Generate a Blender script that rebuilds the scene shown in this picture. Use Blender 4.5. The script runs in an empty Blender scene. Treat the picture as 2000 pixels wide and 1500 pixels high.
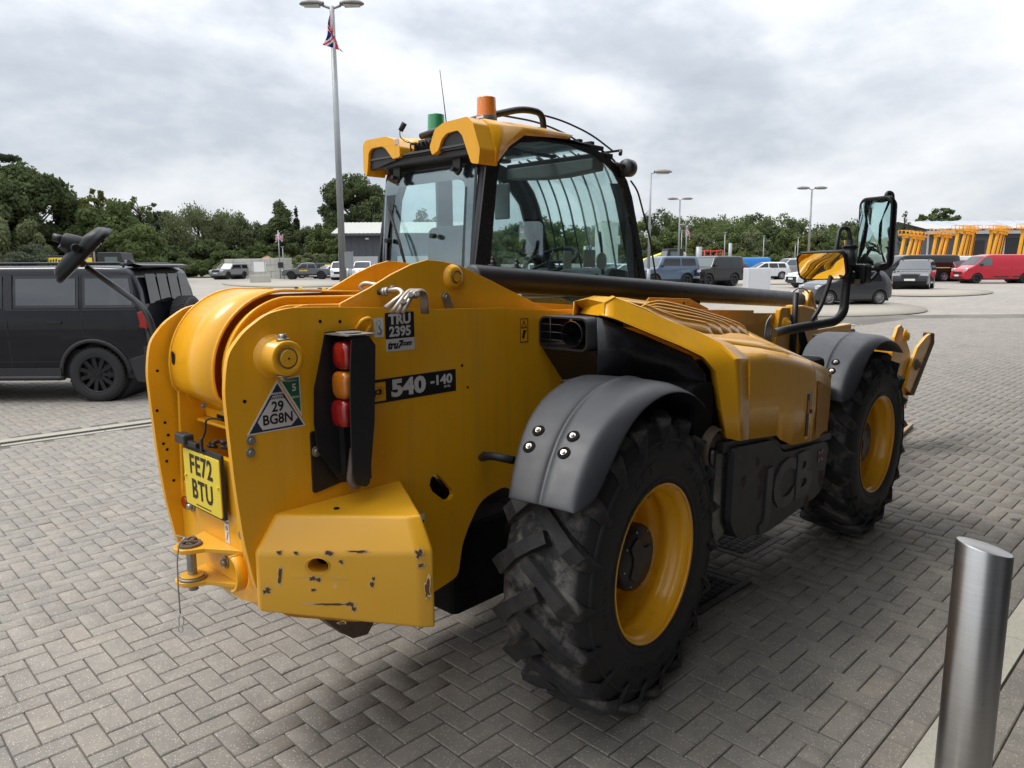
import bpy, bmesh, math, random
import numpy as np
from mathutils import Vector, Matrix, geometry
rad = math.radians
S = bpy.context.scene
COL = S.collection
random.seed(7)
RNG = np.random.default_rng(7)

# ------------------------------------------------------------------ camera
CAM = Vector((-2.4416, -2.6870, 1.8271))
YAW, PIT, ROL, FPX = 0.7570176, 0.15846753, -0.0061680, 1435.1
_cy, _sy, _cp, _sp = math.cos(YAW), math.sin(YAW), math.cos(PIT), math.sin(PIT)
FWD = Vector((_cy * _cp, _sy * _cp, -_sp))
_r = Vector((_sy, -_cy, 0)); _u = _r.cross(FWD)
_c, _s = math.cos(ROL), math.sin(ROL)
RGT = _c * _r + _s * _u
UPV = -_s * _r + _c * _u
cam = bpy.data.cameras.new('camera'); cam_o = bpy.data.objects.new('camera', cam); COL.objects.link(cam_o)
m = Matrix.Identity(4)
for i in range(3):
    m[i][0], m[i][1], m[i][2], m[i][3] = RGT[i], UPV[i], -FWD[i], CAM[i]
cam_o.matrix_world = m
cam.sensor_width = 36; cam.lens = FPX / 2000 * 36; cam.clip_start = .05; cam.clip_end = 4000
S.camera = cam_o
S.render.resolution_x, S.render.resolution_y = 1024, 768

# ------------------------------------------------------------------ sky and light
SUN_EL, SUN_AZ = rad(58), rad(128)          # azimuth of the sun measured from +X towards +Y
W = bpy.data.worlds.new('World'); S.world = W; W.use_nodes = True
nt = W.node_tree; nt.nodes.clear()
def wn(t, **k):
    n = nt.nodes.new(t)
    for a, b in k.items(): setattr(n, a, b)
    return n
out = wn('ShaderNodeOutputWorld'); bg = wn('ShaderNodeBackground'); bg.inputs['Strength'].default_value = 1.0
nt.links.new(bg.outputs[0], out.inputs[0])
sky = wn('ShaderNodeTexSky', sky_type='NISHITA', sun_disc=False)
sky.sun_elevation = SUN_EL; sky.sun_rotation = rad(90) - SUN_AZ
tc = wn('ShaderNodeTexCoord'); sx = wn('ShaderNodeSeparateXYZ'); nt.links.new(tc.outputs['Generated'], sx.inputs[0])
def wm(op, a, b=None, c=None):
    n = wn('ShaderNodeMath', operation=op)
    for i, v in enumerate((a, b, c)):
        if v is None: continue
        if isinstance(v, (int, float)): n.inputs[i].default_value = v
        else: nt.links.new(v, n.inputs[i])
    return n.outputs[0]
zc = wm('MAXIMUM', sx.outputs[2], 0.0)
den = wm('ADD', zc, 0.24)
cx = wm('DIVIDE', sx.outputs[0], den); cyy = wm('DIVIDE', sx.outputs[1], den)
cv = wn('ShaderNodeCombineXYZ'); nt.links.new(cx, cv.inputs[0]); nt.links.new(cyy, cv.inputs[1])
mp = wn('ShaderNodeMapping'); mp.inputs['Rotation'].default_value = (0, 0, 0); mp.inputs['Scale'].default_value = (1, 1, 2.2)
mp.inputs['Location'].default_value = (3.1, 1.7, 0)
nt.links.new(tc.outputs['Generated'], mp.inputs[0])
n1 = wn('ShaderNodeTexNoise'); n1.inputs['Scale'].default_value = 1.9; n1.inputs['Detail'].default_value = 7; n1.inputs['Roughness'].default_value = .52; n1.inputs['Distortion'].default_value = .35
nt.links.new(mp.outputs[0], n1.inputs['Vector'])
n2 = wn('ShaderNodeTexNoise'); n2.inputs['Scale'].default_value = 6.5; n2.inputs['Detail'].default_value = 5; n2.inputs['Roughness'].default_value = .58
nt.links.new(mp.outputs[0], n2.inputs['Vector'])
cl = wm('ADD', wm('MULTIPLY', n1.outputs[0], .70), wm('MULTIPLY', n2.outputs[0], .30))
rp = wn('ShaderNodeValToRGB'); nt.links.new(cl, rp.inputs[0])
e = rp.color_ramp.elements
e[0].position = .36; e[0].color = (.34, .365, .41, 1)
e[1].position = .62; e[1].color = (.68, .69, .705, 1)
q = e.new(.44); q.color = (.40, .43, .475, 1)
q = e.new(.52); q.color = (.54, .56, .59, 1)
# the overcast sky is brighter overhead than near the horizon
zen = wm('ADD', wm('MULTIPLY', wm('POWER', zc, 1.9), 2.6), 1.0)
sc = wn('ShaderNodeMixRGB', blend_type='MULTIPLY'); sc.inputs[0].default_value = 1
nt.links.new(rp.outputs[0], sc.inputs[1])
cz = wn('ShaderNodeCombineXYZ')
for i in range(3): nt.links.new(zen, cz.inputs[i])
nt.links.new(cz.outputs[0], sc.inputs[2])
ss = wn('ShaderNodeMixRGB', blend_type='MULTIPLY'); ss.inputs[0].default_value = 1; ss.inputs[2].default_value = (.1, .1, .1, 1)
nt.links.new(sky.outputs[0], ss.inputs[1])
mx = wn('ShaderNodeMixRGB'); mx.inputs[0].default_value = .94
nt.links.new(ss.outputs[0], mx.inputs[1]); nt.links.new(sc.outputs[0], mx.inputs[2]); nt.links.new(mx.outputs[0], bg.inputs[0])
sun = bpy.data.lights.new('sun', 'SUN'); sun.energy = 1.4; sun.angle = rad(22); sun.color = (1, .96, .9)
sun_o = bpy.data.objects.new('sun', sun); COL.objects.link(sun_o)
sd = Vector((math.cos(SUN_EL) * math.cos(SUN_AZ), math.cos(SUN_EL) * math.sin(SUN_AZ), math.sin(SUN_EL)))
sun_o.rotation_euler = sd.to_track_quat('Z', 'Y').to_euler(); sun_o.location = (0, 0, 30)
vs = S.view_settings; vs.view_transform = 'Standard'; vs.look = 'None'; vs.exposure = .55; vs.gamma = 1; vs.use_curve_mapping = False
S.cycles.max_bounces = 10; S.cycles.transparent_max_bounces = 24; S.cycles.glossy_bounces = 5; S.cycles.transmission_bounces = 8

# ------------------------------------------------------------------ terrain and pixel helpers
def terr(x, y):
    s = (x - CAM.x) * _cy + (y - CAM.y) * _sy
    def st(a, b, v): t = min(1, max(0, (v - a) / (b - a))); return t * t * (3 - 2 * t)
    return .45 * st(28, 41, s) + .15 * st(48, 64, s)
def ray(px, py): return FWD * FPX + RGT * (px - 1000) - UPV * (py - 750)
def at(px, py, depth): return CAM + ray(px, py) * (depth / FPX)
def G(px, py):
    d = ray(px, py); d = d / d.length
    t0 = 1.0; step = .25; t = t0
    while t < 400:
        p = CAM + d * t
        if p.z <= terr(p.x, p.y):
            return Vector((p.x, p.y, terr(p.x, p.y)))
        t += step
    return Vector((p.x, p.y, terr(p.x, p.y)))
def gd(px, depth, z=None):
    """ground point in image column px at a forward distance"""
    h = Vector((_cy, _sy, 0)); r = Vector((_sy, -_cy, 0))
    p = Vector((CAM.x, CAM.y, 0)) + h * depth + r * ((px - 1000) / FPX * depth)
    return Vector((p.x, p.y, terr(p.x, p.y) if z is None else z))

# ------------------------------------------------------------------ mesh helpers
def tag(o, label=None, cat=None, group=None, kind=None):
    if label: o['label'] = label
    if cat: o['category'] = cat
    if group: o['group'] = group
    if kind: o['kind'] = kind
    return o
def empty(name, loc=(0, 0, 0), rz=0, label=None, cat=None, group=None, parent=None):
    o = bpy.data.objects.new(name, None); COL.objects.link(o); o.location = loc; o.rotation_euler = (0, 0, rz); o.empty_display_size = .2
    if parent: o.parent = parent
    return tag(o, label, cat, group)
def copy_tree(o, parent=None):
    c = o.copy(); COL.objects.link(c)
    if parent is not None: c.parent = parent
    for ch in o.children: copy_tree(ch, c)
    return c
class MB:
    def __init__(s): s.v = []; s.f = []; s.sm = []
    def add(s, vs, fs, smooth=False):
        b = len(s.v); s.v += [tuple(p) for p in vs]
        for f in fs: s.f.append(tuple(i + b for i in f)); s.sm.append(smooth)
        return s
    def box(s, x0, x1, y0, y1, z0, z1):
        v = [(x, y, z) for z in (z0, z1) for y in (y0, y1) for x in (x0, x1)]
        return s.add(v, [(0, 2, 3, 1), (4, 5, 7, 6), (0, 1, 5, 4), (2, 6, 7, 3), (0, 4, 6, 2), (1, 3, 7, 5)])
    def obox(s, c, size, rot=(0, 0, 0)):
        """box of full size `size` centred at c, Euler rotation or a 3x3 matrix"""
        M = rot if isinstance(rot, Matrix) else Matrix.Rotation(rot[2], 3, 'Z') @ Matrix.Rotation(rot[1], 3, 'Y') @ Matrix.Rotation(rot[0], 3, 'X')
        c = Vector(c); v = []
        for z in (-.5, .5):
            for y in (-.5, .5):
                for x in (-.5, .5): v.append(c + M @ Vector((x * size[0], y * size[1], z * size[2])))
        return s.add(v, [(0, 2, 3, 1), (4, 5, 7, 6), (0, 1, 5, 4), (2, 6, 7, 3), (0, 4, 6, 2), (1, 3, 7, 5)])
    def cyl(s, p0, p1, r0, r1=None, n=16, caps=True):
        r1 = r0 if r1 is None else r1
        p0, p1 = Vector(p0), Vector(p1); d = (p1 - p0).normalized()
        a = d.orthogonal().normalized(); b = d.cross(a)
        v = []
        for p, r in ((p0, r0), (p1, r1)):
            for i in range(n):
                t = 2 * math.pi * i / n; v.append(p + a * (r * math.cos(t)) + b * (r * math.sin(t)))
        s.add(v, [(i, (i + 1) % n, n + (i + 1) % n, n + i) for i in range(n)], True)
        if caps: s.add(v[:n][::-1], [tuple(range(n))]); s.add(v[n:], [tuple(range(n))])
        return s
    def tube(s, pts, r, n=8, caps=True):
        """smooth bent tube; r may be a list"""
        P = [Vector(p) for p in pts]; m = len(P); rs = r if isinstance(r, (list, tuple)) else [r] * m
        T = [(P[min(i + 1, m - 1)] - P[max(i - 1, 0)]).normalized() for i in range(m)]
        a = T[0].orthogonal().normalized(); v = []
        for i in range(m):
            a = (a - T[i] * a.dot(T[i])).normalized(); b = T[i].cross(a)
            for k in range(n):
                t = 2 * math.pi * k / n; v.append(P[i] + a * (rs[i] * math.cos(t)) + b * (rs[i] * math.sin(t)))
        f = [(i * n + k, i * n + (k + 1) % n, (i + 1) * n + (k + 1) % n, (i + 1) * n + k) for i in range(m - 1) for k in range(n)]
        s.add(v, f, True)
        if caps: s.add(v[:n][::-1], [tuple(range(n))]); s.add(v[-n:], [tuple(range(n))])
        return s
    def lathe(s, prof, c, ax='y', n=48, arc=None, smooth=True):
        """prof: list of (radius, offset along the axis) turned round the axis through c"""
        c = Vector(c); v = []; a0, a1 = arc or (0, 2 * math.pi); m = n if arc is None else n + 1
        for i in range(m):
            t = a0 + (a1 - a0) * i / n; ct, st_ = math.cos(t), math.sin(t)
            for r, o in prof:
                v.append(c + (Vector((r * ct, o, r * st_)) if ax == 'y' else Vector((r * ct, r * st_, o)) if ax == 'z' else Vector((o, r * ct, r * st_))))
        k = len(prof); f = []
        for i in range(n):
            j = (i + 1) % m
            for q in range(k - 1): f.append((i * k + q, i * k + q + 1, j * k + q + 1, j * k + q))
        return s.add(v, f, smooth)
    def prism(s, pts, a, b, plane='xz', holes=(), smooth=False):
        """outline in a plane extruded from a to b along the third axis; holes allowed"""
        def P(p, o): return {'xz': (p[0], o, p[1]), 'xy': (p[0], p[1], o), 'yz': (o, p[0], p[1])}[plane]
        loops = [list(pts)] + [list(h) for h in holes]
        tri = geometry.tessellate_polygon([[Vector((p[0], p[1], 0)) for p in l] for l in loops])
        flat = [p for l in loops for p in l]; n = len(flat)
        v = [P(p, a) for p in flat] + [P(p, b) for p in flat]
        s.add(v, [tuple(t) for t in tri] + [tuple(i + n for i in t[::-1]) for t in tri])
        o = 0
        for l in loops:
            k = len(l)
            s.add([v[o + i] for i in range(k)] + [v[n + o + i] for i in range(k)], [(i, (i + 1) % k, k + (i + 1) % k, k + i) for i in range(k)], smooth)
            o += k
        return s
    def grid(s, rows, smooth=True, close=False):
        k = len(rows[0]); v = [p for r in rows for p in r]; f = []
        for i in range(len(rows) - 1):
            for j in range(k - 1 + (1 if close else 0)):
                j2 = (j + 1) % k; f.append((i * k + j, i * k + j2, (i + 1) * k + j2, (i + 1) * k + j))
        return s.add(v, f, smooth)
    def mesh(s, name, mat, fix=True):
        me = bpy.data.meshes.new(name); me.from_pydata(s.v, [], s.f)
        me.polygons.foreach_set('use_smooth', s.sm)
        if mat: me.materials.append(mat)
        if fix:
            b = bmesh.new(); b.from_mesh(me); bmesh.ops.remove_doubles(b, verts=b.verts, dist=1e-5)
            bmesh.ops.recalc_face_normals(b, faces=b.faces); b.to_mesh(me); b.free()
        if s.sharp: me.set_sharp_from_angle(angle=rad(s.sharp))
        me.update(); return me
    sharp = 0
    def build(s, name, mat, parent=None, bevel=0, seg=2, thick=0, fix=True, auto=True, **t):
        o = bpy.data.objects.new(name, s.mesh(name, mat, fix)); COL.objects.link(o)
        if parent: o.parent = parent
        if thick:
            md = o.modifiers.new('s', 'SOLIDIFY'); md.thickness = thick; md.offset = t.pop('off', 0)
        if bevel:
            md = o.modifiers.new('b', 'BEVEL'); md.width = bevel; md.segments = seg; md.limit_method = 'ANGLE'; md.angle_limit = rad(35); md.harden_normals = False
        return tag(o, **t)
def arc(cx, cy, r, a0, a1, n):
    return [(cx + r * math.cos(rad(a0 + (a1 - a0) * i / n)), cy + r * math.sin(rad(a0 + (a1 - a0) * i / n))) for i in range(n + 1)]
def rrect(x0, x1, y0, y1, r, n=4):
    return arc(x1 - r, y1 - r, r, 0, 90, n) + arc(x0 + r, y1 - r, r, 90, 180, n) + arc(x0 + r, y0 + r, r, 180, 270, n) + arc(x1 - r, y0 + r, r, 270, 360, n)
def rpoly(pts, r, n=4):
    """round the corners of an outline; r one radius or one per corner"""
    o = []; m = len(pts)
    for i in range(m):
        rr_ = r[i] if isinstance(r, (list, tuple)) else r
        p = Vector(pts[i]); a = Vector(pts[i - 1]) - p; b = Vector(pts[(i + 1) % m]) - p
        l = min(rr_, a.length * .48, b.length * .48)
        if l < 1e-6: o.append(tuple(p)); continue
        a = p + a.normalized() * l; b = p + b.normalized() * l
        for k in range(n + 1):
            t = k / n; o.append(tuple(a * (1 - t) ** 2 + p * 2 * t * (1 - t) + b * t * t))
    return o
def bend(pts, r=.05, n=6):
    """round the corners of an open 3-D path"""
    P = [Vector(p) for p in pts]; o = [P[0]]
    for i in range(1, len(P) - 1):
        a = P[i - 1] - P[i]; b = P[i + 1] - P[i]; l = min(r, a.length * .48, b.length * .48)
        a = P[i] + a.normalized() * l; b = P[i] + b.normalized() * l
        for k in range(n + 1):
            t = k / n; o.append(a * (1 - t) ** 2 + P[i] * 2 * t * (1 - t) + b * t * t)
    return o + [P[-1]]
def text_mesh(s, size, bold=0.0, shear=0, ext=.0008, sx=1.0, spacing=1.0, align='CENTER'):
    c = bpy.data.curves.new('t', 'FONT'); c.body = s; c.size = size; c.offset = bold; c.shear = shear; c.extrude = ext
    c.align_x = align; c.align_y = 'CENTER'; c.space_character = spacing; c.resolution_u = 3
    o = bpy.data.objects.new('t', c); COL.objects.link(o)
    dg = bpy.context.evaluated_depsgraph_get(); me = bpy.data.meshes.new_from_object(o.evaluated_get(dg))
    bpy.data.objects.remove(o); bpy.data.curves.remove(c)
    v = [(p.co.x * sx, p.co.y, p.co.z) for p in me.vertices]; f = [tuple(p.vertices) for p in me.polygons]
    bpy.data.meshes.remove(me); return v, f
def text(mb, s, size, origin, xa, ya, **k):
    """write s on the plane through origin with unit axes xa (reading direction) and ya (up)"""
    v, f = text_mesh(s, size, **k); O = Vector(origin); X = Vector(xa).normalized(); Y = Vector(ya).normalized(); Z = X.cross(Y)
    mb.add([O + X * a + Y * b + Z * c for a, b, c in v], f); return mb

# ------------------------------------------------------------------ materials
class NT:
    def __init__(s, name):
        s.m = bpy.data.materials.new(name); s.m.use_nodes = True; s.t = s.m.node_tree; s.t.nodes.clear()
        s.o = s.n('ShaderNodeOutputMaterial')
    def n(s, typ, ins=None, **k):
        n = s.t.nodes.new(typ)
        for a, b in k.items(): setattr(n, a, b)
        for a, b in (ins or {}).items(): s.set(n, a, b)
        return n
    def set(s, n, a, b):
        i = n.inputs[a]
        if isinstance(b, bpy.types.NodeSocket): s.t.links.new(b, i)
        elif hasattr(i.default_value, '__len__') and isinstance(b, (int, float)): i.default_value = (b, b, b, 1)[:len(i.default_value)]
        elif hasattr(i.default_value, '__len__') and len(b) == 3 and len(i.default_value) == 4: i.default_value = (*b, 1)
        else: i.default_value = b
    def math(s, op, a, b=0.0, clamp=False):
        n = s.n('ShaderNodeMath', {0: a, 1: b}, operation=op, use_clamp=clamp); return n.outputs[0]
    def noise(s, scale, detail=4, rough=.5, vec=None, dist=0):
        n = s.n('ShaderNodeTexNoise', {'Scale': scale, 'Detail': detail, 'Roughness': rough, 'Distortion': dist})
        s.t.links.new(vec or s.pos(), n.inputs['Vector']); return n.outputs[0]
    def pos(s):
        if not hasattr(s, '_p'): s._p = s.n('ShaderNodeNewGeometry').outputs['Position']
        return s._p
    def obj(s):
        return s.n('ShaderNodeTexCoord').outputs['Object']
    def ramp(s, v, stops):
        n = s.n('ShaderNodeValToRGB', {0: v}); e = n.color_ramp.elements
        while len(e) < len(stops): e.new(.5)
        for i, (p, c) in enumerate(stops): e[i].position = p; e[i].color = (*c, 1) if hasattr(c, '__len__') else (c, c, c, 1)
        return n.outputs[0]
    def mix(s, f, a, b, mode='MIX'):
        return s.n('ShaderNodeMixRGB', {0: f, 1: a, 2: b}, blend_type=mode).outputs[0]
    def bump(s, h, strength=.3, dist=.01):
        return s.n('ShaderNodeBump', {'Height': h, 'Strength': strength, 'Distance': dist}).outputs[0]
    def pbsdf(s, **k):
        names = {'color': 'Base Color', 'rough': 'Roughness', 'metal': 'Metallic', 'normal': 'Normal', 'coat': 'Coat Weight', 'coatr': 'Coat Roughness', 'spec': 'Specular IOR Level', 'trans': 'Transmission Weight', 'emit': 'Emission Color', 'es': 'Emission Strength', 'ior': 'IOR', 'alpha': 'Alpha', 'sub': 'Subsurface Weight'}
        b = s.n('ShaderNodeBsdfPrincipled', {names[a]: v for a, v in k.items()})
        return b.outputs[0]
    def out(s, sh): s.t.links.new(sh, s.o.inputs[0]); return s.m
_mc = {}
def mat(name, color, rough=.5, metal=0, coat=0, var=.12, vs=6, bump=0, bs=200, spec=.5, dirt=0, dc=(.25, .22, .18), rv=.22):
    """painted / plastic / metal surface with slight colour, gloss and dirt variation"""
    if name in _mc: return _mc[name]
    t = NT(name); P = t.obj()
    n = t.noise(vs, 5, .6, P)
    c = t.mix(n, tuple(x * (1 - var) for x in color), tuple(min(1, x * (1 + var)) for x in color))
    if dirt:
        d = t.ramp(t.noise(3.1, 7, .7, P), [(.45, 0), (.75, 1)])
        c = t.mix(t.math('MULTIPLY', d, dirt), c, dc)
    r = t.math('ADD', t.math('MULTIPLY', t.noise(vs * 3, 4, .6, P), rv), rough - rv / 2)
    k = dict(color=c, rough=r, metal=metal, coat=coat, spec=spec)
    if coat: k['coatr'] = .06
    if bump: k['normal'] = t.bump(t.noise(bs, 3, .6, P), bump, .002)
    _mc[name] = t.out(t.pbsdf(**k)); return _mc[name]
def glass_mat(name, tint, refl=1.0, dark=0):
    if name in _mc: return _mc[name]
    t = NT(name)
    tr = t.n('ShaderNodeBsdfTransparent', {'Color': tint}); gl = t.n('ShaderNodeBsdfGlossy', {'Roughness': .015, 'Color': (.95, .97, 1)})
    fr = t.n('ShaderNodeFresnel', {'IOR': 1.5})
    f = t.math('MULTIPLY', fr.outputs[0], refl, True)
    mx_ = t.n('ShaderNodeMixShader', {0: f, 1: tr.outputs[0], 2: gl.outputs[0]})
    _mc[name] = t.out(mx_.outputs[0]); return _mc[name]
# ------------------------------------------------------------------ materials of the yard
def paver_mat():
    t = NT('concrete_paver'); g = t.n('ShaderNodeNewGeometry'); P = g.outputs['Position']
    oi = t.n('ShaderNodeObjectInfo').outputs['Random']
    k = t.math('FRACT', t.math('ADD', g.outputs['Random Per Island'], oi))
    c = t.ramp(k, [(0, (.240, .215, .182)), (.35, (.262, .235, .200)), (.7, (.276, .247, .209)), (.93, (.295, .257, .211)), (1, (.325, .272, .216))])
    big = t.noise(.55, 5, .6, P)
    c = t.mix(t.ramp(big, [(.35, 0), (.7, .5)]), c, (.325, .296, .252))
    mid = t.noise(6, 6, .7, P)
    c = t.mix(t.ramp(mid, [(.35, .5), (.6, 0)]), c, (.14, .13, .118))
    dk = t.noise(1.3, 6, .72, P); c = t.mix(t.ramp(dk, [(.30, .55), (.47, 0)]), c, (.13, .12, .108))
    fine = t.noise(160, 3, .7, P)
    c = t.mix(t.ramp(fine, [(.35, .4), (.6, 0)]), c, (.12, .112, .10))
    vor = t.n('ShaderNodeTexVoronoi', {'Vector': P, 'Scale': 120, 'Randomness': 1})
    sp = t.ramp(vor.outputs['Distance'], [(.0, 1), (.2, .9), (.3, 0)])
    rn = t.n('ShaderNodeSeparateColor', {0: vor.outputs['Color']}).outputs[0]
    sp = t.math('MULTIPLY', sp, t.ramp(rn, [(.62, 0), (.66, 1)]))
    c = t.mix(t.math('MULTIPLY', sp, .8), c, (.66, .64, .58))
    # oil drips
    v2 = t.n('ShaderNodeTexVoronoi', {'Vector': P, 'Scale': 1.15, 'Randomness': 1})
    d = t.math('ADD', v2.outputs['Distance'], t.math('MULTIPLY', t.noise(30, 3, .6, P), .05))
    rn2 = t.n('ShaderNodeSeparateColor', {0: v2.outputs['Color']}).outputs[1]
    st_ = t.math('MULTIPLY', t.ramp(d, [(.055, .75), (.075, 0)]), t.ramp(rn2, [(.55, 0), (.6, 1)]))
    c = t.mix(st_, c, (.05, .047, .043))
    b = t.bump(t.math('ADD', fine, t.math('MULTIPLY', mid, .6)), .5, .003)
    r = t.math('ADD', t.math('MULTIPLY', mid, .2), .68)
    return t.out(t.pbsdf(color=c, rough=r, normal=b, spec=.35))
M_PAVER = paver_mat()
def joint_mat():
    t = NT('joint_sand'); P = t.pos()
    # light kiln-dried sand remains in the joints of the open yard, dark damp grit elsewhere
    n = t.noise(.5, 4, .6, P); f = t.ramp(n, [(.42, 0), (.58, 1)])
    c = t.mix(f, (.115, .102, .086), (.22, .195, .16))
    c = t.mix(t.noise(60, 4, .7, P), c, (.10, .09, .08))
    return t.out(t.pbsdf(color=c, rough=.95))
M_JOINT = joint_mat()
def yard_mat():
    """far paving: joints too small to tell apart, worn wheel lanes, damp patches"""
    t = NT('yard_paving'); P = t.pos()
    mp_ = t.n('ShaderNodeMapping', {'Vector': P, 'Rotation': (0, 0, rad(2.2))}, vector_type='POINT')
    br = t.n('ShaderNodeTexBrick', {'Vector': mp_.outputs[0], 'Color1': (.265, .240, .205, 1), 'Color2': (.29, .263, .225, 1), 'Mortar': (.17, .158, .14, 1), 'Scale': 5.0, 'Mortar Size': .03, 'Brick Width': 1.0, 'Row Height': .5})
    c = br.outputs[0]
    c = t.mix(t.ramp(t.noise(.12, 6, .6, P), [(.35, 0), (.7, .6)]), c, (.40, .362, .305))
    ln = t.n('ShaderNodeMapping', {'Vector': P, 'Rotation': (0, 0, rad(-38)), 'Scale': (.05, .55, 1)})
    c = t.mix(t.ramp(t.noise(1, 6, .65, ln.outputs[0]), [(.5, 0), (.68, .45)]), c, (.20, .19, .178))
    c = t.mix(t.ramp(t.noise(2.5, 5, .7, P), [(.4, .35), (.6, 0)]), c, (.17, .158, .145))
    b = t.bump(t.noise(40, 4, .7, P), .3, .004)
    return t.out(t.pbsdf(color=c, rough=.78, normal=b, spec=.3))
M_YARD = yard_mat()
def concrete_mat(name, c0, c1, scale=3):
    t = NT(name); P = t.pos()
    c = t.mix(t.noise(scale, 7, .65, P), c0, c1)
    c = t.mix(t.ramp(t.noise(90, 4, .7, P), [(.3, .5), (.55, 0)]), c, tuple(x * .6 for x in c0))
    return t.out(t.pbsdf(color=c, rough=.85, normal=t.bump(t.noise(120, 3, .7, P), .4, .003)))
M_KERB = concrete_mat('kerb_concrete', (.40, .375, .305), (.56, .535, .45))
M_PALECON = concrete_mat('pale_concrete', (.29, .265, .215), (.39, .36, .30), 1.2)
M_GREYCON = concrete_mat('grey_concrete', (.34, .33, .295), (.54, .525, .47), .8)
M_IRON = mat('cast_iron', (.045, .042, .040), .6, .6, var=.3, dirt=.5, dc=(.14, .12, .10))

# ------------------------------------------------------------------ ground, yard and paving
def H(s, l):
    p = Vector((CAM.x + _cy * s + _sy * l, CAM.y + _sy * s - _cy * l, 0)); return p
def sheet(name, zoff, srange, lrange, mat_, **t):
    mb = MB(); rows = []
    for s_ in srange:
        rows.append([(H(s_, l).x, H(s_, l).y, terr(H(s_, l).x, H(s_, l).y) + zoff) for l in lrange])
    mb.grid(rows, True); return mb.build(name, mat_, fix=False, **t)
sr = [-30, -10, 0, 5, 10, 15, 20, 24] + list(np.linspace(27, 66, 40)) + [75, 100, 150, 250, 400, 700, 1200, 2200]
lr = [-2200, -900, -400, -200, -120, -80, -50, -30, -15, 0, 15, 30, 50, 80, 120, 200, 400, 900, 2200]
t_ = NT('rough_ground'); P_ = t_.pos()
c_ = t_.mix(t_.noise(.3, 6, .6, P_), (.06, .085, .03), (.16, .15, .09))
M_FIELD = t_.out(t_.pbsdf(color=c_, rough=.95))
sheet('ground', -.09, sr, lr, M_FIELD, kind='structure')
sheet('yard', -.030, [-30, -10, 0, 5, 10, 15, 20, 24] + list(np.linspace(27, 66, 40)) + [75, 88, 100, 112], [-80, -50, -30, -15, 0, 15, 30, 50, 80, 110], M_YARD, kind='structure')
# paving of herringbone blocks laid parallel to the kerb
BA = rad(-2.0); bax = Vector((math.cos(BA), math.sin(BA), 0)); bay = Vector((-math.sin(BA), math.cos(BA), 0))
O_ = Vector((0.305, -2.043, 0))               # a point on the near edge of the kerb
def bp(u, v, z=0): p = O_ + bax * u + bay * v; return Vector((p.x, p.y, z))
def uv_of(p): d = Vector((p.x, p.y, 0)) - O_; return d.dot(bax), d.dot(bay)
# drain channel line (left)
CH0, CH1 = Vector((-.66, 6.42, 0)), Vector((.87, 6.37 - .04, 0))
chd = (Vector((.86, 6.35, 0)) - Vector((-.66, 6.45, 0))).normalized(); chn = Vector((-chd.y, chd.x, 0))
CHP = Vector((-.66, 6.44, 0))
def ch_side(p): return (Vector((p.x, p.y, 0)) - CHP).dot(chn)
def brick_mesh(name, lx, ly, mat_):
    """a block with its top edge chamfered, about 18 triangles"""
    g, b, h = .0026, .0045, .016
    x, y = lx / 2 - g, ly / 2 - g
    rings = [[(-x, -y), (x, -y), (x, y), (-x, y)]] * 2 + [[(-x + b, -y + b), (x - b, -y + b), (x - b, y - b), (-x + b, y - b)]]
    v = [(p[0], p[1], z) for r, z in zip(rings, (-h, -.004, 0)) for p in r]
    f = [(i, (i + 1) % 4, 4 + (i + 1) % 4, 4 + i) for i in range(4)] + [(4 + i, 4 + (i + 1) % 4, 8 + (i + 1) % 4, 8 + i) for i in range(4)] + [(8, 9, 10, 11)]
    return np.array(v), f
BV, BF = brick_mesh('brick', .2, .1, M_PAVER)
halves = []
bricks = []                                       # (x, y, angle, dz, tilt x, tilt y)
def frustum_ok(p, marg=130, near=1.0):
    d = Vector(p) - CAM; w = d.dot(FWD)
    if w < near: return False
    px = 1000 + FPX * d.dot(RGT) / w; py = 750 - FPX * d.dot(UPV) / w
    return -marg < px < 2000 + marg and py < 1500 + marg * 1.2
FAR = 25.0
def add_brick(u, v, vert):
    c = bp(u, v)
    if not frustum_ok((c.x, c.y, 0)): return
    bricks.append((c.x, c.y, BA + (math.pi / 2 if vert else 0), 1.0))
nu = int(FAR / .1) + 40
for i in range(-60, nu):
    for j in range(0, nu):
        k = (i - j) % 4
        if j == 0 and k == 2:
            p = bp((i + .5) * .1, .205 + .05); bricks.append((p.x, p.y, BA + math.pi / 2, .5)); continue
        if k not in (0, 3): continue
        if k == 0: u, v, vert = (i + 1) * .1, .205 + (j + .5) * .1, False
        else: u, v, vert = (i + .5) * .1, .205 + (j + 1) * .1, True
        p = bp(u, v)
        s_ = (p.x - CAM.x) * _cy + (p.y - CAM.y) * _sy
        if s_ < .3 or s_ > FAR: continue
        if ch_side(p) > -.15: 
            if s_ > 15.5: continue
            if ch_side(p) < .36: continue
        if v < .2 + .09 and vert is False and j == 0: pass
        if vert and j == 0 and False: continue
        add_brick(u, v, vert)
for r_ in range(2):                                # two stretcher courses beside the kerb
    for i in range(-10, 110):
        add_brick(i * .2 + .1 * r_ + .05, .052 + r_ * .102, False)
for r_ in range(14):                               # footway behind the kerb, laid the same way in rows
    for i in range(-20, 60):
        add_brick(i * .2 + .1 * (r_ % 2), -.13 - .052 - r_ * .101, False)
ba = np.array(bricks); dist = np.hypot(ba[:, 0] - CAM.x, ba[:, 1] - CAM.y); order = np.argsort(dist); ba = ba[order]
def visible_near(x, y):
    # under the machine the blocks are seen only between the wheels
    return not (-1.3 < x < -.4 and -.4 < y < .1)
jit = RNG.normal(0, 1, (len(ba), 5))
paving = MB()
pv = [H(s_, l) for s_, l in ((.2, -3), (.2, 3), (26, 24), (26, -24))]
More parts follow.
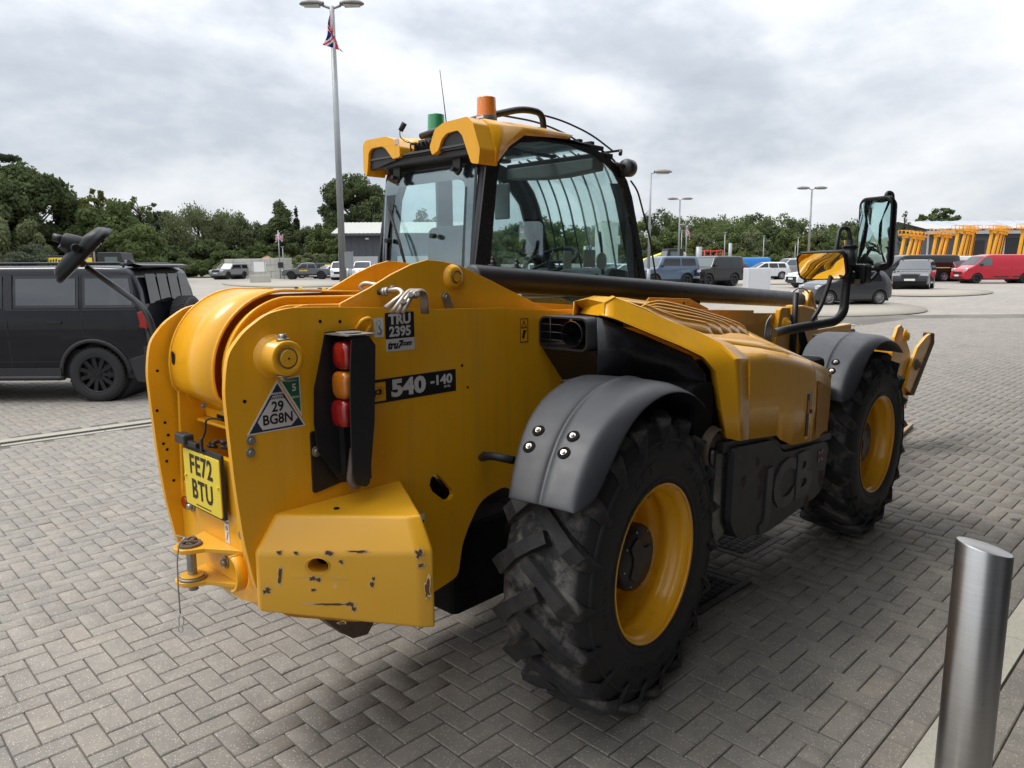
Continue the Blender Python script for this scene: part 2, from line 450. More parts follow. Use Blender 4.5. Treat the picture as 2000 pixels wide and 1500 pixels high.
rows = []
for s_ in np.linspace(-2, 27, 30):
    rows.append([(H(s_, l).x, H(s_, l).y, terr(H(s_, l).x, H(s_, l).y) - .011) for l in np.linspace(-27, 27, 28)])
paving.grid(rows)
pav_o = paving.build('paving', M_JOINT, fix=False, kind='structure', label='grey herringbone block paving with pale sand in the joints')
bm_data = bpy.data.meshes.new('brick'); bm_data.from_pydata([tuple(v) for v in BV], [], BF); bm_data.materials.append(M_PAVER); bm_data.update()
cnt = 0; rest = []
for i, (x, y, a, sc_) in enumerate(ba):
    if cnt < 300 and frustum_ok((x, y, 0), 10, 1.2) and visible_near(x, y) and sc_ == 1:
        o = bpy.data.objects.new('brick', bm_data); COL.objects.link(o); o.parent = pav_o
        o.location = (x, y, terr(x, y) + jit[i, 0] * .0008); o.rotation_euler = (jit[i, 1] * .004, jit[i, 2] * .004, a + jit[i, 3] * .004); cnt += 1
    else: rest.append(i)
V = []; nb = len(BV); rest = np.array(rest)
R_ = ba[rest]; J = jit[rest]
ca, sa = np.cos(R_[:, 2] + J[:, 3] * .004), np.sin(R_[:, 2] + J[:, 3] * .004)
Bx = BV[None, :, 0] * R_[:, 3:4]
X = Bx * ca[:, None] - BV[None, :, 1] * sa[:, None] + R_[:, 0:1]
Y = Bx * sa[:, None] + BV[None, :, 1] * ca[:, None] + R_[:, 1:2]
Zt = np.array([terr(x, y) for x, y in R_[:, :2]])
Z = BV[None, :, 2] + Zt[:, None] + J[:, 0:1] * .0008 + (BV[None, :, 0] * J[:, 1:2] + BV[None, :, 1] * J[:, 2:3]) * .006
vv = np.stack([X, Y, Z], 2).reshape(-1, 3)
F = (np.array([list(f) for f in BF])[None] + (np.arange(len(rest)) * nb)[:, None, None]).reshape(-1, 4)
me = bpy.data.meshes.new('bricks'); me.vertices.add(len(vv)); me.vertices.foreach_set('co', vv.ravel())
me.loops.add(F.size); me.loops.foreach_set('vertex_index', F.ravel().astype(np.int32)); me.polygons.add(len(F))
me.polygons.foreach_set('loop_start', (np.arange(len(F)) * 4).astype(np.int32)); me.update(calc_edges=True); me.materials.append(M_PAVER)
o = bpy.data.objects.new('bricks', me); COL.objects.link(o); o.parent = pav_o; tag(o, kind='stuff')
print('bricks', len(ba))
# kerb stones
kr = empty('kerb', (0, 0, 0), label='pale concrete kerb edging running behind the steel bollard', cat='kerb'); kr['kind'] = 'structure'
for i in range(-3, 26):
    mb = MB(); u0, u1 = i * .915 - .42, i * .915 + .915 - .426
    A_, B_ = bp(u0, 0), bp(u1, -.125)
    pts = [bp(u0, -.002), bp(u1, -.002), bp(u1, -.127), bp(u0, -.127)]
    mb.prism([(p.x, p.y) for p in pts], -.02, .006, 'xy'); mb.build('kerbstone', M_KERB, kr, bevel=.006)
# drain channel
dr = empty('drain_channel', label='long pale concrete drain channel with a dark slotted grate crossing behind the machine', cat='drain'); dr['kind'] = 'structure'
def chp(a, b, z=0): p = CHP + chd * a + chn * b; return (p.x, p.y)
for i in range(-9, 22):
    for b0, b1 in ((-.085, -.005 - .0), (.115, .27)):
        mb = MB(); mb.prism([chp(i * 1.0 + .004, b0), chp(i * 1.0 + .996, b0), chp(i * 1.0 + .996, b1), chp(i * 1.0 + .004, b1)], -.03, .003, 'xy'); mb.build('edging_slab', M_PALECON, dr, bevel=.004)
for i in range(-9, 22):
    mb = MB(); mb.prism([chp(i + .003, -.003), chp(i + .997, -.003), chp(i + .997, .015), chp(i + .003, .015)], -.03, -.001, 'xy')
    mb.prism([chp(i + .003, .095), chp(i + .997, .095), chp(i + .997, .113), chp(i + .003, .113)], -.03, -.001, 'xy')
    for k in range(33): mb.prism([chp(i + .01 + k * .03, .014), chp(i + .025 + k * .03, .014), chp(i + .025 + k * .03, .096), chp(i + .01 + k * .03, .096)], -.02, -.002, 'xy')
    mb.build('grate', M_IRON, dr)
# cast manhole covers under the machine
def manhole(cx_, cy_, w, label):
    r = empty('manhole_cover', (cx_, cy_, 0), BA, label, 'manhole cover')
    mb = MB(); mb.box(-w, w, -w, w, -.02, .004); mb.build('cover_plate', M_IRON, r, bevel=.004)
    mb = MB(); fr_ = [(-w - .05, -w - .05), (w + .05, -w - .05), (w + .05, w + .05), (-w - .05, w + .05)]; hl = [(-w - .006, -w - .006), (w + .006, -w - .006), (w + .006, w + .006), (-w - .006, w + .006)]
    mb.prism(fr_, -.02, .005, 'xy', [hl]); mb.build('cover_frame', M_IRON, r, bevel=.003)
    mb = MB(); n = int(w * 2 / .055)
    for i in range(n):
        for j in range(n):
            c_ = (-w + .03 + i * .055, -w + .03 + j * .055)
            if (i + j) % 2: 
                for q in (-.014, 0, .014): mb.box(c_[0] - .02, c_[0] + .02, c_[1] + q - .004, c_[1] + q + .004, .003, .010)
            else:
                for q in (-.014, 0, .014): mb.box(c_[0] + q - .004, c_[0] + q + .004, c_[1] - .02, c_[1] + .02, .003, .010)
    mb.build('tread_pattern', M_IRON, r)
manhole(1.18, -.62, .24, 'cast iron tread-plate manhole cover on the paving beside the rear tyre')
manhole(2.02, -.50, .20, 'cast iron manhole cover in shade under the black side tank')
# ------------------------------------------------------------------ telehandler
YEL = (.80, .375, .012)
def yellow_mat():
    t = NT('yellow_paint'); P = t.obj(); c = t.mix(t.noise(1.6, 5, .6, P), (.82, .385, .010), (.87, .425, .012))
    st_ = t.n('ShaderNodeMapping', {'Vector': P, 'Scale': (22, 22, 1.1)}); s1 = t.ramp(t.noise(1, 6, .7, st_.outputs[0]), [(.50, 0), (.74, .30)])
    c = t.mix(s1, c, (.46, .27, .06))
    film = t.ramp(t.noise(5, 7, .75, P), [(.50, 0), (.80, .16)]); c = t.mix(film, c, (.54, .38, .16))
    sc = t.n('ShaderNodeMapping', {'Vector': P, 'Scale': (9, 9, 120), 'Rotation': (.3, .5, 0)}); s2 = t.ramp(t.noise(1, 4, .8, sc.outputs[0]), [(.70, 0), (.73, .35)])
    c = t.mix(s2, c, (.60, .44, .20))
    r = t.math('ADD', t.math('ADD', .22, t.math('MULTIPLY', t.noise(7, 6, .7, P), .14)), t.math('MULTIPLY', film, .8))
    b = t.bump(t.math('ADD', t.noise(2.2, 3, .5, P), t.math('MULTIPLY', t.noise(420, 2, .5, P), .02)), .12, .02)
    return t.out(t.pbsdf(color=c, rough=r, coat=.3, coatr=.07, spec=.35, normal=b))
M_YEL = yellow_mat()
def worn_yellow():
    t = NT('worn_yellow_paint'); P = t.obj()
    c = t.mix(t.noise(2, 5, .6, P), (.77, .37, .012), (.84, .43, .02))
    # slightly duller brown tone below the crease and thin scratches
    mpp = t.n('ShaderNodeMapping', {'Vector': P, 'Scale': (3, 3, 60), 'Rotation': (0, .25, 0)})
    scr = t.ramp(t.noise(2.2, 6, .8, mpp.outputs[0]), [(.60, 0), (.66, .55)])
    c = t.mix(scr, c, (.62, .42, .14))
    z = t.n('ShaderNodeSeparateXYZ', {0: P}).outputs[2]
    lo = t.ramp(z, [(0, 1), (.9, 1), (.915, 0)])
    c = t.mix(t.math('MULTIPLY', lo, .25), c, (.55, .33, .07))
    v = t.n('ShaderNodeTexVoronoi', {'Vector': P, 'Scale': 9.5, 'Randomness': 1})
    d = t.math('ADD', v.outputs['Distance'], t.math('MULTIPLY', t.math('SUBTRACT', t.noise(34, 5, .7, P), .5), .45))
    sel = t.n('ShaderNodeSeparateColor', {0: v.outputs['Color']}).outputs[0]
    s_ = t.ramp(sel, [(.70, 0), (.72, 1)])
    chip = t.math('MULTIPLY', t.ramp(d, [(.13, 1), (.145, 0)]), s_)
    halo = t.math('MULTIPLY', t.ramp(d, [(.17, 1), (.19, 0)]), s_)
    c = t.mix(t.math('MULTIPLY', halo, .8), c, (.60, .50, .30))
    c = t.mix(chip, c, t.mix(t.noise(60, 3, .6, P), (.10, .045, .02), (.20, .12, .08)))
    r = t.math('ADD', .36, t.math('MULTIPLY', chip, .4))
    return t.out(t.pbsdf(color=c, rough=r, coat=.15, normal=t.bump(t.math('MULTIPLY', chip, -1), .5, .002)))
M_WYEL = worn_yellow()
M_BLK = mat('black_gloss_paint', (.010, .010, .011), .28, coat=.3, var=.2)
M_BLKM = mat('black_satin_paint', (.014, .014, .016), .45, var=.2, dirt=.25, dc=(.05, .045, .04))
M_PLAS = mat('black_moulded_plastic', (.026, .028, .033), .42, var=.2, dirt=.45, dc=(.062, .062, .064), bump=.25, bs=700)
M_TANK = mat('black_tank_plastic', (.022, .023, .026), .5, var=.2, dirt=.35, dc=(.05, .043, .038), bump=.3, bs=300)
M_STEEL = mat('bare_steel', (.42, .41, .39), .38, .85, var=.25, dirt=.6, dc=(.20, .15, .11))
M_RUST = mat('rusty_steel', (.16, .12, .09), .7, .3, var=.4, vs=40, dirt=.6, dc=(.09, .05, .03))
M_ZINC = mat('zinc_pipe', (.48, .42, .36), .36, .7, var=.3, vs=14, dirt=.5, dc=(.30, .20, .13))
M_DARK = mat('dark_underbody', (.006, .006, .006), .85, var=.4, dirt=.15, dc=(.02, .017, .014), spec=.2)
M_GRILLE = mat('black_mesh', (.02, .02, .02), .6, bump=.9, bs=900)
M_RUB = mat('black_rubber', (.018, .018, .019), .7)
M_HEAD = mat('grey_trim', (.16, .165, .16), .8, bump=.2)
M_SEAT = mat('seat_vinyl', (.028, .030, .033), .65); M_MIRH = mat('mirror_black_plastic', (.009, .009, .010), .42, spec=.25, bump=.2, bs=600)
M_GLASS = glass_mat('cab_glass', (.915, .99, .983), .30)
M_MIRR = mat('mirror_glass', (.80, .82, .82), .02, 1.0, var=.01)
M_WHT = mat('white_vinyl', (.72, .72, .70), .4, var=.03)
M_BLV = mat('black_vinyl', (.012, .012, .014), .4)
M_PLY = mat('yellow_plate', (.80, .60, .03), .35, var=.03, coat=.3)
M_PLW = mat('white_plate', (.75, .75, .70), .35, var=.03, coat=.3)
M_GRN = mat('green_vinyl', (.01, .14, .07), .4)
M_NAVY = mat('navy_vinyl', (.02, .03, .06), .4)
def lens(name, c, es=0.0):
    if name in _mc: return _mc[name]
    t = NT(name); P = t.obj()
    mpp = t.n('ShaderNodeMapping', {'Vector': P, 'Scale': (1, 1, 1)})
    w = t.n('ShaderNodeTexWave', {'Vector': mpp.outputs[0], 'Scale': 110.0, 'Distortion': .0})
    _mc[name] = t.out(t.pbsdf(color=c, rough=.12, coat=.8, spec=.6, normal=t.bump(w.outputs[1], .25, .002), trans=.15)); return _mc[name]
M_RED = lens('red_lens', (.32, .006, .008)); M_AMB = lens('amber_lens', (.55, .16, .008)); M_AMB2 = lens('orange_beacon_lens', (.95, .27, .01)); M_GRB = lens('green_beacon_lens', (.03, .36, .13))
def tyre_mat():
    t = NT('tyre_rubber'); P = t.obj()
    c = t.mix(t.noise(9, 6, .7, P), (.010, .010, .011), (.022, .021, .022))
    sp_ = t.n('ShaderNodeSeparateXYZ', {0: P}); r2 = t.math('SQRT', t.math('ADD', t.math('MULTIPLY', sp_.outputs[0], sp_.outputs[0]), t.math('MULTIPLY', sp_.outputs[2], sp_.outputs[2])))
    n = t.noise(7, 6, .75, P)
    band = t.ramp(r2, [(.560, 0), (.575, 1), (.594, 1), (.606, .12)])
    yy = t.math('ABSOLUTE', sp_.outputs[1]); mid = t.ramp(yy, [(.12, 1), (.20, .15)])
    dust = t.math('MULTIPLY', t.math('MULTIPLY', band, t.ramp(n, [(.42, 0), (.60, 1)])), t.math('ADD', .25, t.math('MULTIPLY', mid, .7)))
    c = t.mix(dust, c, (.17, .158, .14))
    top = t.math('MULTIPLY', t.ramp(r2, [(.635, 0), (.647, 1)]), t.ramp(t.noise(50, 5, .7, P), [(.3, .2), (.7, .8)]))
    c = t.mix(top, c, (.045, .044, .043))
    return t.out(t.pbsdf(color=c, rough=.62, spec=.4, normal=t.bump(t.noise(120, 4, .7, P), .35, .002)))
M_TYRE = tyre_mat()

T = empty('telehandler', (0, 0, 0), label='yellow telehandler with black cab frame and side engine pod, seen from behind', cat='telehandler')
YR, YL = -.47, .15
def bolt(p, d, r=.012, h=.012, parent=T, m=M_STEEL, name='bolt', washer=True):
    d = Vector(d).normalized(); p = Vector(p); mb = MB()
    if washer: mb.cyl(p, p + d * h * .3, r * 1.6, n=16)
    mb.cyl(p + d * h * .2, p + d * h, r, r * .93, n=6)
    return mb.build(name, m, parent)

# --- chassis side plates
plate_ = None
plate = [(2.2, .92), (2.2, .66), (.30, .56), (.10, .60), (-.05, .80), (-.15, .852), (-.263, .831), (-.31, .806), (-.375, .72), (-.411, .65), (-.438, .519), (-.70, .47), (-.95, .50), (-1.24, .63), (-1.297, .687), (-1.348, .77), (-1.378, .948), (-1.391, 1.09), (-1.397, 1.17), (-1.400, 1.245), (-1.404, 1.33), (-1.408, 1.44), (-1.399, 1.512), (-1.386, 1.565), (-1.333, 1.628), (-1.250, 1.681), (-1.165, 1.697), (-1.0, 1.692), (-.88, 1.685), (-.51, 1.662), (-.14, 1.652), (.46, 1.60), (.9, 1.40), (1.2, 1.1)]
plate = rpoly(plate, .03, 3)
oval = [(x, z) for x, z in [(-.575, .985), (-.585, .955), (-.57, .925), (-.505, .870), (-.475, .868), (-.458, .885), (-.462, .905), (-.52, .975), (-.545, .992)]]
mb = MB(); mb.prism(plate, YR, YR + .022, 'xz', [oval]); mb.build('right_side_plate', M_YEL, T, bevel=.003)
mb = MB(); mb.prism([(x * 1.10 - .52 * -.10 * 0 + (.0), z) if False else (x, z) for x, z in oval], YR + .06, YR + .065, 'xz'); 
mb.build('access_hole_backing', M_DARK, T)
platel = [(x, z) for x, z in plate]
mb = MB(); mb.prism(platel, YL, YL + .022, 'xz'); mb.build('left_side_plate', M_YEL, T, bevel=.003)
for (x, z) in [(-1.372, 1.45), (-1.385, 1.30), (-1.36, 1.25), (-1.372, 1.17), (-1.36, 1.145), (-1.365, 1.10), (-1.345, 1.02), (-1.352, 1.20)]:
    mb = MB(); mb.cyl((x, YL - .0012, z), (x, YL + .004, z), .0055, n=12); mb.build('bolt_hole', M_DARK, T)
for (px, py) in [(604, 625), (655, 622), (466, 758), (754, 611)]: pass
for (x, z) in [(-1.055, 1.645), (-.975, 1.64), (-1.345, 1.405), (-.395, 1.425), (-.365, 1.33)]:
    mb = MB(); mb.cyl((x, YR - .0012, z), (x, YR + .004, z), .006, n=12); mb.build('bolt_hole', M_DARK, T)
bolt((-1.333, YR, 1.275), (0, -1, 0), .010, .012); bolt((-1.337, YR, 1.235), (0, -1, 0), .010, .012)
# inner stiffener beside the left plate
mb = MB(); mb.prism([(-1.33, .98), (-1.31, 1.50), (-1.0, 1.62), (-.6, 1.60), (-.6, .98)], .112, .128, 'xz'); mb.build('inner_stiffener', M_YEL, T, bevel=.003)
# rear cross plate, with its U-shaped cut-out
rp_ = [(.15, .72), (.15, 1.02), (.13, 1.035), (.085, 1.00), (.05, 1.0), (.03, 1.04), (.03, 1.17), (-.33, 1.17), (-.36, 1.19), (-.448, 1.19), (-.448, .70), (-.30, .665), (0, .665)]
mb = MB(); mb.prism(rp_, -1.322, -1.300, 'yz'); mb.build('rear_cross_plate', M_YEL, T, bevel=.003)
mb = MB(); mb.box(-1.30, -.45, YR + .022, YL, .66, .68); mb.build('floor_plate', M_YEL, T)
mb = MB(); mb.box(-.82, -.80, YR + .023, YL, .70, 1.6); mb.build('bulkhead', M_YEL, T)
mb = MB(); mb.prism(arc(-.02 - .15, 1.24, .058, 0, 360, 28)[:-1], -.823, -.826, 'yz'); mb.build('bulkhead_port', M_WYEL, T)
mb = MB(); mb.prism([(-1.05, .52), (-.99, .45), (-.93, .40), (-.86, .39), (-.80, .46), (-.80, .52)], -.40, -.30, 'xz'); mb.build('lifting_hook', M_RUST, T, bevel=.004)

# --- boom pivot drum cover, recessed cheek and flange rings
dc = (-1.05, 1.46); R0 = .287
prof = [(-.60, 1.732), (-.90, 1.742)] + [(dc[0] + R0 * math.cos(rad(a)), dc[1] + R0 * math.sin(rad(a))) for a in range(92, 196, 6)] + [(-1.315, 1.372), (-1.235, 1.318), (-1.215, 1.285)]
mb = MB(); mb.grid([[(x, -.235, z) for x, z in prof], [(x, .118, z) for x, z in prof]]); 
mb.build('pivot_cover', M_YEL, T, thick=.006, off=-1, bevel=.0)
mb = MB(); lip = [(x + .012 * (x - dc[0]) / .29, z + .0) for x, z in prof[1:]]
mb.tube([(x, -.238, z) for x, z in prof[1:]], .006, 8); mb.tube([(x, .120, z) for x, z in prof[1:]], .005, 8); mb.build('cover_rim', M_YEL, T)
def slab_slot(y, z, r=.014): return arc(y, z + r, r * .8, 0, 180, 6) + arc(y, z - r, r * .8, 180, 360, 6)
mb = MB(); mb.prism(slab_slot(.085, 1.50), -1.3385, -1.336, 'yz'); mb.build('cover_slot', M_DARK, T)
# lower lip of the cover with two fixings and cut-outs
mb = MB(); mb.prism([(.118, 1.30), (.118, 1.335), (.07, 1.34), (.05, 1.30), (-.06, 1.30), (-.20, 1.295), (-.235, 1.33), (-.235, 1.262), (.10, 1.262)], -1.222, -1.214, 'yz'); mb.build('cover_lip', M_YEL, T, bevel=.002)
mb = MB(); mb.box(-1.26, -1.18, -.235, .10, 1.248, 1.260); mb.build('cover_tray', M_WYEL, T, bevel=.004)
for y in (.02, -.155):
    bolt((-1.262, y, 1.318), (-1, 0, .1), .009, .010)
mb = MB(); mb.prism([(-.15, 1.27), (-.15, 1.282), (.0, 1.282), (.0, 1.27)], -1.2265, -1.2235, 'yz'); mb.build('cover_slot', M_DARK, T)
def ring_profile(r, t0, t1, n=20, c=dc): return [(c[0] + r * math.cos(rad(t0 + (t1 - t0) * i / n)), c[1] + r * math.sin(rad(t0 + (t1 - t0) * i / n))) for i in range(n + 1)]
bs_ = [(2.2, 1.50), (2.2, 1.20)] + [(-.6, 1.34), (-1.0, 1.24)] + ring_profile(.262, 215, 95, 18)[0:] + [(-.6, 1.722)]
mb = MB(); mb.prism(bs_, -.262, -.250, 'xz'); mb.build('boom_side_right', M_YEL, T)
mb = MB(); mb.prism(bs_, .10, .112, 'xz'); mb.build('boom_side_left', M_YEL, T)
for r_, yy in ((.262, -.278), (.232, -.300)):
    pts = [Vector((x, yy, z)) for x, z in ring_profile(r_, 205, 96, 20)] + [Vector((-.5, yy, dc[1] + r_ - .012)), Vector((-.15, yy, dc[1] + r_ - .028))]
    mb = MB(); mb.tube(pts, .007, 8); mb.build('flange_ring', M_YEL, T)
ck = ring_profile(.262, 190, 92, 18, (-1.045, 1.44)) + [(-.2, 1.668), (-.2, 1.2), (-1.15, 1.2), (-1.28, 1.3)]
mb = MB(); mb.prism(ck, -.405, -.392, 'xz'); mb.build('pivot_cheek', M_YEL, T, bevel=.003)
mb = MB(); mb.prism([(x - .0, z - .02) for x, z in ck], -.378, -.370, 'xz'); mb.build('pivot_cheek_liner', M_YEL, T)
# pivot boss and pin
mb = MB(); mb.lathe([(.072, -.470), (.066, -.476), (.057, -.484), (.057, -.560), (.054, -.563), (.034, -.563), (.034, -.556)], (-1.235, 0, 1.541), 'y', 40); mb.build('pivot_boss', M_YEL, T)
mb = MB(); mb.cyl((-1.235, -.45, 1.541), (-1.235, -.567, 1.541), .0285, n=32); mb.build('pivot_pin', M_WYEL, T, bevel=.002)
mb = MB(); mb.cyl((-1.235, -.5665, 1.541), (-1.235, -.568, 1.541), .0035, n=10); mb.build('pin_centre', M_DARK, T)
mb = MB(); mb.lathe([(.0345, -.5625), (.0292, -.5645)], (-1.235, 0, 1.541), 'y', 30); mb.build('pin_gap', M_RUST, T)
bolt((-1.235, -.535, 1.598), (0, 0, 1), .0135, .02); bolt((-1.235, -.525, 1.484), (0, 0, -1), .0135, .02)
# lifting eye handle on the plate
h = bend([(-.915, YR - .002, 1.60), (-.900, YR - .020, 1.64), (-.865, YR - .024, 1.648), (-.852, YR - .016, 1.625), (-.892, YR - .004, 1.565)], .02)
mb = MB(); mb.tube(h, .008, 10); mb.build('lifting_eye', M_YEL, T)
# --- long extension ram lying on the boom and its lugs
lug = [(-1.0, 1.50), (-.93, 1.70), (-.86, 1.728), (-.80, 1.752), (-.70, 1.80), (-.60, 1.838), (-.52, 1.856), (-.44, 1.85), (-.36, 1.838), (-.24, 1.797), (-.02, 1.715), (.18, 1.640), (.26, 1.622), (.55, 1.615), (2.4, 1.52), (2.4, 1.42), (.3, 1.45)]
mb = MB(); mb.prism(lug, -.412, -.400 - .0, 'xz'); mb.build('ram_lug_plate', M_YEL, T, bevel=.002)
mb = MB(); mb.prism([(x + .12, z) for x, z in lug if x < 1] + [(.6, 1.45)], -.005, .008, 'xz'); mb.build('ram_lug_plate', M_YEL, T, bevel=.002)
PC = (-.385, 1.787)
inn = arc(PC[0], PC[1], .052, -30, 200, 16) + [(PC[0] - .16, 1.68), (PC[0] + .10, 1.68)]
for yy in (-.315, -.115):
    mb = MB(); mb.prism([(x + (.06 if yy > -.2 else 0) , z) for x, z in inn], yy, yy + .014, 'xz'); mb.build('ram_clevis', M_YEL, T, bevel=.002)
mb = MB(); mb.grid([[(-.56, y, 1.70), (-.50, y, 1.715), (-.44, y, 1.75), (-.43, y, 1.77)] for y in (-.30, -.06)]); mb.build('saddle', M_YEL, T, thick=.008)
mb = MB(); mb.cyl((PC[0] + .02, -.30, PC[1]), (PC[0] + .07, -.11, PC[1]), .046, n=32); mb.build('ram_bush', M_RUB, T, bevel=.004)
mb = MB(); mb.cyl((PC[0], -.395, PC[1]), (PC[0] + .09, 0.0, PC[1]), .034, n=24); mb.build('ram_tube_spacer', M_YEL, T)
mb = MB(); mb.lathe([(.052, -.412), (.050, -.420), (.042, -.424), (.040, -.432), (.026, -.432)], (PC[0], 0, PC[1]), 'y', 32); mb.build('pin_collar', M_YEL, T)
mb = MB(); mb.cyl((PC[0], -.42, PC[1]), (PC[0], -.438, PC[1]), .022, n=24); mb.build('ram_pin', M_WYEL, T, bevel=.002)
mb = MB(); mb.prism(arc(0, 0, .026, 20, 250, 12) + arc(0, 0, .022, 250, 20, 12), -.4405, -.436, 'xz'); o = mb.build('pin_keeper', M_RUST, T); o.location = (PC[0], 0, PC[1])
def ram_p(t): return Vector((.00 + t * 3.70, -.19, 1.772 - t * .235))
rp0, rp1 = ram_p(-.02), ram_p(1.0)
mb = MB(); d_ = (rp1 - rp0).normalized()
prof = [(0, 0), (.052, 0), (.063, .012), (.063, (rp1 - rp0).length * .5), (.063, (rp1 - rp0).length - .01), (.058, (rp1 - rp0).length), (0, (rp1 - rp0).length)]
a_ = d_.orthogonal().normalized(); b_ = d_.cross(a_)
mb.grid([[rp0 + d_ * q + (a_ * math.cos(2 * math.pi * k / 40) + b_ * math.sin(2 * math.pi * k / 40)) * r for r, q in prof] for k in range(41)]); mb.build('extension_ram', M_BLKM, T)
mb = MB(); mb.cyl(rp1 - d_ * .03, rp1 + d_ * .25, .030, n=20); mb.build('ram_rod', M_STEEL, T)
mb = MB(); mb.tube(bend([rp1 + Vector((-.16, 0, .065)), rp1 + Vector((-.03, -.02, .11)), rp1 + Vector((.08, -.06, .06)), rp1 + Vector((.14, -.10, -.08))], .08), .007, 8); mb.build('ram_hose', M_STEEL, T)
mb = MB(); mb.cyl(ram_p(.24) + Vector((0, 0, .062)), ram_p(.24) + Vector((0, 0, .070)), .012, n=12); mb.cyl(ram_p(.48) + Vector((0, -.063, 0.01)), ram_p(.48) + Vector((0, -.068, .01)), .007, n=8); mb.build('ram_fittings', M_RUB, T)
for i in range(2):
    c_ = ram_p(.02 + .045 * i) + Vector((.02, .02, .062)); mb = MB(); mb.cyl(c_, c_ + Vector((0, 0, .03)), .013, n=6); mb.cyl(c_ + Vector((0, 0, .03)), c_ + Vector((0, 0, .045)), .009, n=12); mb.cyl(c_, c_ + Vector((0, 0, .008)), .024, n=12); mb.build('port_fitting', M_BLKM, T)
# boom body lying between the plates, sloping down to the front
def slab(name, x0, x1, z0a, z1a, z0b, z1b, y0, y1, m_, **k):
    mb = MB(); v = [(x0, y0, z0a), (x0, y1, z0a), (x0, y1, z1a), (x0, y0, z1a), (x1, y0, z0b), (x1, y1, z0b), (x1, y1, z1b), (x1, y0, z1b)]
    mb.add(v, [(0, 1, 2, 3), (7, 6, 5, 4), (0, 4, 5, 1), (1, 5, 6, 2), (2, 6, 7, 3), (3, 7, 4, 0)]); return mb.build(name, m_, T, **k)
slab('boom_outer', -.6, 2.95, 1.28, 1.66, 1.02, 1.46, -.245, .09, M_YEL, bevel=.012)
slab('boom_inner', 2.95, 4.9, 1.04, 1.42, .82, 1.20, -.215, .06, M_YEL, bevel=.012)
slab('boom_head', 4.85, 5.35, .30, 1.18, .30, .95, -.19, .04, M_YEL, bevel=.02)
mb = MB(); mb.prism([(1.10, 1.60), (1.17, 1.648), (1.62, 1.625), (1.86, 1.555), (1.86, 1.50), (1.10, 1.52)], -.36, -.352, 'xz'); mb.build('guide_plate', M_YEL, T, bevel=.002)
mb = MB(); mb.cyl((1.55, -.362, 1.60), (1.55, -.358, 1.60), .008, n=10); mb.build('bolt_hole', M_DARK, T)
mb = MB(); mb.prism([(1.80, 1.53), (2.86, 1.475), (3.0, 1.47), (3.0, 1.05), (1.80, 1.2)], -.345, -.33, 'xz'); mb.build('boom_wear_cheek', M_YEL, T, bevel=.003)
mb = MB(); mb.box(1.95, 2.0, -.22, -.16, 1.48, 1.62); mb.build('hose_clamp_post', M_DARK, T)
mb = MB(); mb.prism([(2.82, 1.20), (2.90, 1.50), (2.93, 1.515), (3.07, 1.51), (3.09, 1.48), (3.10, 1.05), (2.82, 1.05)], -.385, -.345, 'xz'); mb.build('boom_nose_bracket', M_YEL, T, bevel=.008)
mb = MB(); mb.lathe([(.055, -.385), (.052, -.405), (.034, -.408), (.030, -.425), (0, -.427)], (2.98, 0, 1.385), 'y', 28); mb.build('nose_pin', M_YEL, T)
mb = MB(); mb.prism([(3.16, 1.52), (3.24, 1.52), (3.46, 1.49), (3.52, 1.46), (3.55, 1.40), (3.60, .95), (3.16, .95)], -.42, -.30, 'xz'); mb.build('boom_section_end', M_YEL, T, bevel=.014)
mb = MB(); mb.prism([(3.72, 1.52), (3.78, 1.62), (3.84, 1.60), (3.90, 1.50), (3.92, 1.2), (3.70, 1.2)], -.26, -.20, 'xz'); mb.build('ram_end_lug', M_YEL, T, bevel=.01)
mb = MB(); mb.box(3.7, 4.5, -.36, -.28, .95, 1.30); mb.build('inner_boom_cheek', M_YEL, T, bevel=.01)
mb = MB(); mb.cyl((3.13, -.40, 1.0), (3.13, -.40, 1.62), .022, n=16); mb.cyl((3.13, -.36, .95), (3.13, -.36, 1.45), .03, n=16); mb.build('hose_guide_pipe', M_BLKM, T)
mb = MB(); 
for k in range(5): mb.tube(bend([(2.70 + .02 * k, -.36, 1.18), (2.66 + .015 * k, -.375 - .006 * k, 1.30), (2.70 + .012 * k, -.37, 1.42), (2.8, -.36, 1.46)], .05), .008, 6)
mb.build('hose_bundle', M_STEEL, T)
mb = MB()
for k in range(5): mb.tube([(3.18 + .03 * k, -.43, 1.05), (3.19 + .03 * k, -.44, 1.2), (3.15 + .02 * k, -.43, 1.32)], .009, 6)
mb.box(3.12, 3.24, -.45, -.42, 1.10, 1.14); mb.build('valve_block', M_DARK, T)
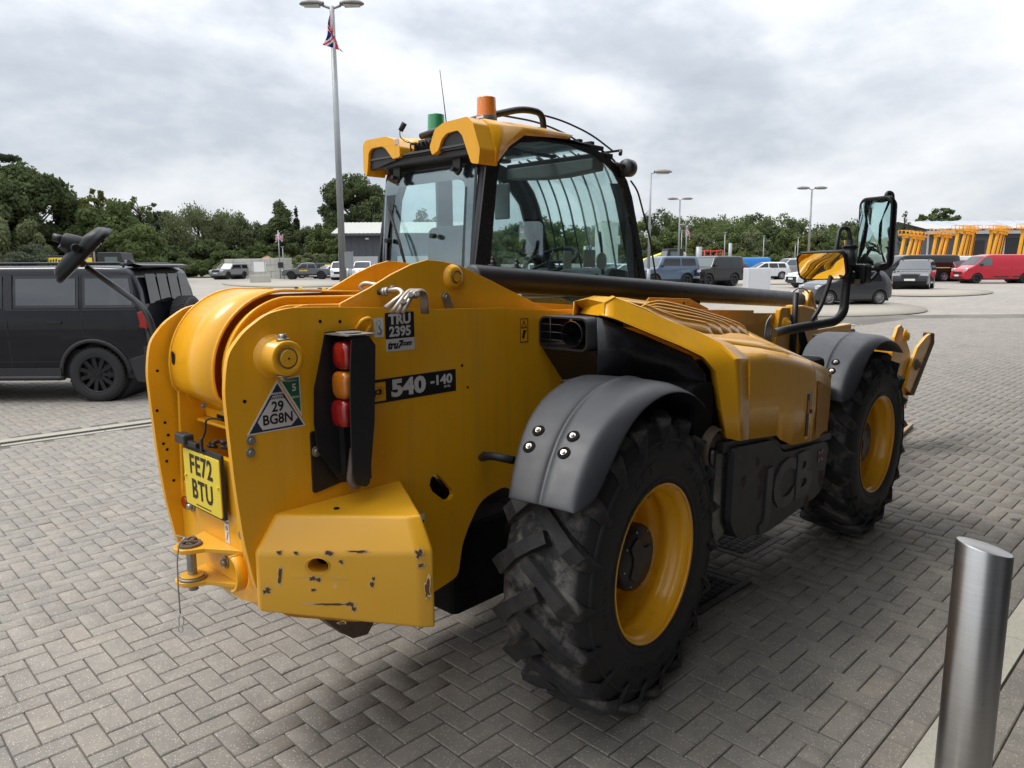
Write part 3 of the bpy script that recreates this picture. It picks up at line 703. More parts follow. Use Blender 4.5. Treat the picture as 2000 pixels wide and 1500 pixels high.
# carriage with two hooked arms beyond the front wheels
for yy in (-.52, .30):
    mb = MB(); mb.prism([(5.30, .55), (5.20, .98), (5.24, 1.13), (5.32, 1.22), (5.42, 1.24), (5.50, 1.20), (5.56, 1.12), (5.78, .95), (5.92, .62), (5.80, .35)], yy, yy + .03, 'xz'); mb.build('carriage_cheek', M_YEL, T, bevel=.004)
    mb = MB(); mb.prism([(5.60, .60), (5.72, .80), (5.92, .98), (6.22, 1.07), (6.36, 1.09), (6.40, 1.00), (5.78, .52)], yy - .035, yy - .003, 'xz'); mb.build('carriage_hook', M_YEL, T, bevel=.005)
    mb = MB(); mb.prism([(5.72, .50), (5.78, .52), (6.40, 1.0), (6.37, 1.10), (6.46, 1.09), (6.49, .97), (5.88, .48)], yy - .05, yy + .05, 'xz'); mb.build('hook_wear_edge', M_RUST, T, bevel=.015)
    for c_, r_ in (((5.42, 1.13), .07), ((5.90, .80), .058)):
        mb = MB(); mb.lathe([(r_, yy - .036), (r_, yy - .05), (r_ * .6, yy - .052), (r_ * .55, yy - .075), (0, yy - .075)], (c_[0], 0, c_[1]), 'y', 26); mb.build('carriage_pin', M_YEL if c_[1] > 1 else M_RUST, T)
mb = MB(); mb.box(5.3, 5.4, -.5, .3, .4, 1.0); mb.build('carriage_frame', M_YEL, T, bevel=.01)
for yy in (-.40, .28):
    mb = MB(); mb.box(5.5, 5.56, yy, yy + .12, .06, .75); mb.box(5.5, 6.05, yy, yy + .12, .05, .09); mb.build('fork', M_BLKM, T, bevel=.008)
# --- hydraulic pipes where the boom hinges
def pipe(name, pts, r, m_=M_ZINC, b=.03): 
    mb = MB(); mb.tube(bend(pts, b), r, 12); return mb.build(name, m_, T)
pipe('hydraulic_pipe', [at(720, 577, 2.86), at(702, 560, 2.86), at(712, 553, 2.85), at(745, 558, 2.83), at(772, 563, 2.80)], .009)
pipe('hydraulic_hose', [at(724, 580, 2.8), at(722, 575, 2.8), at(735, 571, 2.78), at(748, 570, 2.75)], .012, M_RUB)
pipe('hydraulic_pipe', [at(742, 570, 2.76), at(780, 565, 2.72), at(788, 575, 2.70), at(752, 602, 2.66)], .0095)
for k in range(3):
    pipe('hydraulic_pipe', [at(764 + k * 11, 612, 2.63 - k * .01), at(785 + k * 9, 584 - k * 2, 2.63 - k * .01), at(800 + k * 9, 565, 2.68), at(822 + k * 5, 572, 2.75), at(826 + k * 4, 612, 2.78)], .008, b=.04)
for q in (at(752, 570, 2.75), at(757, 569, 2.745)):
    mb = MB(); d_ = (at(780, 565, 2.72) - at(742, 570, 2.76)).normalized(); mb.cyl(q - d_ * .010, q + d_ * .004, .0165, n=6); mb.build('pipe_nut', M_STEEL, T)
mb = MB(); q = at(742, 559, 2.83); mb.cyl(q, q + Vector((.02, -.015, 0)), .014, n=6); mb.build('pipe_nut', M_STEEL, T)
for (a, b) in ((786, 594), (800, 581), (812, 579)):
    q = at(a, b, 2.62); mb = MB(); mb.cyl(q, q + Vector((-.01, -.02, .012)), .010, n=6); mb.build('pipe_nut', M_STEEL, T)
mb = MB(); mb.prism([(-.43, 1.655), (-.455, 1.705), (-.44, 1.725), (-.415, 1.71), (-.395, 1.66)], -.425, -.417, 'xz'); mb.build('pipe_bracket', M_STEEL, T); bolt((-.435, -.425, 1.707), (0, -1, 0), .010, .010)

# --- number plate, lamp, camera and wiring
np_ = empty('number_plate', (0, 0, 0), parent=T)
del np_
mb = MB(); mb.prism(rrect(-.278, .022, .957, 1.192, .008), -1.350, -1.338, 'yz'); hold = mb.build('plate_holder', M_RUB, T, bevel=.002)
mb = MB(); mb.prism(rrect(-.272, .016, .965, 1.175, .010), -1.3555, -1.3505, 'yz'); npl = mb.build('number_plate', M_PLY, T, bevel=.001)
XA, YA = (0, -1, 0), (0, 0, 1)
mb = MB(); text(mb, 'FE72', .100, (-1.3562, -.128, 1.122), XA, YA, sx=.86, bold=.0022, spacing=1.12); text(mb, 'BTU', .100, (-1.3562, -.128, 1.030), XA, YA, sx=.86, bold=.0022, spacing=1.12); mb.build('registration', M_BLV, npl, fix=False)
mb = MB(); mb.box(-1.3565, -1.3558, -.19, -.07, .974, .978); mb.build('plate_small_print', M_BLV, npl)
for y, z in ((.001, 1.075), (-.258, 1.075)):
    mb = MB(); mb.cyl((-1.3555, y, z), (-1.361, y, z), .006, n=12); mb.build('plate_screw', M_PLY, npl)
mb = MB(); mb.box(-1.375, -1.335, -.045, .035, 1.195, 1.232); mb.build('plate_lamp', M_PLAS, T, bevel=.006)
mb = MB(); mb.box(-1.365, -1.345, -.12, -.05, 1.193, 1.212); mb.box(-1.36, -1.35, -.155, -.14, 1.185, 1.235); mb.build('lamp_bracket', M_BLKM, T, bevel=.003)
mb = MB(); mb.tube(bend([(-1.34, -.10, 1.20), (-1.33, -.13, 1.25), (-1.33, -.14, 1.30), (-1.30, -.16, 1.30), (-1.28, -.18, 1.29)], .02), .004, 6)
rs = random.Random(3)
for k in range(7):
    pts = [(-1.30 + rs.uniform(-.03, .02), -.16 - k * .025 + rs.uniform(-.03, .03), 1.20 + rs.uniform(-.01, .03)) for _ in range(4)]
    mb.tube(bend(pts, .02), .006, 6)
mb.build('wiring_loom', M_RUB, T)
mb = MB(); mb.box(-1.30, -1.26, -.30, -.24, 1.235, 1.30); mb.cyl((-1.30, -.27, 1.27), (-1.312, -.27, 1.27), .018, n=16); mb.build('reversing_camera', M_PLAS, T, bevel=.008)
mb = MB(); mb.cyl((-1.322, .112, .935), (-1.330, .112, .935), .026, .024, n=28); mb.build('red_reflector', M_RED, T, bevel=.003)
for y, z, r_ in ((.045, .935, .013), (-.375, .930, .017)):
    bolt((-1.322, y, z), (-1, 0, 0), r_, .022)
mb = MB(); mb.prism([(-.215, .86), (-.215, .955), (-.248, .955), (-.248, .86)], -1.3235, -1.3225, 'yz'); dcl = mb.build('warning_decal', M_WHT, T)
mb = MB()
for k in range(4): mb.box(-1.3242, -1.3238, -.245 + k * .0075, -.241 + k * .0075, .932, .940)
mb.prism(arc(-.231, .915, .008, 0, 360, 12)[:-1], -1.3242, -1.3238, 'yz', [arc(-.231, .915, .005, 0, 360, 12)[:-1]]); mb.prism([(-.224, .87), (-.240, .905), (-.243, .903), (-.228, .868)], -1.3242, -1.3238, 'yz'); mb.build('decal_print', M_BLV, dcl)
# tow hitch
ht = lambda w, x1: [(-1.322, -.05), (x1 + .05, -.075)] + arc(x1 + .055, -.165, .062, 100, 250, 10) + [(-1.40, -.235), (-1.322, -.36)]
mb = MB(); mb.prism([(-1.322, -.04), (-1.40, -.08)] + arc(-1.415, -.145, .060, 110, 240, 12) + [(-1.40, -.215), (-1.345, -.30), (-1.322, -.34)], .842, .858, 'xy'); mb.build('hitch_top_tongue', M_WYEL, T, bevel=.004)
mb = MB(); mb.prism([(-1.322, -.04), (-1.40, -.07)] + arc(-1.415, -.135, .060, 110, 240, 12) + [(-1.40, -.205), (-1.345, -.30), (-1.322, -.34)], .718, .734, 'xy'); mb.build('hitch_bottom_tongue', M_WYEL, T, bevel=.004)
mb = MB(); mb.prism([(-.06, .735), (-.06, .842), (-.33, .842)] + arc(-.335, .79, .052, 90, -90, 10) + [(-.33, .735)], -1.334, -1.322, 'yz'); mb.build('hitch_back_plate', M_YEL, T, bevel=.004)
c_ = [(-1.335, y, z) for y, z in [(-.30, .852)] + arc(-.325, .788, .064, 80, 0, 8) + arc(-.325, .788, .064, 0, -80, 8)]
mb = MB(); mb.grid([[(x, -.325 - (y + .325) * 1.0, z) for x, y, z in c_], [(-1.372, -.325 - (y + .325), z) for x, y, z in c_]]); mb.build('hitch_web', M_YEL, T, thick=.010)
mb = MB(); mb.cyl((-1.42, -.145, .690), (-1.42, -.145, .865), .0165, n=20); mb.cyl((-1.42, -.145, .735), (-1.42, -.145, .744), .048, n=28); mb.build('hitch_pin', M_STEEL, T, bevel=.002)
mb = MB(); mb.cyl((-1.42, -.145, .744), (-1.42, -.145, .750), .040, n=28); mb.build('hitch_collar', M_WYEL, T, bevel=.002)
mb = MB(); mb.cyl((-1.42, -.145, .858), (-1.42, -.145, .868), .042, .038, n=24); mb.tube([(-1.42 + .022 * math.cos(a), -.145 + .022 * math.sin(a), .874 + .006 * math.sin(2 * a)) for a in np.linspace(0, 5.8, 18)], .005, 6); mb.build('hitch_pin_head', M_RUST, T)
bolt((-1.334, -.232, .792), (-1, 0, 0), .014, .018)
lan = [(-1.43, -.135, .88), (-1.455, -.115, .895)] + [at(a, b, 2.36) for a, b in ((362, 1050), (350, 1062), (346, 1090), (347, 1120), (348, 1150), (351, 1185), (352, 1197))]
mb = MB(); mb.tube(bend(lan, .02), .0028, 6)
lo = [at(a, b, 2.36) for a, b in ((352, 1197), (349, 1210), (351, 1224), (357, 1222), (360, 1212), (353, 1197))]; mb.tube(bend(lo, .008), .0015, 5)
lo = [at(353 + 4.5 * math.cos(a), 1229 + 6 * math.sin(a), 2.36) for a in np.linspace(0, 6.2, 14)]; mb.tube(lo, .0014, 5); mb.build('pin_lanyard', M_STEEL, T)

# --- rear counterweight block
def ringz(z, pts): return [(x, y, z) for x, y in pts]
top = [(-1.262, YR), (-1.270, -.49), (-.985, -.832), (-.945, -.852), (-.735, YR)]
mid = [(-1.345, YR), (-1.352, -.495), (-.992, -.888), (-.945, -.912), (-.675, YR)]
low = mid
rows = [ringz(1.012, top), ringz(.900, mid), [(x, y, z) for (x, y), z in zip(low, (.70, .695, .640, .63, .60))]]
cwv = [p for r in rows for p in r]
f = [(i * 5 + j, i * 5 + j + 1, (i + 1) * 5 + j + 1, (i + 1) * 5 + j) for i in range(2) for j in range(4)] + [(0, 1, 2, 3, 4), (10, 11, 12, 13, 14), (0, 5, 10, 14, 9, 4)]
mb = MB(); mb.add(cwv, f); 
cw = mb.build('counterweight', M_WYEL, T)
ctr_ = Vector((mid[1][0] * .625 + mid[2][0] * .375, mid[1][1] * .625 + mid[2][1] * .375, .858)); tn_ = Vector((mid[2][0] - mid[1][0], mid[2][1] - mid[1][1], 0)).normalized(); nr_ = Vector((tn_.y, -tn_.x, 0))
mb = MB(); k24 = [(math.cos(2 * math.pi * i / 28), math.sin(2 * math.pi * i / 28)) for i in range(28)]
mb.grid([[ctr_ + nr_ * o_ + tn_ * (.038 * c + (.02 if o_ < 0 else 0)) + Vector((0, 0, .027 * s)) for c, s in k24] for o_ in (.05, -.11)], True, True); mb.add([ctr_ + nr_ * .05 + tn_ * (.038 * c) + Vector((0, 0, .027 * s)) for c, s in k24], [tuple(range(28))]); mb.add([ctr_ - nr_ * .11 + tn_ * (.038 * c + .02) + Vector((0, 0, .027 * s)) for c, s in k24], [tuple(range(28))])
cut = mb.build('cutter', None)
md = cw.modifiers.new('b', 'BEVEL'); md.width = .034; md.segments = 5; md.limit_method = 'ANGLE'; md.angle_limit = rad(18); md.use_clamp_overlap = True
md = cw.modifiers.new('hole', 'BOOLEAN'); md.operation = 'DIFFERENCE'; md.object = cut; md.solver = 'EXACT'
dg = bpy.context.evaluated_depsgraph_get(); me2 = bpy.data.meshes.new_from_object(cw.evaluated_get(dg)); cw.modifiers.clear(); cw.data = me2; bpy.data.objects.remove(cut)
me2.shade_smooth(); me2.set_sharp_from_angle(angle=rad(40))
tan_ = Vector((mid[2][0] - mid[1][0], mid[2][1] - mid[1][1], 0)).normalized(); nrm = Vector((tan_.y, -tan_.x, 0))
hc = Vector((*mid[1], 0)).lerp(Vector((*mid[2], 0)), .375) + Vector((0, 0, .858)) + nrm * .001
mb = MB(); P0 = []
for i in range(28):
    a = 2 * math.pi * i / 28; P0.append((math.cos(a), math.sin(a)))
ro = [hc + tan_ * (.036 * c) + Vector((0, 0, .026 * s)) for c, s in P0]; ri = [hc - nrm * .0 + tan_ * (.034 * c) + Vector((0, 0, .024 * s)) + nrm * .0012 for c, s in P0]
mb.add([q - nrm * .075 for q in ri], [tuple(range(28))]); hole = mb.build('lifting_hole', M_DARK, cw)
mb = MB(); mb.grid([[hc + tan_ * (r * c * 1.42) + Vector((0, 0, r * s)) + nrm * (.0005 + h_) for c, s in P0 + P0[:1]] for r, h_ in ((.0300, 0), (.0290, .0012), (.0275, .0006))]); mb.build('hole_rim', M_WYEL, cw)
M_CHIP = mat('bare_brown_chip', (.12, .062, .030), .9, var=.5, vs=40, spec=.05); M_PRIM = mat('pale_primer', (.55, .42, .22), .8, var=.3, vs=40)
rs = random.Random(11)
def cwp(px, py):
    d_ = ray(px, py); P0_ = Vector((*mid[1], .858)); tt = (P0_ - CAM).dot(nrm) / d_.dot(nrm); return CAM + d_ * tt
for px, py, w_, h_, ang_ in ((545, 1079, 4, 4, 0), (577, 1079, 5, 3, .3), (644, 1080, 6, 5, .2), (700, 1077, 16, 2, 0), (666, 1097, 5, 4, 0), (612, 1130, 7, 4, .2), (622, 1133, 5, 4, 0), (819, 1082, 7, 7, .6), (822, 1104, 6, 4, 0), (834, 1152, 5, 18, 0), (522, 1154, 6, 7, .4), (547, 1124, 3, 13, .1), (685, 1180, 7, 4, .2), (692, 1189, 5, 5, .7), (650, 1180, 30, 2, -.02), (600, 1178, 26, 1.2, .03), (612, 1152, 4, 4, 0), (728, 1141, 4, 6, 0), (730, 1130, 3, 3, 0), (668, 1216, 6, 2, 0), (600, 1127, 24, 1.0, -.05), (660, 1131, 24, .8, .02)):
    c0_ = cwp(px, py); ex = (cwp(px + 1, py) - c0_); ey = (cwp(px, py + 1) - c0_); n_ = 15
    jt = [1 + rs.uniform(-.5, .5) for _ in range(n_)]
    for m_, k_, nm, of in ((M_PRIM, 1.35, 'primer_edge', .0008), (M_CHIP, 1.0, 'paint_chip', .0014)):
        if m_ is M_CHIP and h_ < 1.5: continue
        if h_ < 1.5: k_ = 1.0
        pts = []
        for i in range(n_):
            a = 2 * math.pi * i / n_; u_, v_ = w_ * k_ * jt[i] * math.cos(a), h_ * k_ * jt[i] * math.sin(a)
            u_, v_ = u_ * math.cos(ang_) - v_ * math.sin(ang_), u_ * math.sin(ang_) + v_ * math.cos(ang_)
            pts.append(c0_ + ex * u_ + ey * v_ + nrm * of)
        mb = MB(); mb.add(pts, [tuple(range(n_))]); mb.build(nm, m_, cw)
mb = MB(); mb.cyl((-1.10, -.59, 1.0125), (-1.10, -.59, 1.016), .010, n=12); mb.build('bolt_hole', M_DARK, cw)

# --- rear lamp cluster in its guard
M_LG = M_BLKM
mb = MB(); mb.prism(rpoly([(-1.118, 1.268), (-1.02, 1.268), (-.95, 1.25), (-.95, 1.07), (-1.118, 1.045)], .014), YR - .008, YR - .0005, 'xz'); mb.build('lamp_mount_plate', M_LG, T, bevel=.001)
bolt((-1.098, YR - .008, 1.195), (0, -1, 0), .012, .010, m=M_ZINC)
fl = [(-1.055, 1.610), (-1.085, 1.50), (-1.108, 1.42), (-1.115, 1.30), (-1.105, 1.20), (-1.06, 1.13), (-1.02, 1.07), (-.96, 1.06), (-.93, 1.30), (-.93, 1.612)]
mb = MB(); mb.prism(fl, -.500, -.496, 'xz'); mb.build('lamp_guard_inner', M_LG, T)
fl2 = [(-1.038, 1.590), (-1.046, 1.50), (-1.052, 1.38), (-1.055, 1.25), (-1.055, 1.13), (-1.04, 1.09), (-1.0, 1.075), (-.985, 1.085), (-.955, 1.30), (-.940, 1.565), (-.965, 1.598)]
mb = MB(); mb.prism(fl2, -.628, -.622, 'xz'); mb.build('lamp_guard_outer', M_LG, T, bevel=.002)
mb = MB(); mb.box(-.985, -.975, -.625, -.500, 1.10, 1.60); mb.build('lamp_back_panel', M_LG, T)
mb = MB(); mb.box(-1.02, -.985, -.535, -.505, 1.10, 1.28); mb.build('lamp_cable_duct', M_LG, T)
mb = MB(); mb.prism(rpoly([(-1.062, -.500), (-1.052, -.628), (-.94, -.634), (-.93, -.500)], .012), 1.602, 1.606, 'xy'); mb.build('lamp_guard_lid', M_STEEL, T)
mb = MB(); mb.prism([(.0 + -1.005 + .045 * math.cos(a), -.562 + .040 * math.sin(a)) for a in np.linspace(0, 2 * math.pi, 28)[:-1]], 1.607, 1.611, 'xy'); mb.build('guard_disc', M_STEEL, T)
for (z, m_, nm) in ((1.532, M_RED, 'brake_lens'), (1.430, M_AMB, 'indicator_lens'), (1.333, M_RED, 'tail_lens')):
    mb = MB(); rows = []
    for s_, o_ in ((1, 0), (1, .030), (.97, .036), (.90, .040), (.65, .043), (.35, .0445), (0.01, .045)):
        rows.append([(-.990 - o_ * 1.35 - (1.532 - z) * .08, -.563 + (y) * s_, z + zz * s_) for y, zz in rrect(-.046, .046, -.048, .048, .031, 6)])
    mb.grid(rows, True, close=True); mb.build(nm, m_, T)
mb = MB(); mb.tube(bend([(-.99, -.60, 1.10), (-1.03, -.60, 1.075), (-1.04, -.59, 1.10), (-1.0, -.56, 1.2)], .02), .014, 8); mb.build('lamp_cable', M_RUST, T)
# --- decals on the right plate
def decal(name, x0, x1, z0, z1, m_, y=YR, lift=.0012, r=.004, parent=T):
    mb = MB(); mb.prism(rrect(x0, x1, z0, z1, r, 3), y - lift, y - lift + .0011, 'xz'); return mb.build(name, m_, parent)
XR, ZR = (1, 0, 0), (0, 0, 1)
def dtext(s, size, x, z, m_, parent, y=YR - .0016, **k):
    mb = MB(); text(mb, s, size, (x, y, z), XR, ZR, ext=.0003, **k); return mb.build('lettering', m_, parent, fix=False)
M_GW = mat('printed_grey_white', (.62, .61, .60), .45, var=.03)
d = decal('fleet_number_decal', -.780, -.643, 1.562, 1.660, M_BLV); dtext('TRU', .052, -.711, 1.633, M_GW, d, bold=.0022, sx=1.05); dtext('2395', .052, -.711, 1.587, M_GW, d, bold=.0018, sx=1.0)
d2 = decal('web_address_decal', -.778, -.643, 1.514, 1.561, M_GW); dtext('tru7', .040, -.740, 1.537, M_BLV, d2, bold=.0018, shear=.35, sx=.95); dtext('.com', .026, -.685, 1.541, M_BLV, d2, bold=.0012, shear=.35)
d = decal('hook_symbol_decal', -.830, -.788, 1.572, 1.643, M_WHT)
mb = MB(); hk = [(-.809 + .009 * math.cos(a), YR - .0018, 1.594 + .010 * math.sin(a)) for a in np.linspace(-2.9, 1.2, 14)] + [(-.809, YR - .0018, 1.612)]; mb.tube(hk, [.0008 + .0012 * min(1, i / 5) for i in range(len(hk))], 5); mb.tube([(-.809 + .010 * math.cos(a), YR - .0016, 1.624 + .010 * math.sin(a)) for a in np.linspace(0, 6.28, 18)], .0005, 4); mb.build('hook_print', M_BLV, d)
d = decal('model_decal', -.872, -.432, 1.325, 1.415, M_BLV, r=.001)
d3 = decal('logo_panel', -.862, -.788, 1.333, 1.404, M_YEL, lift=.0017, r=.001, parent=d)
mb = MB(); mb.prism([(-.853, 1.387), (-.806, 1.387), (-.797, 1.377), (-.798, 1.357), (-.838, 1.344), (-.843, 1.346)], YR - .0022, YR - .0018, 'xz'); lp = mb.build('logo_outline', M_BLV, d)
mb = MB(); mb.prism([(-.850, 1.3855), (-.807, 1.3855), (-.7985, 1.3765), (-.7995, 1.358), (-.838, 1.3458), (-.842, 1.3475)], YR - .0025, YR - .0020, 'xz'); mb.build('logo_field', M_YEL, d)
mb = MB(); text(mb, 'JCB', .027, (-.823, YR - .0028, 1.3675), (1, 0, .08), (0, 0, 1), bold=.0016, sx=.86, spacing=.92, ext=.0003); mb.build('lettering', M_BLV, d, fix=False)
dtext('540', .086, -.678, 1.370, M_GW, d, bold=.0042, sx=1.30, spacing=1.0); dtext('-140', .052, -.510, 1.378, M_GW, d, bold=.002, sx=1.22); dtext('Hi Viz', .014, -.480, 1.349, M_GW, d, bold=.0003)
# triangular registration sticker and the green emission label
tri = rpoly([(-1.228, 1.462), (-1.345, 1.292), (-1.130, 1.292)], .006)
mb = MB(); mb.prism(tri, YR - .0012, YR - .0001, 'xz'); d = mb.build('registration_sticker', M_WHT, T)
tri2 = [(-1.2285, 1.450), (-1.336, 1.296), (-1.139, 1.296)]
mb = MB(); mb.prism(tri2, YR - .0017, YR - .0008, 'xz'); mb.build('sticker_border', M_NAVY, d)
tri3 = [(-1.2290, 1.410), (-1.247, 1.410), (-1.306, 1.330), (-1.290, 1.302), (-1.185, 1.302), (-1.160, 1.325), (-1.213, 1.410)]
mb = MB(); mb.prism(tri3, YR - .0022, YR - .0012, 'xz'); mb.build('sticker_field', M_GW, d)
for s_, sz, x, z in (('29', .048, -1.232, 1.372), ('BG8N', .047, -1.233, 1.331)): dtext(s_, sz, x, z, M_BLV, d, y=YR - .0026, bold=.0012, sx=.92)
dtext('WARNING', .010, -1.2295, 1.4165, M_GW, d, y=YR - .0026, bold=.0003); dtext('DATATAG', .011, -1.230, 1.402, M_BLV, d, y=YR - .0026, bold=.0003)
mb = MB(); mb.prism([(-1.222, 1.462), (-1.145, 1.468), (-1.143, 1.325)], YR - .0013, YR - .0002, 'xz'); d = mb.build('emissions_sticker', M_WHT, T)
mb = MB(); mb.prism([(-1.215, 1.458), (-1.149, 1.463), (-1.147, 1.342)], YR - .0019, YR - .0008, 'xz'); mb.build('sticker_field', M_GRN, d)
dtext('A2C1A', .010, -1.166, 1.396, M_GW, d, y=YR - .0024, bold=.0003); dtext('5', .034, -1.168, 1.428, M_GW, d, y=YR - .0024, bold=.001); dtext('EMISSIONS', .009, -1.178, 1.453, M_GW, d, y=YR - .0024)
d = decal('warning_decal', -.043, .010, 1.492, 1.598, M_YEL, r=.001)
mb = MB(); mb.prism([(-.0435, 1.4915), (.0105, 1.4915), (.0105, 1.5985), (-.0435, 1.5985)], YR - .0018, YR - .0012, 'xz', [[(-.040, 1.495), (.007, 1.495), (.007, 1.595), (-.040, 1.595)]])
mb.prism([(-.036, 1.555), (.003, 1.555), (-.0165, 1.590)], YR - .0018, YR - .0012, 'xz', [[(-.029, 1.559), (-.004, 1.559), (-.0165, 1.581)]]); mb.prism([(-.03, 1.51), (-.015, 1.51), (-.008, 1.535), (.002, 1.545), (-.02, 1.545)], YR - .0018, YR - .0012, 'xz'); mb.build('decal_print', M_BLV, d)
d = decal('capacity_decal', -.640, -.615, .80, .845, M_WHT, r=.001)
mb = MB(); mb.box(-.637, -.618, YR - .0018, YR - .0012, .805, .82); mb.build('decal_print', M_BLV, d)
# --- axles, belly, frame
for x in (0, 2.75):
    mb = MB(); mb.cyl((x, -.9, .63), (x, .9, .63), .10, n=20); mb.lathe([(.02, -.25), (.17, -.2), (.21, -.05), (.2, .05), (.12, .2), (.05, .25)], (x, -.12, .58), 'y', 24); mb.build('axle', M_DARK, T)
mb = MB(); mb.box(.2, 2.4, YR - .0 + .03, YL - .01, .33, .62); mb.box(-.42, .4, -.42, .12, .30, .72); mb.box(-.12, .25, -.70, -.49, .50, .80); mb.build('belly', M_DARK, T, bevel=.03)
mb = MB(); mb.box(.55, 2.1, .20, 1.12, .52, 1.2); mb.build('cab_base', M_BLKM, T, bevel=.03)
mb = MB(); mb.box(.42, .62, -1.08, -.50, .55, 1.3); mb.build('engine_bay_wall', M_DARK, T, bevel=.02)
mb = MB(); mb.box(.70, 2.05, -1.05, -.49, .58, 1.28); mb.build('engine_block', M_DARK, T, bevel=.03)
mb = MB(); mb.lathe([(.10, -1.12), (.115, -1.08), (.12, -.95), (.02, -.93)], (.60, 0, .98), 'y', 24); mb.prism([(.50, .86), (.53, 1.06), (.72, 1.05), (.75, .84), (.65, .78)], -1.09, -.96, 'xz'); mb.build('muddy_step_bracket', M_RUST, T, bevel=.01)
mb = MB(); mb.tube(bend([(-.33, -.70, 1.05), (-.37, -.60, 1.06), (-.37, -.55, 1.04), (-.30, -.50, 1.03)], .03), .017, 10); mb.build('grab_stub', M_BLKM, T)

# --- wheels
def wheel(x, side, steer, rot=0.0):
    """side -1: right-hand wheel. Everything is modelled about the hub with y pointing outward."""
    w = empty('wheel', (x + (.010 if side < 0 else 0), side * .98, .63), parent=T)
    w.rotation_euler = (0, 0, steer); w.scale = (1, 1, 1)
    k = side
    prof = [(.3245, .168), (.334, .182), (.39, .196), (.44, .198), (.50, .190), (.545, .176), (.572, .155), (.586, .10), (.588, 0), (.586, -.10), (.572, -.155), (.545, -.176), (.50, -.190), (.40, -.197), (.335, -.184), (.305, -.165)]
    mb = MB(); mb.lathe([(r, o * k) for r, o in prof], (0, 0, 0), 'y', 72)
    mb.lathe([(.340, .1845 * k), (.347, .1915 * k), (.355, .1925 * k), (.361, .1885 * k)], (0, 0, 0), 'y', 72)
    mb.lathe([(.500, .1890 * k), (.506, .1960 * k), (.512, .1950 * k), (.518, .1850 * k)], (0, 0, 0), 'y', 72)
    tb = mb
    NL = 19
    for s_ in (1, -1):
        for i in range(NL):
            a0 = 2 * math.pi * (i + (.5 if s_ < 0 else 0)) / NL + rot
            rows = []
            path = [(-.035, -.015), (.020, .040), (.085, .115), (.135, .19), (.170, .245), (.188, .272), (.196, .292)]
            for q, (yy, da) in enumerate(path):
                base = np.interp(abs(yy), [0, .09, .145, .170, .188, .196], [.584, .583, .574, .552, .51, .48])
                topr = np.interp(abs(yy), [0, .09, .145, .170, .188, .196], [.628, .627, .621, .598, .545, .492])
                if q == len(path) - 1: topr = base + .004
                hw = .025 + .007 * (q > 2); ang = a0 + da * (1 if True else 1)
                # direction along the lug in (y, arc) space gives the sideways vector
                y0, d0 = path[max(q - 1, 0)]; y1, d1 = path[min(q + 1, len(path) - 1)]
                ty, ta = (y1 - y0), (d1 - d0) * .63; L = math.hypot(ty, ta); ny, na = -ta / L, ty / L
                out_ = abs(yy) > .18
                def P(rr, off):
                    y_ = yy + ny * off * (.35 if out_ else 1); an = ang + na * off / .63
                    return (rr * math.cos(an), s_ * y_ * 1.0, rr * math.sin(an))
                if yy < .165: ring = [P(base - .01, -hw * 1.25), P(topr, -hw), P(topr, hw), P(base - .01, hw * 1.25)]
                else:
                    yo = .006 if q < len(path) - 1 else .001
                    ring = [P(base - .01, -hw * 1.2), P(topr, -hw), P(topr, hw), P(base - .01, hw * 1.2)]
                    ring = [(p[0], p[1] + s_ * (yo if j in (1, 2) else -.004), p[2]) for j, p in enumerate(ring)]
                rows.append(ring)
            b0 = len(tb.v)
            v = [p for r in rows for p in r]; n_ = len(rows)
            fs = [(a * 4 + j, a * 4 + j + 1, (a + 1) * 4 + j + 1, (a + 1) * 4 + j) for a in range(n_ - 1) for j in range(3)] + [(0, 1, 2, 3), tuple(reversed([(n_ - 1) * 4 + j for j in range(4)]))]
            tb.add(v, fs)
    for ch, sz, a0, step in (('IMPLEMENT', .050, 62, -6.4), ('BKT', .06, 118, -7.5), ('15.5/80-24', .022, 196, -2.7), ('IMPLEMENT', .050, -78, -6.4)):
        for i, c_ in enumerate(ch):
            a = rad(a0 + step * i) + rot * 0; r_ = .425
            X = Vector((math.sin(a), 0, -math.cos(a))) if k < 0 else Vector((-math.sin(a), 0, math.cos(a)))
            Y = Vector((math.cos(a), 0, math.sin(a)))
            text(tb, c_, sz, (r_ * math.cos(a), k * .1975, r_ * math.sin(a)), X, Y, ext=.0022, bold=.0008)
    o = tb.build('tyre', M_TYRE, w, fix=False)
    rim = [(.322, .184), (.329, .188), (.3315, .181), (.328, .173), (.318, .168), (.306, .164), (.300, .140), (.296, .105), (.288, .098), (.284, .065), (.292, .055), (.292, .025), (.280, .015), (.268, -.010), (.262, -.05), (.262, -.12)]
    mb = MB(); mb.lathe([(r, o_ * k) for r, o_ in rim], (0, 0, 0), 'y', 72); mb.build('rim', M_YEL, w)
    mb = MB(); mb.lathe([(.285, -.05 * k), (.25, -.055 * k), (.22, -.04 * k), (.17, -.02 * k), (.13, -.02 * k)], (0, 0, 0), 'y', 60); mb.build('wheel_disc', M_YEL, w)
    hub = [(.142, -.04), (.142, .075), (.138, .090), (.128, .098), (.0, .100)]
    mb = MB(); mb.lathe([(r, o_ * k) for r, o_ in hub], (0, 0, 0), 'y', 44); hb = mb.build('hub', M_BLK if False else M_BLKM, w)
    st = []
    for i in range(36):
        a = 2 * math.pi * i / 36; r_ = .075 + .022 * math.copysign(min(1, abs(math.cos(3 * a)) * 2.2), math.cos(3 * a)); st.append((r_ * math.cos(a), r_ * math.sin(a)))
    mb = MB(); mb.prism(st, (.0995) * k, .108 * k, 'xz'); mb.build('hub_cap', M_BLKM, hb, bevel=.004)
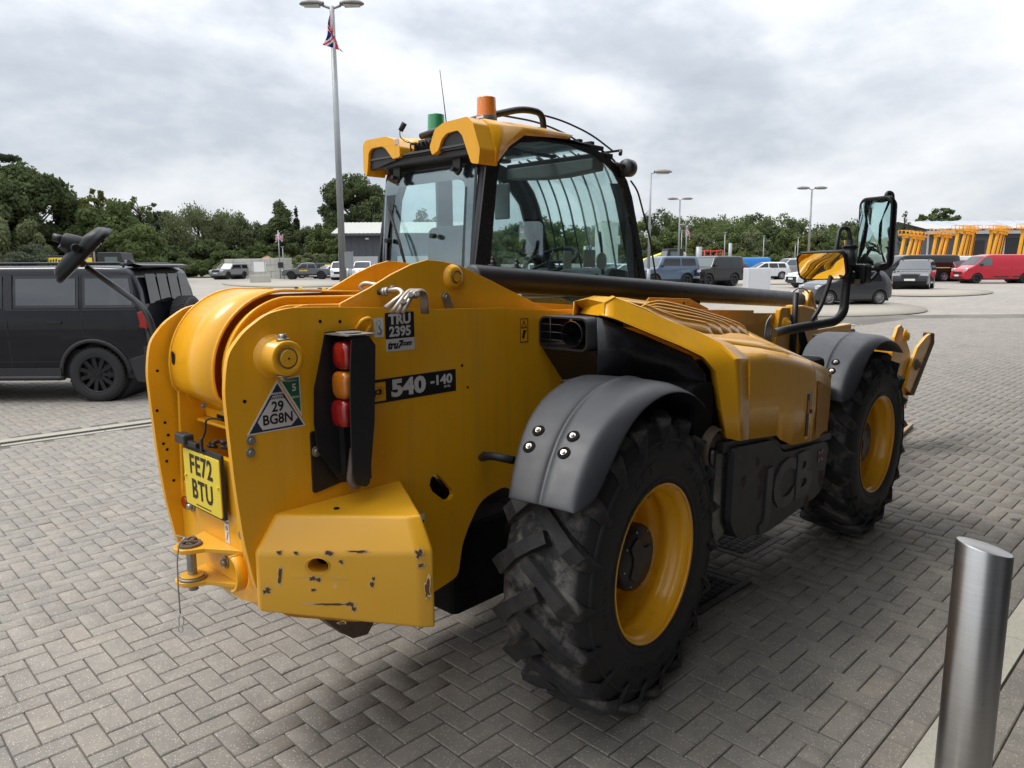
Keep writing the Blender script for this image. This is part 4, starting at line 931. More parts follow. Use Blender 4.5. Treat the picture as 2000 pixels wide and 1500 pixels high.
    for i in range(10):
        a = 2 * math.pi * (i + .4) / 10; bolt((.190 * math.cos(a), -.022 * k, .190 * math.sin(a)), (0, k, 0), .013, .022, w, M_RUST, 'wheel_nut')
    for i in range(8):
        a = 2 * math.pi * i / 8 + .2; bolt((.122 * math.cos(a), (.099) * k, .122 * math.sin(a)), (0, k, 0), .005, .005, hb, M_STEEL, 'hub_bolt', False)
    mb = MB(); a = rad(52); p = Vector((.292 * math.cos(a), .035 * k, .292 * math.sin(a))); mb.cyl(p, p * .93 + Vector((0, .015 * k, 0)), .010, n=10); mb.cyl(p * .93 + Vector((0, .015 * k, 0)), p * .90 + Vector((0, .022 * k, 0)), .006, n=8); mb.build('valve', M_STEEL, w)
    return w
wheel(0, -1, rad(4.59), .10); wheel(2.75, -1, rad(-.76), .02); wheel(0, 1, rad(4.59), .2); wheel(2.75, 1, rad(-.76), .3)

# --- mudguards
def fender(x0, steer, k=1):
    """mudguard carried on the hub and turning with it; theta runs from the tail over the top to the front tip"""
    th = [30, 36, 44, 52, 60, 69, 78, 87, 96, 105, 112, 118, 123]
    Rz = Matrix.Rotation(steer, 3, 'Z')
    def W_(r, t, y):
        p = Rz @ Vector((-r * math.cos(rad(t)), -(y + .85) * -1, r * math.sin(rad(t))))
        p = Vector((p.x + x0, p.y - .85, p.z + .635)); 
        return Vector((p.x, p.y * k, p.z))
    rows = []
    for t in th:
        yi = float(np.interp(t, [30, 50, 65], [-.87, -.80, -.765])); yc = float(np.interp(t, [30, 50, 112, 123], [-1.14, -1.12, -1.12, -1.150]))
        rc = float(np.interp(t, [30, 40, 100, 112, 123], [.745, .737, .735, .722, .700])); rs_ = float(np.interp(t, [30, 36, 50, 65, 112, 123], [.735, .665, .660, .694, .698, .690]))
        m_ = (yi * .46 + yc * .54)
        prof = [(rc - .02, yi + .004), (rc - .003, yi - .001), (rc, yi - .012), (rc + .002, (yi + m_) / 2), (rc + .002, m_ + .016), (rc + .010, m_ + .006), (rc + .010, m_ - .006), (rc + .002, m_ - .016), (rc + .001, (m_ + yc) / 2), (rc - .001, yc + .025), (rc - .006, yc), ((rc + rs_) / 2, (yc - 1.175) / 2 - .004), (rs_, -1.178)]
        if t < 34: prof = [(r, y) for r, y in prof[:-2]] + [(rc - .008, yc - .006), (rc - .012, yc - .012)]
        rows.append([W_(r, t, y) for r, y in prof])
    mb = MB(); mb.grid(rows); o = mb.build('mudguard', M_PLAS, T, thick=.006, off=-1)
    md = o.modifiers.new('sub', 'SUBSURF'); md.levels = 2; md.render_levels = 2
    if k == 1:
        for t in (46.5, 52.5):
            for y in (-.868, -1.022):
                p = W_(.739, t, y); n = (p - W_(.6, t, y)).normalized()
                a = n.orthogonal().normalized(); b = n.cross(a)
                mb = MB(); mb.grid([[p + n * h_ + (a * math.cos(t_) + b * math.sin(t_)) * r for t_ in np.linspace(0, 2 * math.pi, 21)] for r, h_ in ((.025, .0005), (.022, .0025), (.019, .001), (.016, .0004), (.001, .0003))]); mb.build('fixing_recess', M_DARK, o)
                mb = MB(); mb.cyl(p + n * .0005, p + n * .003, .0115, n=18); mb.cyl(p + n * .003, p + n * .010, .0075, n=6); mb.build('fixing_bolt', M_ZINC, o)
    return o
fender(0.026, rad(5.5)); fender(2.75, rad(-.8)); fender(0, rad(5), -1); fender(2.75, 0, -1)
for x in (.0, 2.75):
    mb = MB(); mb.box(x - .03, x + .12, -.80, -.70, 1.20, 1.345); mb.build('mudguard_bracket', M_BLKM, T, bevel=.004)

# --- engine cover
L0 = [(.10, -.825, 1.617), (.14, -.855, 1.605), (.30, -.945, 1.530), (.42, -1.01, 1.476), (.505, -1.075, 1.425), (.560, -1.11, 1.36), (.61, -1.12, 1.18), (.66, -1.125, 1.035)]      # lower edge of the band and the post
C0 = [(.135, -.80, 1.666), (.20, -.81, 1.690), (.46, -.905, 1.588), (.60, -.985, 1.530), (.70, -1.055, 1.470), (.68, -1.146, 1.405), (.695, -1.157, 1.20), (.725, -1.157, 1.015)]   # outer edge
mb = MB(); rows = []
EX = [None] * 4 + [(.80, -1.070, 1.455), (.80, -1.150, 1.398), (.80, -1.160, 1.20), (.82, -1.158, 1.006)]
for (a, c, ex_) in zip(L0, C0, EX):
    a, c = Vector(a), Vector(c); ex_ = Vector(ex_) if ex_ else c + Vector((.004, .002, 0)); rows.append([a + Vector((.02, .04, .0)), a + Vector((.004, .006, 0)), a, a.lerp(c, .10), a.lerp(c, .5), a.lerp(c, .86), c.lerp(a, .02), c, c.lerp(ex_, .12), ex_])
mb.grid(rows); mb.sharp = 50; mb.build('cover_rear_band', M_YEL, T, thick=.008, off=-1)
# top strip from the rear corner along the crest, inboard to the ridge
sec = [  # x , outer (y,z), louvre edge outer (y,z), louvre edge inner (y,z), inner ridge (y,z)
    (.20, (-.81, 1.690), (-.78, 1.694), (-.66, 1.682), (-.58, 1.668)),
    (.37, (-.865, 1.630), (-.83, 1.640), (-.60, 1.678), (-.50, 1.672)),
    (.46, (-.905, 1.588), (-.87, 1.592), (-.60, 1.668), (-.50, 1.684)),
    (.70, (-1.055, 1.470), (-.93, 1.510), (-.60, 1.640), (-.50, 1.668)),
    (1.00, (-1.10, 1.425), (-.90, 1.478), (-.60, 1.600), (-.50, 1.632)),
    (1.30, (-1.125, 1.372), (-.80, 1.462), (-.60, 1.548), (-.50, 1.590)),
    (1.60, (-1.13, 1.305), (-.72, 1.432), (-.60, 1.490), (-.50, 1.535)),
    (1.90, (-1.105, 1.235), (-.64, 1.392), (-.57, 1.425), (-.50, 1.470)),
    (2.10, (-1.07, 1.175), (-.70, 1.330), (-.60, 1.370), (-.50, 1.410)),
    (2.14, (-1.05, 1.120), (-.70, 1.27), (-.60, 1.31), (-.50, 1.34))]
mb = MB(); ra = [[(s[0], *s[1]), (s[0] - .0, (s[1][0] * .5 + s[2][0] * .5), (s[1][1] + s[2][1]) / 2 + .008), (s[0], *s[2])] for s in sec]; mb.grid(ra)
rb = [[(s[0], *s[3]), (s[0], *s[4]), (s[0], s[4][0] + .015, s[4][1] - .15)] for s in sec]; mb.grid(rb)
rc = [[(s[0], *s[2]), (s[0], *s[3])] for s in sec[-2:]]; mb.grid([[(1.90, -.64, 1.392), (1.90, -.57, 1.425)]] + rc)
mb.add([(.20, -.81, 1.696), (.135, -.80, 1.672), (.28, -.57, 1.632), (.36, -.50, 1.662), (.20, -.58, 1.668), (.20, -.66, 1.682)], [(0, 1, 2, 5), (2, 4, 5), (2, 3, 4)])
mb.add([(.135, -.80, 1.672), (.10, -.825, 1.617), (.27, -.56, 1.61), (.28, -.57, 1.632), (.36, -.50, 1.662), (.37, -.50, 1.60)], [(0, 1, 2, 3), (3, 2, 5, 4)])
# front edge of the louvre panel, slanting across the bonnet
mb.grid([[(x, y, np.interp(y, [-.93, -.60], [z0, z1]) ) for y, x, z0, z1 in ((-.90, 1.0, 1.478, 1.478), (-.80, 1.3, 1.462, 1.462), (-.72, 1.6, 1.432, 1.432), (-.64, 1.9, 1.392, 1.392))]] + [[(x, -.605, z) for x, z in ((1.0, 1.598), (1.3, 1.546), (1.6, 1.489), (1.9, 1.42))]], False) if False else None
mb.grid([[(s[0], *s[2]), (s[0], (s[2][0] + s[3][0]) / 2, (s[2][1] + s[3][1]) / 2 + .004), (s[0], *s[3])] for s in sec[:2]]); mb.build('bonnet_top', M_YEL, T, thick=.006, off=-1)
mb = MB(); mb.grid([[(s[0], s[2][0] - .01, s[2][1] - .035), (s[0], (s[2][0] + s[3][0]) / 2, (s[2][1] + s[3][1]) / 2 - .03), (s[0], s[3][0] + .01, s[3][1] - .035)] for s in sec[1:8]]); mb.build('bonnet_mesh', M_GRILLE, T)
for i in range(5):
    t_i = i / 4; y_ = -.862 + t_i * .245
    xe = 1.02 + t_i * .95; xs_ = .34 + t_i * .38
    def zt(x, y):
        zo = np.interp(x, [s[0] for s in sec], [s[2][1] for s in sec]); yo = np.interp(x, [s[0] for s in sec], [s[2][0] for s in sec])
        zi = np.interp(x, [s[0] for s in sec], [s[3][1] for s in sec]); return float(np.interp(y, [yo, -.60], [zo, zi]))
    xsn = np.linspace(xs_, xe, 16); up = []; lo_ = []
    for q, x in enumerate(xsn):
        e_ = min(1, q / 2.2, (15 - q) / 1.4); up.append((x, y_ + .022, zt(x, y_) + .050 * e_ ** .6 - .012)); lo_.append((x, y_ - .010, zt(x, y_) - .040))
    mb = MB(); mb.grid([lo_, [(a[0], (a[1] + b[1]) / 2 - .004, (a[2] + b[2]) / 2) for a, b in zip(up, lo_)], up]); mb.tube(up, .0042, 6); mb.build('louvre', M_YEL, T, thick=.004)
# side door of the pod with its faceted front
side = [  # x, y, z shoulder, z bottom
    (.795, -1.154, 1.398, 1.008), (1.00, -1.156, 1.392, .985), (1.145, -1.157, 1.368, .968), (1.20, -1.157, 1.358, .935), (1.34, -1.157, 1.332, .882), (1.60, -1.155, 1.275, .855)]
chf = [(1.605, -1.152, 1.272, .854), (1.80, -1.130, 1.225, .838), (2.0, -1.098, 1.170, .822), (2.06, -1.06, 1.14, .818), (2.09, -.97, 1.13, .815), (2.10, -.60, 1.2, .81)]
def sidepanel(name, st):
    d_ = []
    for p_, q_ in zip(st[:-1], st[1:]):
        for k_ in (0, .08, .5, .92): d_.append(tuple(u_ * (1 - k_) + w_ * k_ for u_, w_ in zip(p_, q_)))
    st = d_ + [st[-1]]
    mb = MB(); mb.grid([[(x, y, zb), (x, y - .006, zb * .5 + zs * .5), (x, y - .005, zs - .10), (x, y - .004, zs - .045), (x, y - .001, zs - .018), (x, y + .010, zs + .004), (x, float(np.interp(x, [s[0] for s in sec], [s[1][0] for s in sec])) if y < -1 else y, float(np.interp(x, [s[0] for s in sec], [s[1][1] for s in sec])) if y < -1 else zs + .05)] for x, y, zs, zb in st]); return mb.build(name, M_YEL, T, thick=.008, off=-1)
sidepanel('bonnet_side', side); sidepanel('bonnet_front_corner', chf)
mb = MB(); mb.prism(rrect(1.500, 1.528, .900, 1.135, .006), -1.1645, -1.155, 'xz'); mb.build('latch_slot', M_BLKM, T)
mb = MB(); mb.box(1.503, 1.520, -1.170, -1.160, 1.03, 1.10); mb.build('latch_decal', mat('red_vinyl', (.45, .12, .07), .4), T)
mb = MB(); mb.box(1.535, 1.575, -1.1620, -1.1605, 1.06, 1.14); mb.build('caution_decal', mat('grey_vinyl', (.42, .36, .26), .5), T)
mb = MB(); mb.cyl((1.548, -1.160, 1.035), (1.548, -1.170, 1.035), .012, n=14); mb.build('latch_knob', M_BLKM, T)
mb = MB(); mb.box(1.500, 1.545, -1.164, -1.158, .885, .940); mb.build('latch_recess', M_WYEL, T, bevel=.004)
mb = MB(); mb.prism([(1.66, .872), (1.66, 1.19), (1.96, 1.11), (1.93, .86)], 0, .002, 'xz'); o = mb.build('corner_vent', mat('yellow_vent', (.50, .22, .02), .55, bump=.8, bs=900), T)
o.rotation_euler = (0, 0, math.atan2(.054, .40)); o.location = (-.155, -1.388, 0)
o.rotation_euler = (0, 0, 0); o.location = (0, 0, 0)
for v in o.data.vertices: 
    v.co.y = float(np.interp(v.co.x, [1.6, 1.8, 2.0], [-1.162, -1.140, -1.106])) - (.0015 if v.co.y < .001 else 0)
# black inner panel and exhaust box
mb = MB()
ip = [(.10, -.79, 1.612), (.30, -.90, 1.525), (.50, -1.02, 1.425), (.56, -1.06, 1.34), (.63, -1.07, 1.05)]
ib = [(.10, -.79, 1.30), (.30, -.82, 1.28), (.50, -.85, 1.2), (.62, -.88, 1.0), (.70, -.95, .90)]
im = [(.10, -.795, 1.46), (.30, -.85, 1.42), (.48, -.90, 1.34), (.58, -.93, 1.18), (.66, -.98, .97)]
mb.grid([ip, im, ib]); mb.build('inner_pod_panel', M_BLK, T, thick=.004)
mb = MB(); rows = []
ring = [(-.475, 1.604), (-.70, 1.600)] + arc(-.725, 1.555, .045, 90, 0, 6) + [(-.68, 1.50)] + [(-.66, 1.475)] + [(-.60, 1.462), (-.475, 1.462)]
ro_ = [(-.475, 1.610), (-.70, 1.612)] + arc(-.74, 1.557, .05, 80, 0, 6) + [(-.79, 1.40), (-.75, 1.35)] + [(-.60, 1.31), (-.475, 1.28)]
# rounded rear mouth: outline in y-z, walls run forward
mouth = rrect(-.755, -.478, 1.458, 1.606, .035, 5)
mo2 = rrect(-.745, -.486, 1.466, 1.598, .03, 5)
mb.grid([[(.078, y, z) for y, z in mouth], [(.078, y, z) for y, z in mo2], [(.28, y, z) for y, z in mo2]], False, True); mb.grid([[(.078, y, z) for y, z in mouth], [(.30, y - .03 * (y < -.7), z) for y, z in mouth]], True, True); mb.build('exhaust_box', M_BLKM, T)
mb = MB(); mb.prism([(.10, 1.46), (.62, 1.46), (.62, .95), (.40, 1.15), (.27, 1.27)], -.78, -.475, 'xz'); mb.build('exhaust_skirt', M_BLKM, T, bevel=.02)
mb = MB(); mb.lathe([(.055, .082), (.058, .082), (.056, .10), (.048, .26)], (0, -.665, 1.532), 'x', 30); mb.build('exhaust_pipe', M_BLK, T)
mb = MB()
for z in (1.50, 1.535, 1.57): mb.tube([(.080, -.480, z), (.080, -.60, z), (.10, -.63, z - .01)], .0016, 5)
mb.tube([(.079, -.545, 1.466), (.079, -.545, 1.60)], .0016, 5); mb.build('exhaust_guard', M_PLAS, T)
# --- side tank under the pod
tk = rpoly([(.70, .985), (1.125, .948), (1.17, .915), (1.25, .860), (1.36, .846), (1.84, .812), (1.895, .775), (1.83, .53), (1.74, .50), (1.10, .462), (.76, .52), (.685, .62)], [.03, .03, .02, .02, .03, .03, .03, .05, .05, .05, .05, .04])
mb = MB(); mb.prism(tk, -1.150, -.56, 'xz'); tank = mb.build('side_tank', M_TANK, T, bevel=.016, seg=3)
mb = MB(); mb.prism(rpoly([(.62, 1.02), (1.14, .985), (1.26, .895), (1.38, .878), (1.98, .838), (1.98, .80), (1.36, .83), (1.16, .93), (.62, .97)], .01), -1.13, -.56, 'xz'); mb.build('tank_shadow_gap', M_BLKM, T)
mb = MB(); mb.prism([(.56, 1.0), (.70, .98), (.70, .56), (.60, .52), (.54, .70)], -1.12, -.56, 'xz'); mb.build('tank_end', M_BLK, T, bevel=.02)
mb = MB(); text(mb, 'JCB', .34, (1.33, -1.150, .672), (1, 0, .012), (.06, 0, 1), bold=.013, sx=1.14, ext=.009, spacing=1.02); mb.build('embossed_logo', M_PLAS, tank, fix=False, bevel=.002)
mb = MB(); mb.box(1.735, 1.80, -1.1525, -1.1505, .705, .775); fl_ = mb.build('flag_sticker', mat('faded_navy', (.05, .05, .08), .6), tank)
mb = MB(); mb.box(1.735, 1.80, -1.1545, -1.153, .733, .747); mb.box(1.760, 1.775, -1.1545, -1.153, .705, .775); mb.build('flag_cross', mat('faded_red', (.22, .04, .04), .6), tank)
mb = MB()
for s_ in (1, -1): mb.obox((1.7675, -1.1532, .74), (.09, .001, .010), (0, s_ * rad(45), 0))
mb.build('flag_saltire', mat('faded_white', (.30, .28, .27), .6), tank)
rs = random.Random(5)
for cx_, cz_, r_ in ((.80, .80, .03), (.95, .865, .025), (1.02, .79, .05), (.99, .70, .035), (1.80, .60, .05), (1.60, .50, .04)):
    mb = MB(); pts = [(cx_ + r_ * (1 + rs.uniform(-.35, .3)) * math.cos(a) * .9, cz_ + r_ * (1 + rs.uniform(-.35, .3)) * math.sin(a)) for a in np.linspace(0, 6.28, 13)[:-1]]; mb.prism(pts, -1.1512, -1.1502, 'xz'); mb.build('scuff', mat('scuffed_brown', (.05, .028, .02), .8, var=.4, vs=30), tank)
# --- cab
CYR, CYL = .18, 1.03
outer = [(.30, 1.20), (.315, 1.84), (.405, 2.36), (.445, 2.44), (.53, 2.505), (.66, 2.552), (.85, 2.575), (1.07, 2.578), (1.30, 2.555), (1.48, 2.515), (1.62, 2.455), (1.71, 2.38), (1.77, 2.28), (1.83, 2.12), (1.90, 1.92), (1.965, 1.72), (2.02, 1.45), (2.03, 1.20)]
hole = [(.415, 1.26), (.425, 1.84), (.485, 2.28), (.51, 2.38), (.56, 2.45), (.67, 2.505), (.85, 2.532), (1.07, 2.537), (1.30, 2.512), (1.46, 2.472), (1.59, 2.405), (1.67, 2.32), (1.73, 2.20), (1.79, 2.04), (1.87, 1.80), (1.925, 1.60), (1.95, 1.40), (1.95, 1.26)]
mb = MB(); mb.prism(outer, CYR, CYR + .012, 'xz', [hole]); mb.build('side_window_frame', M_BLK, T)
mb = MB(); mb.prism(hole, CYR + .004, CYR + .009, 'xz'); mb.build('side_window', M_GLASS, T)
# rear corner pillars, rounded
def pillar(y, s_): 
    mb = MB(); pts = [(.350, y, 1.20), (.358, y, 1.84), (.435, y, 2.36), (.50, y, 2.45)]
    mb.tube(pts, .036, 12); return mb.build('rear_pillar', M_BLKM, T)
pillar(CYR + .038, 1); pillar(CYL - .045, 1)
# left side: door with two windows
holeL1 = [(.44, 1.30), (.45, 1.84), (.51, 2.24), (.58, 2.40), (.72, 2.455), (.80, 2.46), (.80, 1.30)]
holeL2 = [(.93, 1.30), (.93, 2.45), (1.30, 2.45), (1.46, 2.40), (1.60, 2.27), (1.70, 2.02), (1.82, 1.68), (1.86, 1.30)]
mb = MB(); mb.prism(outer, CYL, CYL + .02, 'xz', [holeL1, holeL2]); mb.build('cab_door_frame', M_BLKM, T)
mb = MB(); mb.prism(holeL1, CYL + .006, CYL + .011, 'xz'); mb.prism(holeL2, CYL + .006, CYL + .011, 'xz'); mb.build('door_window', M_GLASS, T)
# rear window: a framed slanting pane
def rq(x_off, y, z): return (np.interp(z, [1.2, 1.84, 2.36, 2.5], [.285, .305, .392, .43]) + x_off, y, z)
def rear_prism(name, loop, holes, off, th, m_):
    mb = MB(); mb.prism(loop, 0, th, 'yz', holes); mb.v = [(x + float(rq(off, 0, z)[0]), y, z) for x, y, z in mb.v]; return mb.build(name, m_, T)
rear_prism('rear_window', rpoly([(CYR + .06, 1.30), (CYL - .01, 1.30), (CYL - .01, 2.38), (CYR + .06, 2.38)], .08), [], -.012, .005, M_GLASS)
M_FRIT = mat('dark_glass_border', (.035, .038, .043), .12, var=.05)
lo_ = rpoly([(CYR + .05, 1.28), (CYL, 1.28), (CYL, 2.42), (CYR + .05, 2.42)], .07)
hi_ = rpoly([(CYR + .115, 1.42), (CYL - .075, 1.42), (CYL - .075, 2.05), (CYL - .12, 2.30), (CYR + .13, 2.30)], .07)
rear_prism('rear_window_border', lo_, [hi_], -.004, .004, M_FRIT)
mb = MB(); mb.tube([rq(-.03, .94, 2.17), rq(-.035, .80, 1.98), rq(-.03, .72, 1.83)], .008, 8); mb.tube([rq(-.022, .945, 2.20), rq(-.022, .86, 2.05), rq(-.022, .78, 1.90)], .005, 6); mb.build('rear_wiper', M_RUB, T)
for y, z in ((.93, 1.985), (.52, 2.0)):
    mb = MB(); mb.cyl(rq(-.035, y, z), rq(.0, y, z), .014, n=16); mb.build('window_clip', M_RUB, T)
# rear header with hinges
mb = MB(); mb.box(.30, .44, CYR + .02, CYL, 2.405, 2.47); mb.box(.285, .36, CYR + .05, CYL - .02, 2.44, 2.452); mb.build('rear_header', M_BLKM, T, bevel=.006)
mb = MB(); mb.box(.275, .30, CYR + .03, CYL, 2.452, 2.462); mb.build('gutter', mat('dull_aluminium', (.10, .10, .095), .5, .5), T)
for y in (.34, .86):
    mb = MB(); mb.prism([(y - .035, 2.44), (y + .035, 2.44), (y + .028, 2.34), (y, 2.315), (y - .028, 2.34)], .335, .355, 'yz'); mb.cyl((.330, y, 2.345), (.30, y, 2.345), .012, n=14); mb.build('window_hinge', M_BLKM, T, bevel=.004)
    bolt((.328, y, 2.345), (-1, 0, 0), .006, .006)
# windscreen and its frame
ws = [(1.52, 2.49), (1.62, 2.44), (1.70, 2.36), (1.76, 2.26), (1.82, 2.10), (1.89, 1.90), (1.955, 1.70), (2.01, 1.45), (2.02, 1.22)]
mb = MB(); mb.grid([[(x - .008, CYR + .012, z) for x, z in ws], [(x - .008, CYL, z) for x, z in ws]]); mb.build('windscreen', M_GLASS, T, thick=.004)
for y0, y1 in ((CYR + .012, CYR + .05), (CYL - .05, CYL)):
    mb = MB(); mb.grid([[(x - .014, y0, z) for x, z in ws], [(x - .014, y1, z) for x, z in ws]]); mb.build('front_pillar', M_BLKM, T, thick=.01)
# windscreen guard rods
for i in range(8):
    y = .24 + i * .105
    pts = [(1.50 + .03 * math.sin(i), y, 2.56), (1.68, y, 2.50), (1.82, y, 2.30), (1.90, y, 2.08), (1.97, y, 1.85), (2.05, y, 1.60), (2.09, y, 1.40)]
    mb = MB(); mb.tube(bend(pts, .12, 5), .007, 8); mb.build('screen_guard_rod', M_BLKM, T)
for z, x in ((1.60, 2.05),):
    mb = MB(); mb.tube([(x, .22, z), (x, .995, z)], .007, 8); mb.build('screen_guard_rail', M_BLKM, T)
# roof
roof = [(.44, 2.47), (.55, 2.545), (.68, 2.575), (.90, 2.592), (1.10, 2.594), (1.30, 2.575), (1.50, 2.535)]
mb = MB(); mb.prism([(.44, CYR), (.70, CYR), (.70, CYL + .02), (.44, CYL + .02)], 2.53, 2.56, 'xy'); mb.prism([(1.45, CYR), (1.55, CYR), (1.55, CYL), (1.45, CYL)], 2.50, 2.535, 'xy'); mb.prism([(.70, CYR), (1.45, CYR), (1.45, CYR + .05), (.70, CYR + .05)], 2.545, 2.57, 'xy'); mb.prism([(.70, CYL - .05), (1.45, CYL - .05), (1.45, CYL + .02), (.70, CYL + .02)], 2.545, 2.57, 'xy'); mb.build('roof_frame', M_BLKM, T, bevel=.006)
mb = MB(); mb.box(.70, 1.45, CYR + .05, CYL - .05, 2.555, 2.560); mb.build('roof_window', M_GLASS, T)
for i in range(6):
    x = .78 + i * .12; mb = MB(); mb.box(x, x + .035, CYR + .05, CYL - .05, 2.565, 2.60); mb.build('roof_bar', M_BLKM, T)
mb = MB(); mb.box(.95, 1.02, .5, .58, 2.50, 2.545); mb.box(.70, 1.45, .57, .61, 2.54, 2.556); mb.build('roof_spar', M_BLKM, T)
mb = MB(); mb.prism([(CYR + .05, 2.50), (CYL - .05, 2.50), (CYL - .05, 2.43), (.7, 2.41), (.5, 2.41), (CYR + .05, 2.43)], 1.40, 1.52, 'yz'); mb.build('front_headliner', M_HEAD, T, bevel=.01)
mb = MB(); mb.box(.44, .62, CYR + .07, CYL - .05, 2.42, 2.52); mb.build('rear_headliner', M_HEAD, T, bevel=.01)
mb = MB(); mb.grid([[(x - .05, CYR + .03, z) for x, z in ws[2:]], [(x - .10, CYR + .06, z) for x, z in ws[2:]]]); mb.grid([[(x - .03, CYL - .02, z) for x, z in ws[1:]], [(x - .12, CYL - .05, z) for x, z in ws[1:]]]); mb.build('pillar_trim', M_BLKM, T, thick=.01)
# yellow roof fairings: two lobes over the rear window
def R_(px, py): 
    """rear face point"""
    return None
lobeR = [(.075, 2.335), (.11, 2.34), (.165, 2.42), (.195, 2.505), (.24, 2.545), (.33, 2.548), (.415, 2.535), (.445, 2.50), (.47, 2.43), (.435, 2.435)]
outR = rpoly([(.150, 2.355), (.095, 2.345), (.085, 2.42), (.135, 2.555), (.175, 2.588), (.36, 2.582), (.43, 2.555), (.475, 2.47), (.455, 2.425), (.405, 2.445), (.375, 2.50), (.335, 2.525), (.250, 2.530), (.215, 2.50), (.185, 2.43)], .012, 3)
outL = rpoly([(1.055, 2.36), (1.085, 2.40), (1.085, 2.545), (1.055, 2.572), (.86, 2.572), (.79, 2.55), (.735, 2.50), (.735, 2.445), (.80, 2.44), (.865, 2.505), (.90, 2.52), (1.0, 2.52), (1.03, 2.495), (1.04, 2.42)], .012, 3)
for ol, nm in ((outR, 'right'), (outL, 'left')):
    mb = MB(); mb.prism([(y, z) for y, z in ol], .265, .40, 'yz'); mb.build('roof_fairing', M_YEL, T, bevel=.014, seg=3)
mb = MB(); mb.prism([(.17, 2.44), (.215, 2.505), (.25, 2.535), (.335, 2.53), (.38, 2.50), (.41, 2.44)], .283, .32, 'yz'); mb.build('fairing_inset', M_BLKM, T); mb = MB(); mb.prism([(.79, 2.435), (.865, 2.51), (.90, 2.525), (1.0, 2.525), (1.04, 2.495), (1.05, 2.40)], .283, .32, 'yz'); mb.build('fairing_inset', M_BLKM, T)
# upper skins of the fairings running forward over the roof
def skin(rows): 
    mb = MB(); mb.grid(rows); return mb.build('roof_fairing_skin', M_YEL, T, thick=.006, off=0)
skin([[(.38, .145, 2.36), (.38, .090, 2.36), (.38, .082, 2.42), (.38, .132, 2.555), (.38, .175, 2.590), (.38, .36, 2.584), (.38, .46, 2.47)],
      [(.455, .172, 2.40), (.44, .130, 2.38), (.45, .120, 2.44), (.50, .142, 2.565), (.52, .185, 2.596), (.52, .37, 2.590), (.50, .48, 2.50)],
      [(.56, .176, 2.475), (.55, .150, 2.47), (.56, .145, 2.50), (.66, .150, 2.578), (.70, .19, 2.605), (.70, .38, 2.598), (.70, .50, 2.55)],
      [(.68, .176, 2.548), (.68, .160, 2.545), (.70, .155, 2.56), (.85, .158, 2.59), (.90, .20, 2.611), (.90, .38, 2.606), (.90, .50, 2.58)],
      [(1.08, .176, 2.574), (1.08, .166, 2.574), (1.09, .164, 2.58), (1.12, .168, 2.593), (1.14, .20, 2.604), (1.14, .36, 2.602), (1.14, .50, 2.59)]])
skin([[(.38, 1.09, 2.37), (.38, 1.087, 2.545), (.38, 1.055, 2.574), (.38, .86, 2.574), (.38, .79, 2.552), (.38, .735, 2.50)],
      [(.60, 1.075, 2.45), (.60, 1.075, 2.565), (.62, 1.045, 2.594), (.62, .86, 2.592), (.62, .79, 2.580), (.62, .735, 2.54)],
      [(1.0, 1.06, 2.54), (1.0, 1.06, 2.58), (1.05, 1.04, 2.60), (1.05, .86, 2.60), (1.05, .79, 2.59), (1.05, .735, 2.58)]])
mb = MB(); mb.box(.36, .44, .49, .72, 2.47, 2.53); mb.build('roof_gap_box', M_DARK, T)
mb = MB(); rs = random.Random(9)
for k in range(6): mb.tube(bend([(.30 + rs.uniform(0, .06), .50 + k * .035, 2.475), (.29, .52 + k * .03, 2.50 + rs.uniform(0, .02)), (.33, .55 + k * .03, 2.52), (.40, .56 + k * .02, 2.51)], .02), .005, 6)
mb.tube(bend([(.30, .60, 2.50), (.28, .70, 2.525), (.29, .76, 2.56), (.30, .77, 2.60)], .02), .003, 6); mb.cyl((.30, .765, 2.595), (.31, .74, 2.635), .014, .016, n=12); mb.build('loose_wiring', M_RUB, T)
mb = MB(); mb.box(.262, .264, .735, .775, 2.515, 2.545); mb.build('cable_tag', mat('tag_card', (.55, .42, .36), .7), T)
# beacons
def beacon(loc, m_, s=1.0):
    b = empty('beacon', loc, parent=T)
    mb = MB(); mb.lathe([(0, 0), (.078 * s, 0), (.076 * s, .010), (.062 * s, .018), (.058 * s, .022), (.058 * s, .044), (.0, .044)], (0, 0, 0), 'z', 32); mb.build('beacon_base', M_PLAS, b)
    pr = [(.056 * s, .044)]
    for i in range(9): pr += [(.0555 * s - i * .0004, .046 + i * .0105), (.0535 * s - i * .0004, .050 + i * .0105), (.0555 * s - i * .0004, .0545 + i * .0105)]
    pr += [(.050 * s, .143), (.040 * s, .147), (0, .148)]
    mb = MB(); mb.lathe(pr, (0, 0, 0), 'z', 32); mb.build('beacon_lens', m_, b)
    mb = MB(); mb.box(-.0605 * s, -.058 * s, -.035, .02, .026, .038); mb.build('beacon_label', M_WHT, b)
beacon((.545, .315, 2.600), M_AMB2); beacon((.60, .80, 2.585), M_GRB, .97)
mb = MB(); mb.tube([(.60, .70, 2.60), (.595, .715, 2.75), (.585, .74, 2.97)], [.0045, .003, .002], 6); mb.cyl((.60, .70, 2.58), (.60, .70, 2.63), .010, n=10); mb.build('antenna', M_RUB, T)
